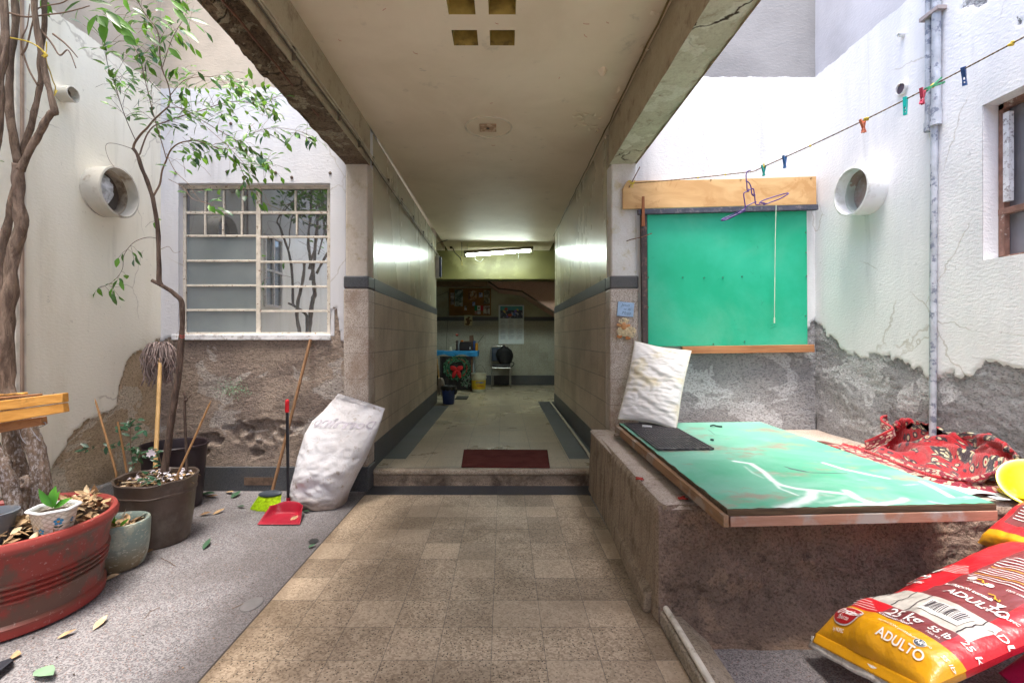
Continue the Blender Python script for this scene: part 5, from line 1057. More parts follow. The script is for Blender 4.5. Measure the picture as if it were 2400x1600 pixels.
b.build('handwriting', W('dark_ink', (.04,.05,.1)), t)
m_nl = W('black_nail', (.03,.03,.05))
for (u, v) in [(1455,709),(1484,713),(1451,738),(1480,741)]: b = MB(); b.lathe([(.0001,-.004),(.004,-.003),(.005,0)], P(u, v, 3.667), 8, M=Matrix.Rotation(math.pi/2, 3, 'X')); b.build('nail', m_nl, t)
# ---- sheep ornament
t = thing('sheep_ornament', P(1467,772,3.65), 'clay sheep ornament with a popcorn like cream fleece on the right pillar', 'ornament')
m_clay = simple('orange_clay', (.55,.27,.12), .7, .15, 20); SY = 3.655; sc = 3.655/F
b = MB()
def se(u, v, ru, rv, d=.010, y=SY): b.ell(P(u, v, y), ru*sc, d, rv*sc, 18, 10)
se(1462,764,6.5,9,.014,SY-.010); b.build('face', m_clay, t, smooth=True)
for u, v, a in ((1451,762,.4),(1472,763,-.3)):
    b = MB(); b.ell(P(u, v, SY-.006), 6*sc, .005, 3.5*sc, 14, 8, M=Matrix.Rotation(a, 3, 'Y')); b.build('ear', m_clay, t, smooth=True)
for u, v in ((1452,788),(1472,792)):
    b = MB(); se(u, v, 6.5, 4.5, .010, SY-.004); b.build('foot', simple('dark_clay', (.48,.19,.07), .7), t, smooth=True)
b = MB(); 
def inside(u, v):
    return ((u-1478)/13)**2+((v-778)/14)**2 < 1 or ((u-1453)/8)**2+((v-777)/9)**2 < 1 or ((u-1463)/13)**2+((v-752)/7)**2 < 1
k = 0
while k < 240:
    u = R.uniform(1444, 1492); v = R.uniform(744, 795)
    if not inside(u, v) or (((u-1462)/6)**2+((v-764)/8)**2 < 1): continue
    k += 1; b.ell(P(u, v, SY-R.uniform(.006,.014)), R.uniform(.0035,.006), .005, R.uniform(.0035,.006), 7, 5, M=Matrix.Rotation(R.uniform(0,3), 3, 'Y'))
b.ell(P(1466,775,SY), .05, .006, .045, 16, 8); b.build('fleece', simple('cream_fleece', (.66,.56,.38), .8, .2, 60), t, smooth=True)
b = MB(); b.ell(P(1463,760,SY-.026), .0025, .002, .002, 8, 6); b.build('nose', W('dark_nose', (.05,.02,.02)), t)
# ---- clothesline
A0 = P(1478,430,3.62); Kn = P(1766,402,3.10); K2 = P(1790,391,3.05); E0 = P(2400,86,1.92); E1 = P(2470,50,1.80)
seg2 = (E1-K2)
def line_at(u):
    if u <= 1766:
        f = (u-1478)/(1766-1478)
        lo, hi = 0.0, 1.0
        for _ in range(40):
            m_ = (lo+hi)/2; p = A0.lerp(Kn, m_); uu = U0+F*p.x/p.y
            if uu < u: lo = m_
            else: hi = m_
        p = A0.lerp(Kn, lo); p.z -= .006*math.sin(math.pi*lo); return p
    lo, hi = 0.0, 1.0
    for _ in range(40):
        m_ = (lo+hi)/2; p = K2.lerp(E1, m_); uu = U0+F*p.x/p.y
        if uu < u: lo = m_
        else: hi = m_
    p = K2.lerp(E1, lo); p.z -= .02*math.sin(math.pi*lo); return p
t = thing('clothesline', A0, 'knotted brownish clothesline rising from the plank across the right side', 'clothesline')
b = MB(); pts = [line_at(u) for u in range(1478, 1767, 18)]+[K2]+[line_at(u) for u in range(1800, 2460, 20)]+[E1]
for k in range(2): b.tube([p+Vector((0, .0012*math.cos(i*1.9+k*3.14), .0012*math.sin(i*1.9+k*3.14))) for i, p in enumerate(smoothpath(pts, 3))], .0028, 5)
m_rope = simple('brown_rope', (.14,.095,.045), .9, .35, 60, .5, 200); b.build('rope', m_rope, t, smooth=True)
b = MB()
for u in (1700,1636,1899): b.ell(line_at(u), .008, .007, .007, 8, 6)
for u in (1481,1786,2030,2186,2370): 
    for k in range(4): b.ell(line_at(u+k*2-2)+Vector((R.uniform(-.004,.004),0,R.uniform(-.004,.004))), .010, .006, .006, 8, 6)
b.tube(smoothpath([line_at(1772), line_at(1776)+Vector((0,0,.02)), line_at(1780)+Vector((0,-.005,.012)), line_at(1784)], 4), .003, 6)
q = line_at(1480)
for a in (0, 2, 4): b.tube(smoothpath([q, q+Vector((.02*math.cos(a), -.01, .02*math.sin(a))), q+Vector((.03*math.cos(a+.7), -.01, .03*math.sin(a+.7))), q+Vector((.01,0,0))], 4), .0025, 5)
b.tube([q, q+Vector((.012,-.005,-.04))], .0022, 5)
b.build('knots', m_yel, t, smooth=True)
# pegs: two legs, spring
def peg(u, col, ang, spread, yaw, L, lab, name2):
    p = line_at(u); M = Matrix.Translation(p) @ (Matrix.Rotation(yaw, 4, 'Z') @ Matrix.Rotation(ang, 4, 'Y'))
    t = thing('clothes_peg', p, lab, 'clothes peg', 'clothes pegs on the line'); mt = simple(name2, col, .4, .1, 20, .1, spec=.5)
    w = .014
    for sg in (-1, 1):
        b = MB(); R2 = M @ Matrix.Translation((0, 0, -.018)) @ Matrix.Rotation(sg*spread, 4, 'Y') @ Matrix.Translation((sg*.0052, 0, .018))
        def pt(x, y, z): return R2 @ Vector((x*sg, y, z))
        # leg frame with two holes near the tail
        for (z0, z1, ya, yb) in [(.012, -.03*L, -w/2, w/2), (-.03*L, -.042*L, -w/2, -w/2+.0036), (-.03*L, -.042*L, w/2-.0036, w/2), (-.042*L, -.047*L, -w/2, w/2), (-.047*L, -.055*L, -w/2, -w/2+.0036), (-.047*L, -.055*L, w/2-.0036, w/2), (-.055*L, -.064*L, -w/2, w/2)]:
            th = .0062; vs = [pt(x, y, z) for z in (z1, z0) for (x, y) in ((-th/2, ya), (th/2, ya), (th/2, yb), (-th/2, yb))]
            b.hexa(vs[:4], vs[4:])
        b.build('peg_leg', mt, t)
    b = MB(); q = M @ Vector((0,0,-.018)); ax = (M.to_3x3() @ Vector((0,1,0))); x_ = M.to_3x3() @ Vector((1,0,0)); z_ = M.to_3x3() @ Vector((0,0,1))
    b.tube([q+ax*(-.007+.014*k/40)+(x_*math.cos(k*.9)+z_*math.sin(k*.9))*.0042 for k in range(41)], .0007, 4)
    b.build('spring', W('steel_spring', (.4,.4,.42), metal=1, rough=.35), t, smooth=True)
peg(1768, (.0,.34,.30), 0, .24, .0, .9, 'small dark teal clothes peg gripping the line beside the purple hanger', 'teal_peg')
peg(1839, (.04,.13,.33), .0, .20, .3, 1.0, 'blue clothes peg hanging alone right of the purple hanger', 'blue_peg')
peg(2022, (.66,.20,.11), -.1, .30, .1, .95, 'orange clothes peg on the middle of the line', 'orange_peg')
peg(2122, (.0,.46,.42), .02, .07, .5, 1.15, 'bright turquoise clothes peg hanging straight in front of the small vent hole', 'turquoise_peg')
peg(2163, (.50,.05,.10), .1, .27, .3, 1.0, 'raspberry red clothes peg between the turquoise and green pegs', 'red_peg')
peg(2204, (.05,.30,.14), 1.05, .25, -.2, 1.0, 'green clothes peg lying sideways along the line in front of the drain pipe', 'green_peg')
peg(2258, (.02,.08,.26), -.35, .26, .6, 1.05, 'dark navy clothes peg tilted nearest the right end of the line', 'navy_peg')
# ---- purple hanger
m_pur = simple('purple_plastic_wire', (.05,.008,.18), .35, .15, 20, 0, spec=.6); t = thing('coat_hanger', Kn, 'bent purple wire coat hanger dangling from the line before the tan plank', 'hanger')
def hp(pts, Y=3.08): return [P(1660+x*300/2352, 370+y*300/2352, Y) for x, y in pts]
b = MB(); b.tube(smoothpath(hp([(780,232),(740,240),(712,262),(695,310),(697,380),(706,440),(710,520),(715,590),(730,622),(745,600),(738,570)]), 5), .0036, 7); b.build('hook', m_pur, t, smooth=True)
b = MB()
for pts, dy in (([(690,425),(740,450),(775,510),(795,590),(796,640),(812,685),(850,700),(855,680),(820,665)], 0), ([(730,610),(770,580),(820,566),(838,600),(850,690),(862,800),(868,845),(900,860),(1000,850),(1080,840)], 0), ([(730,612),(665,640),(652,680),(665,780),(680,900),(665,940),(600,990),(500,1050),(380,1100),(250,1142)], 0),
   ([(250,1142),(300,1100),(420,1050),(520,1010),(560,990),(640,995),(560,1030),(440,1090),(330,1130),(250,1142)], .03), ([(680,895),(760,860),(860,812),(880,822)], 0), ([(940,835),(1020,775),(1180,715),(1340,675),(1420,668),(1410,695),(1300,760),(1180,800),(1060,840),(1050,818),(940,838)], .03)):
    b.tube(smoothpath([p+Vector((0, dy*math.sin(i), 0)) for i, p in enumerate(hp(pts))], 4), .0036, 7)
b.build('frame', m_pur, t, smooth=True)
# ---- red rug heap
def rugmat():
    s = NT('red_patterned_carpet', .95, .1); v = s.uv; X = s.xyz(v)
    cells = s.vor(4.6, vec=v, rand=.4); edge = s.ss(cells, .42, .36); core = s.ss(cells, .10, .07)
    fine = s.vor(36, vec=v); fb = s.ss(fine, .50, .42); n = s.noise(30, 3, .7, v)
    red = s.mix(s.ss(s.noise(3, 3, .5, v), .4, .6), (.34,.006,.014), (.44,.014,.022))
    med = s.mix(fb, (.035,.02,.03), (.55,.47,.30)); med = s.mix(core, med, (.5,.02,.03))
    ri = s.math('MULTIPLY', s.ss(cells, .27, .29), s.ss(cells, .36, .34)); med = s.mix(s.math('MULTIPLY', ri, .8), med, (.03,.02,.03))
    mo = s.vor(15, vec=v, rand=.5); msk = s.math('GREATER_THAN', s.noise(3.6, 2, .5, s.scale(v, (1,1,1), (4,1,0))), .45)
    c = s.mix(s.math('MULTIPLY', msk, s.ss(mo, .44, .38)), red, (.05,.015,.03)); c = s.mix(s.math('MULTIPLY', msk, s.ss(mo, .28, .22)), c, (.58,.48,.32)); c = s.mix(s.math('MULTIPLY', msk, s.ss(mo, .13, .09)), c, (.45,.02,.03))
    c = s.mix(s.math('MULTIPLY', edge, s.math('GREATER_THAN', s.xyz(s.vor(4.6, out='Color', vec=v, rand=.4))[0], .3)), c, med)
    bord = s.math('MAXIMUM', s.ss(X[1], .16, .14), s.ss(X[0], .14, .12)); c = s.mix(s.math('MULTIPLY', bord, .9), c, s.mix(fb, (.22,.02,.04), (.55,.42,.32)))
    c = s.mix(s.math('MULTIPLY', s.ss(X[1], .035, .03), .95), c, (.48,.02,.03))
    return s.out(c, None, s.bump(s.math('ADD', s.noise(160, 3, .7, v), s.math('MULTIPLY', fine, .6)), .006, .9), Sheen_Weight=.3)
m_rug = rugmat()
def rugpart(name, fn, na, nb, uvf, parent, thick=.012):
    me = bpy.data.meshes.new(name); vs = [tuple(fn(i/na, j/nb)) for i in range(na+1) for j in range(nb+1)]
    fs = [(i*(nb+1)+j, (i+1)*(nb+1)+j, (i+1)*(nb+1)+j+1, i*(nb+1)+j+1) for i in range(na) for j in range(nb)]
    me.from_pydata(vs, [], fs); me.materials.append(m_rug); uv = me.uv_layers.new(name='UVMap')
    for l in me.loops:
        i, j = divmod(l.vertex_index, nb+1); uv.data[l.index].uv = uvf(i/na, j/nb)
    me.polygons.foreach_set('use_smooth', [True]*len(fs)); o = bpy.data.objects.new(name, me); COL.objects.link(o); o.parent = parent; o.matrix_parent_inverse = world_of(parent).inverted()
    md = o.modifiers.new('thick', 'SOLIDIFY'); md.thickness = thick; md.offset = 0; return o
t = thing('red_rug', (2.17, 2.6, ZB), 'crumpled red patterned rug heaped on the bench against the right wall', 'rug')
# control rows given as outline of the heap in the photograph with depths
rows = [  # (u,v,Y) left->right, front edge to back crest
 [(1974,1068,3.02),(2040,1085,2.78),(2110,1110,2.52),(2180,1136,2.32),(2260,1146,2.22),(2330,1128,2.16),(2378,1094,2.18)],
 [(1976,1058,3.04),(2048,1076,2.80),(2120,1100,2.53),(2190,1122,2.33),(2265,1124,2.24),(2330,1104,2.18),(2382,1080,2.18)],
 [(2012,1048,3.02),(2066,1056,2.86),(2130,1080,2.58),(2200,1094,2.40),(2270,1096,2.30),(2335,1088,2.22),(2384,1070,2.17)],
 [(2040,1040,3.0),(2074,1052,2.92),(2140,1062,2.70),(2205,1070,2.50),(2272,1070,2.38),(2335,1066,2.27),(2380,1064,2.19)],
 [(2046,1052,2.98),(2082,1056,2.94),(2140,1052,2.74),(2210,1050,2.56),(2275,1056,2.42),(2332,1060,2.30),(2376,1062,2.2)],
 [(2080,1046,2.96),(2100,1040,2.92),(2150,1030,2.76),(2215,1034,2.58),(2280,1046,2.43),(2330,1052,2.31),(2372,1060,2.2)],
 [(2094,1010,2.94),(2112,1000,2.90),(2165,1012,2.77),(2225,1022,2.59),(2285,1036,2.44),(2325,1042,2.32),(2366,1056,2.2)],
 [(2098,990,2.90),(2120,988,2.86),(2170,1000,2.75),(2230,1008,2.59),(2290,1024,2.43),(2330,1036,2.31),(2362,1056,2.2)],
 [(2104,985,2.93),(2124,984,2.89),(2172,996,2.78),(2232,1003,2.63),(2292,1020,2.47),(2332,1034,2.34),(2360,1056,2.22)]]
GRD = [[P(*p) for p in r_] for r_ in rows]
def cr(p0, p1, p2, p3, t_): return .5*((2*p1)+(p2-p0)*t_+(2*p0-5*p1+4*p2-p3)*t_*t_+(3*p1-p0-3*p2+p3)*t_**3)
def spl(arr, x):
    n_ = len(arr)-1; x = max(0, min(.99999, x))*n_; i = int(x); f = x-i
    return cr(arr[max(i-1,0)], arr[i], arr[i+1], arr[min(i+2, n_)], f)
def rug(a, c):
    p = spl([spl(r_, a) for r_ in GRD], c)
    f1 = abs(N3(a*3.2+c*2.0, c*2.5-a*1.2, 7)); f2 = N3(a*7, c*6, 9); k_ = sm(0, .12, c)*sm(0,.05,a)*sm(1,.93,a)
    p += Vector((.010*N3(a*9, c*9, 1), -.05*f1*k_+.016*f2, (.13*(.13-f1)+.026*f2)*k_+.009*N3(a*20, c*18, 3)))
    p.z += .028*sm(.35, 0, c); p.x = min(p.x, RX-.012); p.z = max(p.z, ZB+.034*sm(.3, 0, c)+.008); return p
def under(a, c):
    p = spl(GRD[0], a); n_ = spl(GRD[0], min(1, a+.02))-spl(GRD[0], max(0, a-.02)); o_ = Vector((n_.y, -n_.x, 0)).normalized(); o_ = -o_ if o_.y > 0 else o_
    q = p+o_*(.030*sm(0, .06, a)-.14*c+.012*N3(a*8, 2, 3)); q.z = ZB+.012+.020*sm(0, .25, c)+.008*N3(a*12, c*3, 5); q.x = min(q.x, RX-.02); return q
rugpart('rug_lower_fold', under, 110, 16, lambda a, c: (a*1.25+.1, .02+c*.16), t)
rugpart('rug_cloth', rug, 130, 110, lambda a, c: (a*1.25+.1, c*1.1+.02), t, .02)
# folded flap standing up at the left
fl_pts = [[(2027,1033,2.98),(2030,1052,2.96)],[(2050,1023,2.93),(2056,1046,2.92)],[(2074,1012,2.88),(2080,1036,2.87)],[(2090,1004,2.87),(2096,1024,2.86)],[(2089,998,2.92),(2094,1016,2.9)],[(2076,990,2.97),(2076,1008,2.96)],[(2066,982,3.0),(2066,1004,3.0)],[(2070,974,3.02),(2070,1000,3.02)],[(2086,972,3.02),(2088,1000,3.0)],[(2098,978,2.98),(2102,1006,2.97)]]
FG = [[P(*p) for p in r_] for r_ in fl_pts]
def flap(a, c): p = spl([r_[0].lerp(r_[1], c) for r_ in FG], a); return p+Vector((0, .006*N3(a*8, c*4, 2), 0))
rugpart('rug_fold', flap, 90, 12, lambda a, c: (a*.7+.3, c*.15), t, .012)
b = MB()
for k in range(60):
    f = R.random(); u = 2078+f*62; v = 1095+f*24+R.uniform(-3,4); q = P(u, v, 2.68-f*.25); d_ = Vector((R.uniform(-.02,.02), R.uniform(-.02,.01), R.uniform(-.014,.006)))
    b.tube(smoothpath([q, q+d_, q+d_*1.3+Vector((.012,0,-.006))], 3), .0018, 4)
for k in range(40):
    f = R.random(); q = P(1975+f*30, 1052-f*8+R.uniform(-3,3), 3.03); d_ = Vector((R.uniform(-.04,.01), R.uniform(-.02,.02), R.uniform(-.01,.01))); b.tube([q, q+d_*.5+Vector((0,0,.004)), q+d_], .002, 4)
o = b.build('fringe', simple('cream_rug_fringe', (.62,.55,.38), .9), t, smooth=True); o['kind'] = 'stuff'
b = MB(); q = [G(1916,1036,ZB+.012), G(1932,1038,ZB+.015), G(1960,1045,ZB+.015), G(1990,1050,ZB+.02)]; b.tube(q, [.010,.014,.015,.012], 8); tag(b.build('dry_stick', simple('reddish_stick', (.17,.07,.06), .8), smooth=True), 'reddish dry stick on the bench between the board and the rug', 'stick')
# ---- yellow bowls
m_yb = simple('yellow_enamel', (.80,.66,.0), .3, .1, 6, .1, spec=.6, dirt=(.85,.83,.7), ds=3, dt=(.5,.68)); 
t = thing('yellow_plate', P(2408,1120,2.08), 'shiny yellow plate tilted on the bench at the right edge', 'plate')
c_ = P(2422,1132,2.04); Mt = Matrix.Rotation(math.radians(58), 3, 'Y') @ Matrix.Rotation(math.radians(12), 3, 'X'); Mt = Matrix.Rotation(math.radians(-40), 3, 'Z') @ Matrix.Rotation(math.radians(-42), 3, 'Y') @ Matrix.Identity(3)
Mt = Vector((-.45,-.62,.66)).to_track_quat('Z', 'Y').to_matrix()
b = MB(); b.lathe([(.0001,-.022),(.06,-.020),(.085,-.006),(.112,.0),(.114,.003),(.110,.004),(.083,-.003),(.058,-.016),(.0001,-.018)], c_, 48, M=Mt); b.build('dish', m_yb, t, smooth=60)
t = thing('yellow_dish', P(2402,1160,2.06), 'second yellow dish lying flat under the tilted yellow plate', 'plate')
b = MB(); q = P(2430,1160,2.06); b.lathe([(.0001,.0),(.07,.0),(.11,.018),(.12,.020),(.12,.024),(.11,.023),(.07,.006),(.0001,.006)], Vector((min(q.x, RX-.125), q.y, ZB+.012)), 40); b.build('dish', m_yb, t, smooth=60)
# stones and scraps
b = MB(); b.ell(P(1450,1019,3.30), .035, .02, .014, 14, 8); b.v = [tuple(Vector(p)*1+Vector((0,0,.004*N3(p[0]*60, p[1]*60, p[2]*60)))) for p in b.v]; tag(b.build('stone', concrete('brown_stone', (.24,.19,.15), (.17,.13,.1), (.1,.08,.06), 20), smooth=True), 'flat brown stone on the bench beside the board corner', 'stone')
m_wax = simple('red_wax', (.36,.03,.02), .5)
for (u, v, n_, lab) in ((1497,1122,7,'splayed red wax scrap on the left edge of the bench'), (1600,1168,4,'small red wax blob near the front corner of the bench')):
    b = MB(); q0 = G(u, v, ZB+.008)
    for k in range(n_): b.tube(smoothpath([q0, q0+Vector((R.uniform(-.02,.02), R.uniform(-.02,.02), .006)), q0+Vector((R.uniform(-.035,.035), R.uniform(-.03,.03), 0))], 3), .0035, 6)
    tag(b.build('wax_scrap', m_wax, smooth=True), lab, 'scrap')
b = MB(); b.tube(smoothpath([G(1664,998,ZT+.005), G(1672,996,ZT+.012), G(1680,998,ZT+.006), G(1692,999,ZT+.008)], 4), .006, 6); tag(b.build('black_scrap', W('black_cloth', (.01,.03,.03)), smooth=True), 'twisted black scrap at the back of the mint board', 'scrap')
b = MB(); b.ell(G(1669,1030,ZT+.006), .012, .012, .006, 10, 6); tag(b.build('black_crumb', W('black_crumb_', (.01,.03,.03))), 'small black crumb beside the rubber mat', 'scrap')
# ---- pet food bags
def bag(name, A, Lv, Wv, L, Wd, th, lab, regions, seamside=True, wr=1.0):
    Lv = Vector(Lv).normalized(); Wv = Vector(Wv); Wv = (Wv-Lv*Wv.dot(Lv)).normalized(); Nv = Lv.cross(Wv); Nv = Nv if Nv.z > 0 else -Nv
    A = Vector(A)
    t = thing(name, A+Lv*.3+Wv*Wd/2-Nv*th, lab, 'bag')
    def S(a, b_, sgn=1, off=0.0):       # a in 0..1 across, b_ metres from the seam
        u = max(0, min(1, a)); w = max(0, min(1, b_/L))
        e = (math.sin(math.pi*u)**.5)*(min(1, (w/.075))**.5 if w < .16 else (min(1, (1-w)/.16))**.5)
        pinch = .035*(1-min(1, w/.12))*(0) 
        p = A+Wv*(Wd*(u+(.5-u)*.06*(1-e)))+Lv*b_
        q = wr*(.016*N3(u*3, b_*6, 3+sgn)+.008*N3(u*5+b_*6, b_*12, 7)+.007*abs(N3(u*6, b_*14-u*6, 1)))*min(1, e*1.5)
        if sgn < 0: q *= .3
        r_ = p+Nv*sgn*(th*e*(1 if sgn > 0 else .8)+q)
        if off:
            h_ = .004; da = S(min(.98, max(.02, a))+.012, b_, sgn)-S(min(.98, max(.02, a))-.012, b_, sgn); db = S(a, b_+h_, sgn)-S(a, max(.001, b_-h_), sgn); n_ = da.cross(db).normalized()
            if n_.dot(Nv) < 0: n_ = -n_
            r_ = r_+n_*off
        return r_
    cuts_a = sorted({r_[0] for r_ in regions}|{r_[1] for r_ in regions}|{0, 1}); cuts_b = sorted({r_[2] for r_ in regions}|{r_[3] for r_ in regions}|{0, L})
    def fine(cs, st):
        o = []
        for p, q in zip(cs, cs[1:]):
            n_ = max(1, int(math.ceil((q-p)/st))); o += [p+(q-p)*i/n_ for i in range(n_)]
        return o+[cs[-1]]
    Aa = fine(cuts_a, .012); Bb = fine(cuts_b, .008); mats = []; b = MB(); nb = len(Bb)
    for a in Aa:
        for c in Bb: b.v.append(tuple(S(a, c)))
    for i in range(len(Aa)-1):
        for j in range(nb-1):
            am = (Aa[i]+Aa[i+1])/2; bm_ = (Bb[j]+Bb[j+1])/2; mt = None
            for r_ in regions:
                if r_[0] <= am <= r_[1] and r_[2] <= bm_ <= r_[3]: mt = r_[4]
            if mt not in mats: mats.append(mt)
            b.f.append((i*nb+j, (i+1)*nb+j, (i+1)*nb+j+1, i*nb+j+1)); b.m.append(mats.index(mt))
    base = len(b.v); na_, nb_ = 40, 60
    def side_m(bm_):
        for r_ in regions:
            if r_[0] <= .99 <= r_[1] and r_[2] <= bm_ <= r_[3]: m_ = r_[4]
        return mats.index(m_)
    for i in range(na_+1):
        for j in range(nb_+1): b.v.append(tuple(S(i/na_, L*j/nb_, -1)))
    for i in range(na_):
        for j in range(nb_): b.f.append((base+i*(nb_+1)+j, base+(i+1)*(nb_+1)+j, base+(i+1)*(nb_+1)+j+1, base+i*(nb_+1)+j+1)); b.m.append(side_m(L*(j+.5)/nb_))
    b.build('bag_body', mats, t, smooth=True)
    return t, S, Lv, Wv, Nv
def plast(nm, col, var=.08, vs_=10): return simple(nm, col, .28, var, vs_, .6, 26, spec=.6, dist=.006)
m_by = plast('glossy_yellow_bag', (.72,.34,.01)); m_brd = plast('glossy_red_bag', (.60,.02,.03)); m_bm = plast('glossy_maroon_bag', (.20,.045,.05)); m_bw = NT('white_bag_print', .3, .5)
m_wprint = simple('white_bag_lettering', (.80,.78,.76), .35, .03); m_yprint = simple('gold_bag_lettering', (.70,.42,.04), .35, .03); m_blackp = simple('black_bag_print', (.04,.03,.04), .4)
m_mag = plast('magenta_bag', (.62,.01,.12))
m_planks = plast('printed_white_planks', (.52,.49,.45), .18, 22)
A_ = (1.14, 1.75, .105); LV_ = (.70,.08,.225); WV_ = (.10,-.5,.17)
regs = [(0,1,0,.9,m_brd),(0,1,0,.125,m_by),(.42,.88,.125,.19,m_bm),(0,.93,.19,.30,m_planks),(.42,.86,.30,.72,m_bm)]
t, S, Lv, Wv, Nv = bag('pet_food_bag', A_, LV_, WV_, .90, .49, .080, 'red and yellow sack of dry pet food lying on its back at the lower right', regs)
WD = .49
def decal(nm, mt, vs, fs, a0, b0, rot=0.0, off=.0034, t_=None, S_=None):
    b = MB(); c_, s_ = math.cos(rot), math.sin(rot); out = []
    for p in vs: x = p.x*c_-p.y*s_; y = p.x*s_+p.y*c_; out.append((S_ or S)(a0+x/WD, b0+y, 1, off))
    b.add(out, fs); return b.build(nm, mt, t_ or t)
def txt(nm, s_, size, a0, b0, mt, bold=.0, rot=0, shear=0, off=.0034, sub=None):
    vs, fs = text_polys(s_, size, bold, shear); return decal(nm, mt, vs, fs, a0, b0, rot, off)
def ellp(a0, b0, rx, ry, n_=40, rot=0):
    vs = [Vector((0,0,0))]+[Vector((rx*r_/4*math.cos(6.283*k/n_), ry*r_/4*math.sin(6.283*k/n_), 0)) for r_ in range(1,5) for k in range(n_)]
    fs = [(0, 1+k, 1+(k+1) % n_) for k in range(n_)]+[(1+r_*n_+k, 1+(r_+1)*n_+k, 1+(r_+1)*n_+(k+1) % n_, 1+r_*n_+(k+1) % n_) for r_ in range(3) for k in range(n_)]
    return vs, fs
def rectp(w_, h_, nx=10, ny=8): 
    vs = [Vector((w_*i/nx, h_*j/ny, 0)) for i in range(nx+1) for j in range(ny+1)]; return vs, [(i*(ny+1)+j, (i+1)*(ny+1)+j, (i+1)*(ny+1)+j+1, i*(ny+1)+j+1) for i in range(nx) for j in range(ny)]
# logos
def logo(a, b0, k):
    decal('logo_border', m_wprint, *ellp(0,0,.070*k,.040*k), a, b0, 0, .0030); decal('logo_oval', plast('logo_red', (.45,.015,.02)), *ellp(0,0,.065*k,.036*k), a, b0, 0, .0044)
    txt('logo_word', 'Optimo', .038*k, a-.052*k/WD, b0-.006*k, m_wprint, .0012, 0, .1, .0058); txt('logo_script', 'Selecto', .019*k, a-.03*k/WD, b0-.024*k, m_wprint, 0, 0, .4, .0058)
logo(.27, .074, .98); txt('small_print', 'by NUPEC', .013, .20, .018, m_wprint, .0003)
logo(.17, .40, .85); txt('small_print', 'by NUPEC', .014, .2, .355, m_wprint, .0003)
txt('bag_title', 'ADULTO', .037, .60, .040, m_wprint, .0006); txt('small_print', 'NUTRICION avanzada para perro', .013, .52, .088, m_wprint)
txt('net_weight', '25 kg', .058, .445, .142, m_wprint, .0008); txt('small_print', 'Contenido Neto', .017, .445, .124, m_wprint, .0003)
txt('net_weight', '55 lb', .032, .755, .150, m_wprint, .0004); txt('small_print', 'Net wt.', .014, .775, .134, m_wprint)
txt('bag_title', 'ADULTO', .044, .53, .335, m_wprint, .0006); txt('small_print', 'NUTRICION avanzada', .016, .44, .385, m_wprint, .0003)
txt('small_print', 'ADULTO', .030, .90, .27, m_wprint, .0003, math.radians(-8)); txt('small_print', '25 kg', .026, .915, .17, m_wprint, .0003, math.radians(-8)); txt('small_print', '55 lb', .016, .935, .09, m_wprint, 0, math.radians(-8))
txt('small_print', '100% completo', .012, .74, .445, m_wprint); txt('small_print', 'Croqueta', .014, .52, .43, m_wprint, .0002); txt('small_print', 'Contiene NUPEC', .013, .76, .34, m_wprint, .0002)
for k, w_ in enumerate([.30,.27,.31,.24,.28,.30,.20,.29,.26,.31,.25,.28,.22]):
    decal('text_line', m_yprint if k in (2, 7) else m_wprint, *rectp(w_*.62, .0026, 16, 1), .46, .47+k*.013, 0, .0034)
for k in range(4): decal('text_line', m_wprint, *rectp(.13-.02*k, .0022, 10, 1), .14, .135+k*.012, 0, .0034)
for k in range(6): decal('text_line', m_wprint, *rectp(.12-.01*k, .002, 10, 1), .20, .48+k*.011, 0, .0034)
decal('white_label', m_wprint, *rectp(.075, .035, 8, 5), .06, .475, 0, .0034)
decal('barcode_patch', m_wprint, *rectp(.13, .062, 14, 8), .565, .215, 0, .0034)
x_ = .006
while x_ < .118:
    w_ = R.choice([.0012,.002,.0032]); decal('barcode_bar', m_blackp, *rectp(w_, .044, 1, 8), .565+x_/WD, .229, 0, .0048); x_ += w_+R.choice([.0016,.0024,.0036])
for a in (.12,.24,.40,.52,.86): 
    vs = [Vector((.006*N3(j*.4, a*9, 0)+w_, .108*j/14, 0)) for w_ in (-.0018,.0018) for j in range(15)]; decal('plank_gap', m_blackp, vs, [(j, j+1, 16+j, 15+j) for j in range(14)], a, .191, 0, .0014)
decal('seal_badge', m_wprint, *ellp(0,0,.016,.014), .83, .085, 0, .002); decal('seal_badge', simple('badge_blue', (.07,.09,.13), .4), *ellp(0,0,.014,.012), .83, .085, 0, .0032); txt('seal_badge', 'NU', .014, .812, .080, m_wprint, .0004, 0, .2, .0048)
def arrow(a, b0):
    q = smoothpath([S(a, b0, 1, .004), S(a+.03, b0+.004, 1, .004), S(a+.05, b0-.010, 1, .004), S(a+.04, b0-.004, 1, .004), S(a+.075, b0-.012, 1, .004), S(a+.07, b0-.004, 1, .004)], 4); b = MB(); b.tube(q, .0016, 4); b.build('arrow_mark', m_yprint, t)
arrow(.56, .452); arrow(.70, .405)
decal('cup_icon', m_wprint, *ellp(0,0,.015,.010), .52, .455, 0, .0034); decal('cup_icon', m_wprint, *ellp(0,0,.014,.009), .65, .442, 0, .0034)
vs = [Vector(p) for p in ((-.014,.012,0),(.014,.012,0),(.004,-.002,0),(.003,-.012,0),(.008,-.014,0),(-.008,-.014,0),(-.003,-.012,0),(-.004,-.002,0))]; decal('cup_icon', m_wprint, vs, [(0,1,2,7),(7,2,3,6),(6,3,4,5)], .80, .375)
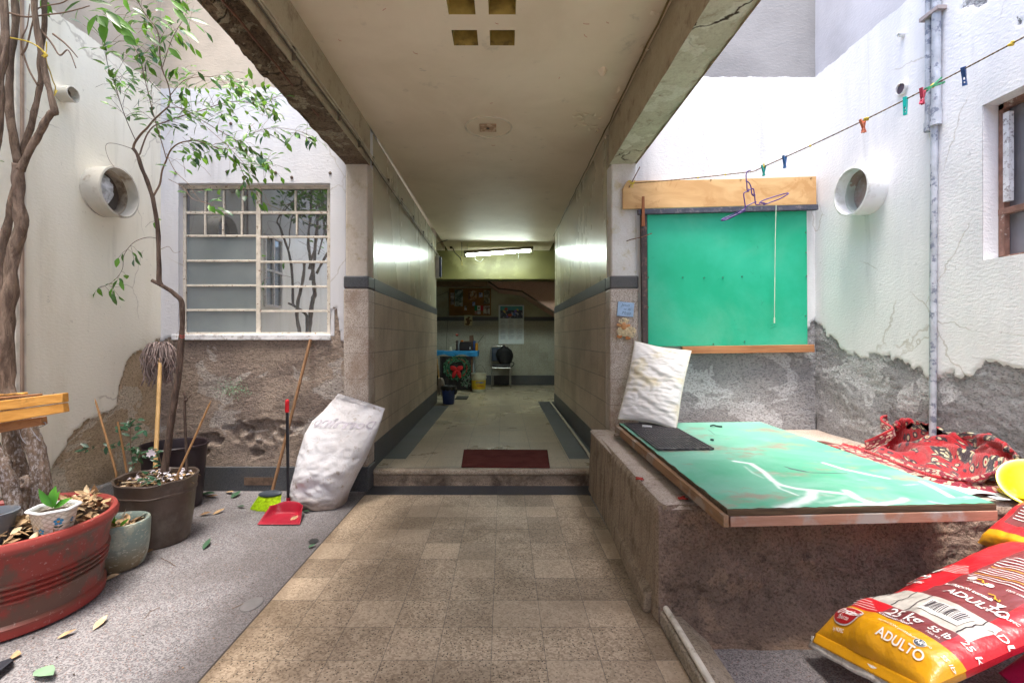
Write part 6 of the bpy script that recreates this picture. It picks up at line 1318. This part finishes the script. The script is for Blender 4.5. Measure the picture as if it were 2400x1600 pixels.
# sewn seam strip
b = MB(); st_ = []
def seam(a, c, off=0): p = S(a, 0, 1, 0)-Lv*(.010+.030*c)-Nv*(.03*c+.012+.006*N3(a*6, 1, 2)); return p+Wv*(a-.5)*.04
b.grid(60, 4, lambda a, c: seam(a, c)); o = b.build('seam_strip', simple('white_seam_tape', (.58,.55,.52), .8, .15, 30, dirt=(.35,.3,.27), ds=20), t, smooth=True); md = o.modifiers.new('s', 'SOLIDIFY'); md.thickness = .003
b = MB(); b.tube([seam(k/80, .5)+Nv*(.004+.0015*math.sin(k*1.7)) for k in range(81)], .0013, 4); b.build('stitching', W('dark_thread', (.12,.1,.1)), t)
b = MB(); b.grid(60, 6, lambda a, c: S(a, 0)-Lv*.028*c-Nv*(.022*c)+Lv*0, ); o = b.build('bag_end', m_by, t, smooth=True); md = o.modifiers.new('s', 'SOLIDIFY'); md.thickness = .002
# further bag up against the wall and magenta bag under it
WDs = WD
t2, S2, L2, W2, N2 = bag('pet_food_bag', (1.93, 1.95, .35), (.50,-.02,.42), (.05,-.5,.10), .42, .38, .06, 'second red and yellow pet food sack stacked behind the first one at the right edge', [(0,1,0,.42,m_brd),(0,1,0,.06,m_by),(.2,.85,.10,.4,m_bm)])
t = t2
for k in range(8):
    decal('text_line', m_wprint, *rectp(.20, .003, 12, 1), .24, .13+k*.014, 0, .0022, t2, S2)
t3, S3, L3, W3, N3_ = bag('magenta_bag', (1.60, 1.56, .10), (1,0,.05), (0,-1,.0), .75, .62, .17, 'magenta sack under the front pet food sack at the bottom right corner', [(0,1,0,.75,m_mag)])
# ================================================================ PASSAGE
t = thing('doormat', (.03, 4.2, .137), 'dark red doormat lying on the passage floor just above the step', 'doormat')
q = [G(1081,1092,.147), G(1289,1094,.147), G(1283,1053,.147), G(1087,1052,.147)]; k = Vector((0,0,-.0105))
s = NT('dark_red_mat', .95, .1); n1 = s.noise(7, 5, .6); c_ = s.mix(s.ss(n1, .3, .7), (.115,.025,.022), (.17,.045,.038)); st = s.math('PINGPONG', s.math('MULTIPLY', s.xyz()[1], 120), 1.0)
m_mat = s.out(s.mix(s.math('MULTIPLY', st, .35), c_, (.05,.015,.015)), None, s.bump(s.math('ADD', st, s.noise(220, 3)), .005, .8))
b = MB(); b.hexa([p+k for p in q], q); b.build('mat_body', m_mat, t, bevel=.008)
# cable bundle on the left wall
t = thing('cable_bundle', (-1.03, 3.8, 2.57), 'bundle of thin cables clipped along the left beam and corridor wall', 'cables')
for j in range(3):
    b = MB(); pts = []
    for i in range(60):
        y = 1.0+i*.117; x = -1.043+(-.055)*sm(3.7, 7.8, y)*1.0+.013; z = 2.585+.016*j-.02*abs(math.sin(y*1.7+j*.4))*(.5+.5*N3(y, j, 0))-.035*sm(3.2, 4.2, y)+.0*y
        pts.append((x+.004*j, y, z))
    b.tube(pts, .0045, 6); b.build('cable', simple('painted_cable' if j else 'dark_cable', (.45,.40,.30) if j else (.10,.08,.06), .6), t, smooth=True)
mcl = W('dark_clip', (.13,.11,.08))
for y in (2.35, 3.0, 3.42, 3.78, 4.3, 4.9, 5.6, 6.4, 7.2): b = MB(); xx = -1.043-.055*sm(3.7,7.8,y); b.box(xx, xx+.018, y-.003, y+.003, 2.55, 2.62); b.build('clip', mcl, t)
b = MB(); b.tube([(.80+.01*N3(k_*.7, 3, 1), 1.2+k_*.16, 2.815-.006*abs(N3(k_, 1, 1))) for k_ in range(41)], .006, 6); tag(b.build('electric_cord', simple('yellowish_black_cord', (.16,.12,.04), .6), smooth=True), 'dark yellow cord running along the right edge of the passage ceiling', 'cord')
b = MB(); p = P(829, 276, 3.45); 
for k_ in range(7): b.leaf(p, (R.uniform(-1,1), R.uniform(-1,.2), R.uniform(-1,.3)), (0,-1,0), .03, .02, .3, .4)
tag(b.build('torn_plaster', W('white_chip', (.7,.68,.62))), 'torn white plaster chip at the left ceiling edge', 'chip')
# tube light
t = thing('tube_light', (-.1, 8.3, 2.66), 'lit fluorescent tube light with a dusty housing hanging across the passage', 'ceiling light')
a0 = P(1095, 598, 8.3); a1 = P(1242, 588, 8.3)
m_tube = bpy.data.materials.new('lit_tube'); m_tube.use_nodes = True; nb_ = m_tube.node_tree.nodes['Principled BSDF']; nb_.inputs['Emission Color'].default_value = (.84,1,.92,1); nb_.inputs['Emission Strength'].default_value = TUBE; nb_.inputs['Base Color'].default_value = (.8,.8,.8,1)
b = MB(); b.tube([a0, a1], .013, 12); b.build('tube', m_tube, t, smooth=40)
b = MB(); b.tube([a0+Vector((.02,.06,.004)), a1+Vector((-.02,.06,.004))], .013, 12); b.build('tube', m_tube, t, smooth=40)
b = MB(); u_ = Vector((0,0,.045)); ex_ = (a1-a0).normalized()*.06
b.hexa([a0-ex_+Vector((0,-.05,.024)), a1+ex_+Vector((0,-.05,.024)), a1+ex_+Vector((0,.11,.024)), a0-ex_+Vector((0,.11,.024))], [a0-ex_+Vector((0,-.01,.08)), a1+ex_+Vector((0,-.01,.08)), a1+ex_+Vector((0,.07,.08)), a0-ex_+Vector((0,.07,.08))]); b.build('housing', simple('dusty_lamp_housing', (.22,.19,.15), .6), t, bevel=.004)
b = MB()
for e_ in (a0-ex_*.6, a1+ex_*.6): b.box(e_.x-.02, e_.x+.02, e_.y-.03, e_.y+.09, e_.z-.02, e_.z+.024)
b.build('end_caps', W('cream_caps', (.5,.5,.42)), t)
b = MB()
for e_ in (a0, a1): b.tube([e_+Vector((0,.03,.07)), Vector((e_.x, e_.y+.03, 2.83))], .003, 5)
b.tube(smoothpath([P(1112,604,8.28), P(1118,611,8.28), P(1126,613,8.28), P(1133,606,8.28)], 4), .004, 5); b.tube([P(1215,598,8.28), P(1215,606,8.28)], .004, 5); b.build('wires', W('pale_wire', (.6,.62,.58)), t, smooth=True)
b = MB(); b.tube(smoothpath([P(1056,579,8.2), P(1062,583,8.2), P(1066,592,8.2), P(1078,604,8.2), P(1082,612,8.2)], 4), .008, 6); b.ell(P(1057,580,8.2), .025, .02, .02, 10, 8); b.tube([P(1082,560,8.2), P(1083,620,8.2)], .005, 5); b.tube(smoothpath([P(1024,571,7.9), P(1050,562,8.0), P(1080,555,8.2), P(1083,548,8.2)], 4), .006, 6); tag(b.build('loose_wire', W('black_loose_wire', (.02,.02,.02)), smooth=True), 'loose black wires hanging from the ceiling left of the tube light', 'wires')
b = MB(); b.tube([P(1082,601,8.15), P(1083,622,8.15)], .006, 6); tag(b.build('pull_cord', simple('yellow_cord_end', (.5,.42,.08), .6)), 'short yellow pull cord left of the tube light', 'cord')
# wall box at corridor end
t = thing('notice_holder', P(1030,626,7.75), 'white and blue folder box hung at the end of the left corridor wall', 'folder box')
b = MB(); A = P(1022,600,7.75); B = P(1033,652,7.75); b.box(A.x, B.x-.02, 7.70, 7.76, B.z, A.z); b.build('white_box', W('white_plastic', (.6,.6,.62)), t, bevel=.003)
b = MB(); b.box(B.x-.018, B.x+.014, 7.69, 7.765, B.z+.02, A.z-.02); b.build('blue_folder', W('navy_folder', (.02,.03,.10)), t, bevel=.003)
# pinboard
t = thing('pinboard', P(1102,738,10.66), 'brown pinboard covered with small pictures on the far wall', 'pinboard')
YB = 10.67
def bx_(nm, u0, u1, v0, v1, mt, y=YB, th=.02):
    b = MB(); a = P(u0, v1, y); c = P(u1, v0, y); b.box(a.x, c.x, y, y+th, a.z, c.z); return b.build(nm, mt, t)
bx_('cork', 1054, 1149, 678, 737, simple('brown_cork', (.20,.09,.02), .8, .25, 6))
m_bf = wood('board_frame_wood', (.17,.09,.03), (.25,.14,.05), 'X', 1, .6)
bx_('frame', 1052, 1151, 675.5, 678, m_bf, YB-.012, .04); bx_('frame', 1052, 1151, 736.5, 739.5, m_bf, YB-.012, .04); bx_('frame', 1052, 1054.3, 678.1, 736.4, m_bf, YB-.012, .04); bx_('frame', 1148.7, 1151, 678.1, 736.4, m_bf, YB-.012, .04)
def pic(nm, c1, c2, sc=14, dark=(.03,.03,.04)):
    s = NT(nm, .6, .3); c = s.ramp(s.noise(sc, 4, .6, None, .8), [(.3, dark), (.45, c1), (.55, c2), (.68, (.45,.45,.42))]); return s.out(c)
bx_('paper_picture', 1056, 1064, 686, 714, pic('collage_grey', (.2,.2,.2), (.35,.28,.27)), YB-.004); bx_('paper_picture', 1065.5, 1085, 677.8, 718, pic('collage_green', (.08,.12,.10), (.3,.34,.3), 9), YB-.006)
bx_('paper_picture', 1098, 1117, 681, 703, pic('collage_gold', (.16,.06,.04), (.4,.22,.08), 12), YB-.004); bx_('paper_picture', 1122.5, 1131, 686, 696.5, pic('note_blue', (.15,.2,.4), (.6,.62,.64), 20), YB-.004)
bx_('paper_picture', 1134, 1148, 680, 712, pic('collage_olive', (.12,.1,.06), (.3,.26,.16), 12), YB-.006); bx_('paper_picture', 1107, 1113.5, 707.5, 717, pic('note_blue2', (.08,.14,.4), (.3,.4,.6), 16), YB-.004)
bx_('paper_picture', 1088.5, 1094, 717, 727, pic('note_grey', (.2,.2,.2), (.5,.5,.5), 20), YB-.004); bx_('paper_picture', 1133, 1148, 716, 736, pic('collage_pale', (.25,.18,.15), (.5,.5,.46), 12), YB-.004)
bx_('flag_stripe', 1112, 1118.5, 716, 728, W('flag_green', (.0,.16,.05)), YB-.008); bx_('flag_stripe', 1118.6, 1126, 716, 728, W('flag_white', (.5,.5,.5)), YB-.008); bx_('flag_stripe', 1126.1, 1132.5, 716, 728, W('flag_red', (.45,.01,.02)), YB-.008)
b = MB(); b.ell(P(1122.3,722,YB-.009), .02, .003, .022, 12, 6); b.build('flag_emblem', W('flag_emblem_dark', (.10,.12,.06)), t)
bx_('paper_picture', 1113, 1118, 729, 736, pic('note_pink', (.4,.2,.2), (.55,.5,.5), 20), YB-.004); bx_('paper_picture', 1119, 1126, 729.5, 736, pic('note_white', (.3,.3,.4), (.6,.6,.62), 20), YB-.004)
t = thing('small_picture', P(1098,750,10.66), 'small cream picture with a brown sketch hanging below the pinboard', 'picture'); bx_('sheet', 1088, 1107, 738.5, 763, simple('cream_paper', (.55,.52,.32), .7), YB-.03, .004)
b = MB(); Yp = YB-.032
for (u, v, ru, rv, a) in [(1099,744,3,2.5,0),(1096,749,5,4,.5),(1098,755,4,5,-.3),(1095,760,5,2,.2),(1103,751,3,2,.4)]: b.ell(P(u, v, Yp), ru*.0096, .002, rv*.0096, 12, 6, M=Matrix.Rotation(a, 3, 'Y'))
b.build('sketch', W('sketch_brown', (.14,.08,.04)), t)
# calendar
t = thing('calendar', P(1198,760,10.66), 'large white wall calendar with a colourful picture above its months', 'calendar')
YB2 = 10.672; _y = YB2
bx_('page', 1168.5, 1228, 714.5, 806, simple('white_calendar_paper', (.62,.68,.70), .6, .05), YB2, .006); bx_('header_bar', 1169, 1227.5, 713.2, 715.5, W('metal_bar', (.3,.3,.3)), YB2-.004, .012)
s = NT('calendar_picture', .4, .4); Zz = s.xyz(); sky = s.mix(s.ss(s.noise(9, 3), .4, .6), (.03,.22,.30), (.05,.28,.20)); road = s.mix(s.ss(s.noise(14, 4, .6, None, .6), .56, .64), (.02,.03,.06), (.45,.45,.5)); c_ = s.mix(s.math('GREATER_THAN', Zz[2], 1.18+(793-727)*10.67/F), road, sky)
s.out(c_); bx_('picture', 1172.5, 1225, 717.5, 746, s.mat, YB2-.003, .003)
b = MB()
for i, (u, v, ru, rv) in enumerate([(1186,724,4,3),(1182,730,4,2),(1208,729,4,3),(1205,736,3,4),(1195,738,5,3),(1213,726,3,2),(1189,742,3,2)]): b.ell(P(u, v, YB2-.005), ru*.0096, .002, rv*.0096, 12, 6, i % 4, Matrix.Rotation(i*.8, 3, 'Y'))
b.build('picture_blobs', [W('blob_red', (.4,.06,.03)), W('blob_yellow', (.55,.42,.08)), W('blob_violet', (.18,.12,.4)), W('blob_blue', (.08,.15,.4))], t)
m_mon = [simple('month_ink_grey', (.34,.38,.44), .7, .3, 60), simple('month_ink_pink', (.50,.44,.44), .7, .3, 60)]
MN = ['ENERO','FEBRERO','MARZO','ABRIL','MAYO','JUNIO','JULIO','AGOSTO','SEPTIEMBRE','OCTUBRE','NOVIEMBRE','DICIEMBRE']
for r_ in range(4):
    for c in range(3):
        u0 = 1172.5+c*19.3; v0 = 750+r_*12.6; b = MB(); days = 31
        for d in range(31):
            uu = u0+(d % 7)*1.75; vv = v0+(d//7)*1.7; a = P(uu, vv+1.0, YB2-.002); e_ = P(uu+1.1, vv, YB2-.002); b.add([a, (e_.x, a.y, a.z), e_, (a.x, a.y, e_.z)], [(0,1,2,3)], 0 if (d % 7) else 1)
        vs, fs = text_polys(MN[r_*3+c], .028, .0004, 0, 'CENTER'); o_ = P(u0+6, v0-.6, YB2-.002); b.add([(o_.x+p.x, o_.y, o_.z+p.y) for p in vs], fs, 0); b.build('month_block', m_mon, t)
# table with blue cloth
t = thing('side_table', (-1.0, 9.7, .135), 'small table with a white side board against the far wall', 'table'); m_tb = wood('table_wood', (.12,.06,.03), (.2,.1,.05), 'X', 1, .6)
b = MB(); b.box(-1.62, -.60, 9.52, 10.15, .895, .925); b.build('tabletop', m_tb, t)
for (x, y) in ((-1.58,9.56),(-.64,9.56),(-1.58,10.1),(-.64,10.1)): b = MB(); b.box(x-.025, x+.025, y-.025, y+.025, .135, .894); b.build('leg', m_tb, t)
b = MB(); b.box(-.62, -.598, 9.60, 10.12, .16, .893); b.build('side_board', W('pale_board', (.42,.50,.56)), t)
t = thing('blue_tablecloth', (-1.0, 9.7, .93), 'bright blue cloth covering the side table with a drooping corner', 'tablecloth')
m_bc = simple('blue_cloth', (.02,.22,.50), .7, .15, 8, .4, 30, dist=.01)
def cloth(a, c):
    x = -1.66+1.14*a; s_ = c; 
    if c < .35: # front drop
        k_ = 1-c/.35; return (x+.01*math.sin(x*30), 9.50-.006*math.sin(x*40)*k_, .928-k_*(.085+.02*math.sin(x*17)+.03*sm(.9, 1, a)))
    return (x, 9.50+(c-.35)/.65*.68, .930)
b = MB(); b.grid(60, 24, cloth); b.grid(24, 8, lambda a, c: (-.52+.01*math.sin(a*30)*c, 9.50+.68*a, .930-c*(.09+.03*math.sin(a*12)+.05*sm(.15, 0, a)))); o = b.build('cloth', m_bc, t, smooth=True)
t = thing('wreath_cloth', (-1.0, 9.49, .14), 'dark hanging cloth printed with a green wreath and red bow on the table front', 'cloth')
YW = 9.485; kx = YW/F
b = MB(); a = P(1031, 913, YW); c = P(1104, 835, YW); b.grid(30, 20, lambda p, q: (a.x+(c.x-a.x)*p, YW+.008*math.sin(p*26), a.z+(c.z-a.z)*q)); b.build('dark_panel', simple('black_printed_cloth', (.02,.017,.02), .8, .3, 30), t, smooth=True)
b = MB(); cw = P(1071, 862, YW)
for k_ in range(420):
    an = R.uniform(0, 6.283); rr_ = R.uniform(.13,.25); q = Vector((cw.x+1.05*rr_*math.cos(an), YW-.012-R.random()*.01, cw.z+rr_*math.sin(an)*.95)); tn = Vector((-math.sin(an), 0, math.cos(an)))
    b.leaf(q, tn+Vector((R.uniform(-.7,.7), -.2, R.uniform(-.7,.7))), (0,-1,0), R.uniform(.04,.08), .012, .1, .1, R.choice([0,0,1]))
for k_ in range(70): q = P(R.uniform(1082,1103), R.uniform(880,905), YW-.012); b.leaf(q, (R.uniform(-1,1), -.1, R.uniform(-1,1)), (0,-1,0), .05, .014, .1, .1, R.choice([1,2]))
for k_ in range(26): an = R.uniform(0, 6.283); b.ell((cw.x+.2*math.cos(an), YW-.025, cw.z+.19*math.sin(an)), .012, .006, .012, 8, 6, 3)
b.build('wreath', [W('wreath_green', (.02,.13,.06)), W('wreath_pale', (.10,.24,.15)), W('frost_grey', (.22,.24,.22)), W('berry_red', (.35,.02,.02))], t)
b = MB(); cb = P(1070, 868, YW-.03)
for (dx, dz, rx, rz, a) in ((-.06,.04,.075,.05,.5),(.06,.04,.075,.05,-.5),(-.045,-.07,.04,.085,.35),(.05,-.07,.04,.085,-.35),(0,.0,.03,.03,0)): b.ell(cb+Vector((dx, 0, dz)), rx, .012, rz, 14, 8, M=Matrix.Rotation(a, 3, 'Y'))
b.build('bow', simple('red_bow', (.45,.01,.015), .6, .25, 20), t, smooth=True)
# things on the table
def prof_thing(nm, u, v, Y, prof, mt, lab, cat, seg=14):
    c = P(u, v, Y); c.z = .932; b = MB(); b.lathe([(.0001, 0)]+prof, c, seg); return tag(b.build(nm, mt, smooth=40), lab, cat)
prof_thing('statuette', 1071, 0, 9.8, [(.035,0),(.035,.02),(.018,.03),(.022,.13),(.012,.15),(.03,.17),(.02,.21),(.0001,.22)], simple('dark_bronze', (.06,.03,.03), .4), 'thin dark statuette with a reddish top on the blue table', 'statuette')
b = MB(); q = P(1071, 785, 9.8); b.ell(q, .032, .02, .025, 12, 8); tag(b.build('red_rose', simple('dark_red_bloom', (.22,.04,.03), .7), smooth=True), 'dark red bloom above the statuette on the table', 'flower')
prof_thing('glass_bottle', 1076, 0, 9.75, [(.028,0),(.028,.12),(.012,.15),(.012,.2),(.016,.21),(.0001,.215)], simple('grey_glass', (.32,.36,.40), .15, spec=.8), 'small silvery bottle beside the statuette', 'bottle')
prof_thing('white_cup', 1056, 0, 9.7, [(.03,0),(.032,.05),(.02,.06),(.02,.09),(.0001,.09)], simple('white_cup_glaze', (.55,.53,.45), .4), 'small white cup at the left of the blue table', 'cup')
prof_thing('orange_can', 1117, 0, 9.72, [(.03,0),(.032,.15),(.03,.155),(.0001,.155)], simple('orange_tin', (.45,.20,.02), .4), 'orange tin at the right end of the blue table', 'tin')
prof_thing('blue_jar', 1112, 0, 9.85, [(.028,0),(.03,.2),(.0001,.2)], simple('blue_jar_glaze', (.04,.08,.25), .4), 'dark blue jar behind the orange tin', 'jar')
t = thing('black_box', P(1090, 815, 9.7), 'black radio shaped box in the middle of the blue table', 'box')
b = MB(); a = P(1078,820,9.65); c = P(1104,801,9.65); b.box(a.x, c.x, 9.65, 9.85, .932, c.z); b.build('case', simple('black_case', (.015,.013,.016), .4), t, bevel=.01)
b = MB(); b.box(c.x-.03, c.x-.01, 9.644, 9.649, .96, .96+.05); b.build('white_switch', W('white_switch', (.5,.5,.5)), t)
b = MB(); a = P(1088,806,9.9); c = P(1101,786,9.9); b.hexa([(a.x,9.9,.932),(c.x,9.9,.932),(c.x,10.0,.932),(a.x,10.0,.932)], [(a.x,9.9,a.z+.06),(c.x,9.9,a.z+.06),(c.x,10.0,a.z+.06),(a.x,10.0,a.z+.06)]); c0 = P(1100,806,9.9); b.hexa([(c0.x,9.905,.932),(c0.x+.10,9.905,.932),(c0.x+.10,9.99,.932),(c0.x,9.99,.932)], [(c0.x,9.905,1.235),(c0.x+.08,9.905,1.25),(c0.x+.08,9.99,1.25),(c0.x,9.99,1.235)]); tag(b.build('cardboard_box', simple('brown_cardboard', (.11,.06,.04), .8)), 'open brown cardboard box with a raised flap on the blue table', 'box')
b = MB(); b.ell(P(1083,799,9.75), .035, .03, .02, 12, 8); tag(b.build('orange_cloth', simple('orange_rag', (.55,.15,.03), .8), smooth=True), 'crumpled orange cloth on top of the black box', 'cloth')
b = MB(); b.box(P(1042,0,9.6).x, P(1060,0,9.6).x, 9.55, 9.72, .932, .940); tag(b.build('paper_stack', W('papers', (.45,.43,.42))), 'flat stack of papers at the left of the blue table', 'papers')
b = MB(); b.bar((-.595,10.0,1.0), (-.43,10.3,1.25), .012, .004); tag(b.build('dark_feather', W('dark_feather_', (.05,.05,.05))), 'thin dark feather leaning out beside the orange tin', 'feather')
# chair and backpack
t = thing('chair', P(1174,905,10.1), 'black padded chair with chrome legs standing under the calendar', 'chair')
m_chr = simple('chrome_tube', (.55,.55,.55), .25, .05, metal=1, bump=0); m_vin = simple('black_vinyl', (.02,.02,.025), .35, .2, 10)
CY = 10.0
def cp(u, v, y): return P(u, v, y)
zf = .135; xl = P(1152.5,0,CY).x; xr = P(1197,0,CY).x; zs = P(0,862,CY).z
for x, y in ((xl,CY),(xr,CY),(xl+.02,CY+.40),(xr-.02,CY+.40)): b = MB(); b.tube([(x,y,zf),(x,y,zs-.0)], .011, 10); b.build('leg', m_chr, t, smooth=40)
b = MB(); b.tube([(xl,CY,zs),(xr,CY,zs)], .011, 8); b.tube([(xl,CY,zs),(xl+.02,CY+.4,zs)], .011, 8); b.tube([(xr,CY,zs),(xr-.02,CY+.4,zs)], .011, 8); b.build('seat_frame', m_chr, t, smooth=40)
b = MB(); b.box(xl+.01, xr-.01, CY-.01, CY+.40, zs+.012, zs+.07); b.build('seat', m_vin, t, bevel=.02)
zt = P(0,812,CY+.4).z; xb = P(1150,0,CY+.4).x; xe = P(1192,0,CY+.4).x
b = MB(); b.tube(smoothpath([(xb,CY+.42,zs),(xb,CY+.46,zs+.2),(xb,CY+.48,zt-.06),(xb+.05,CY+.485,zt),(xe-.05,CY+.485,zt),(xe,CY+.48,zt-.06),(xe,CY+.46,zs+.2),(xe,CY+.42,zs)], 4), .012, 10); b.build('back_frame', m_chr, t, smooth=True)
b = MB(); b.box(xb+.02, xe-.02, CY+.44, CY+.48, zs+.12, zt-.02); b.build('backrest', simple('dark_blue_vinyl', (.03,.05,.08), .3), t, bevel=.02)
t = thing('backpack', P(1182,852,10.15), 'bulky black backpack sitting on the chair', 'backpack')
b = MB(); n_ = 24
def bp(a, c):
    an = a*2*math.pi; z = c; w = (.165+.02*math.sin(c*3))*(math.sin(math.pi*min(1, .12+c*.88)))**.45 if c < 1 else 0.02
    q = P(1181+3*(1-c), 0, CY+.2); zz = zs+.075+c*(P(0,809,CY+.2).z-zs-.075); w = w*(1-.45*sm(.72, 1, c)); return (q.x+w*math.cos(an)+.008*N3(an, c*5, 1), CY+.2+.13*math.sin(an)*(1-.4*sm(.7,1,c)), zz)
b.grid(28, 26, bp); b.grid(28, 3, lambda a, c: Vector(bp(a, 1)).lerp(Vector((P(1181,0,CY+.2).x, CY+.2, P(0,809,CY+.2).z+.01)), c)); b.build('bag_body', simple('black_nylon', (.008,.008,.010), .7, .2, 20), t, smooth=True)
b = MB(); b.tube(smoothpath([P(1196,848,CY+.05), P(1204,850,CY), P(1203,856,CY), P(1194,862,CY)], 4), .008, 6); b.build('strap', W('black_strap', (.01,.01,.012)), t, smooth=True)
# yellow bucket
c = Vector((P(1122,0,9.3).x, 9.32, .137)); t = thing('paint_bucket', c, 'white plastic bucket with a yellow label standing beside the table', 'bucket')
m_bk = simple('dull_white_plastic', (.50,.50,.40), .5, .1, 8); m_yl = simple('yellow_bucket_label', (.60,.42,.02), .5, .15, 14)
b = MB(); b.lathe([(.0001,0),(.125,0),(.128,.01),(.1305,.06)], c, 32); b.build('bucket_base', m_bk, t, smooth=35); b = MB(); b.lathe([(.139,.235),(.141,.27),(.150,.272),(.150,.290),(.143,.292),(.146,.35),(.152,.352),(.152,.365),(.140,.365),(.138,.30)], c, 32); b.build('bucket_collar', m_bk, t, smooth=35)
b = MB(); b.lathe([(.1305,.06),(.139,.235)], c, 32); lb_ = b.build('label_band', m_yl, t, smooth=True)
b = MB(); vs, fs = text_polys('COMEX', .055, .001)
b.add([c+Vector((.137*math.sin((p.x-.09)/.137+.25), -.141*math.cos((p.x-.09)/.137+.25), .175+p.y)) for p in vs], fs); b.build('label_text', W('blue_ink', (.04,.12,.3)), lb_)
b = MB(); vs, fs = text_polys('Vinimex', .045, .001)
b.add([c+Vector((.135*math.sin((p.x-.07)/.137+.25), -.139*math.cos((p.x-.07)/.137+.25), .115+p.y)) for p in vs], fs); b.build('label_text', W('red_ink', (.45,.06,.02)), lb_)
b = MB(); b.tube(smoothpath([c+Vector((-.14,0,.32)), c+Vector((-.05,-.02,.46)), c+Vector((.02,0,.53)), c+Vector((.10,.02,.46)), c+Vector((.14,0,.33))], 5), .003, 5); b.build('bail_handle', W('wire_handle', (.08,.08,.08)), t, smooth=True)
# blue bin
c = Vector((P(1051,0,7.6).x, 7.62, .137)); t = thing('waste_bin', c, 'dark blue bin lined with a black bag at the end of the left corridor wall', 'bin')
b = MB(); b.lathe([(.0001,0),(.085,0),(.09,.008),(.112,.25),(.112,.27)], c, 28); b.build('bin_body', simple('navy_plastic', (.02,.045,.17), .4), t, smooth=35)
b = MB(); b.lathe([(.114,.235),(.124,.25),(.122,.285),(.112,.292),(.10,.27)], c, 40, wob=lambda p, a: Vector((p.x*(1+.05*math.sin(9*a)), p.y*(1+.05*math.sin(7*a)), p.z-.02*abs(math.sin(5*a)) if p.z < .24 else p.z))); b.ell(c+Vector((.11,-.03,.20)), .03, .02, .05, 10, 8); b.build('bag_liner', simple('black_bin_bag', (.01,.01,.012), .35), t, smooth=True)
t = thing('string_mop', P(1030,915,7.9), 'small pale string mop head leaning behind the blue bin', 'mop')
b = MB(); q0 = P(1029,888,7.85)
for k_ in range(40): d_ = R.uniform(-.03,.10); b.tube(smoothpath([q0, q0+Vector((d_*.6, R.uniform(-.04,.02), .01)), q0+Vector((d_, R.uniform(-.05,.02), -.12)), q0+Vector((d_*1.1, 0, -R.uniform(.2,.28)))], 3), .006, 5)
b.build('mop_head', simple('pale_yarn', (.33,.30,.26), .9), t, smooth=True)
b = MB(); b.tube([q0, P(1024,840,7.9)], .012, 8); b.build('handle', m_hand, t)
b = MB(); b.box(P(1068,0,8.3).x, P(1096,0,8.3).x, 8.15, 8.55, .1365, .150); tag(b.build('dark_floor_mat', simple('dark_mat', (.05,.05,.045), .9)), 'thin dark mat on the floor in front of the side table', 'mat')
b = MB(); b.tube(smoothpath([P(1024,694,10.68), P(1040,688,10.68), P(1051,687,10.68), P(1050,740,10.68), P(1047,790,10.68), P(1046,825,10.68)], 5), .004, 5); tag(b.build('wall_cable', W('dark_cable_', (.05,.05,.04)), smooth=True), 'thin dark cable running down the far wall beside the pinboard', 'cable')
for (u, v, lab) in ((1098,54,'a'), (1367,54,''), (1425,52,''), (1368,79,''), (967,120,'')): pass
b = MB()
for (u, v) in [(897,24),(800,95),(968,120),(1168,55),(1367,54),(1427,53),(1369,79),(1310,184),(1155,240),(1196,372),(1152,340)]:
    Yc = F*(ZC-H)/(V0-v); q = P(u, v, Yc)+Vector((0,0,-.004)); a = R.uniform(0, 6.28); d_ = Vector((math.cos(a), math.sin(a), 0)); b.tube(smoothpath([q, q+d_*.014+Vector((0,0,-.003)), q+d_*.026+Vector((.006,.004,0))], 3), .0013, 4)
tag(b.build('ceiling_scratches', W('orange_scratch', (.5,.13,.06))), 'tiny orange fibres stuck all over the passage ceiling', 'fibres', kind='stuff')
# ================================================================ CAMERA AND LIGHT
cam = bpy.data.cameras.new('camera'); co = bpy.data.objects.new('camera', cam); COL.objects.link(co); scene.camera = co
co.location = (0, 0, H); co.rotation_euler = (math.pi/2, 0, 0); cam.sensor_width = 36; cam.lens = F*36/2400
cam.shift_x = (1200-U0)/2400; cam.shift_y = -(800-V0)/2400; cam.clip_start = .05; cam.clip_end = 200
w = bpy.data.worlds.new('World'); scene.world = w; w.use_nodes = True; nt = w.node_tree; bg = nt.nodes['Background']
sk = nt.nodes.new('ShaderNodeTexSky'); sk.sky_type = 'NISHITA'; sk.sun_disc = False
SE, SA = math.radians(78), math.radians(SUNAZ); sk.sun_elevation = SE; sk.sun_rotation = SA; sk.air_density = 1.0; sk.dust_density = 3.5; sk.ozone_density = .6
nt.links.new(sk.outputs[0], bg.inputs[0]); bg.inputs[1].default_value = SKY
ld = bpy.data.lights.new('sun', 'SUN'); ld.energy = SUN; ld.angle = math.radians(18); ld.color = (1, .95, .87)
lo = bpy.data.objects.new('sun', ld); COL.objects.link(lo)
d = Vector((math.sin(SA)*math.cos(SE), math.cos(SA)*math.cos(SE), math.sin(SE))); lo.rotation_euler = (-d).to_track_quat('-Z', 'Y').to_euler()
scene.view_settings.view_transform = 'Standard'; scene.view_settings.look = 'None'; scene.view_settings.exposure = EXPO; scene.view_settings.gamma = 1
scene.render.engine = 'CYCLES'; scene.cycles.max_bounces = 12; scene.cycles.diffuse_bounces = 8; scene.cycles.glossy_bounces = 4
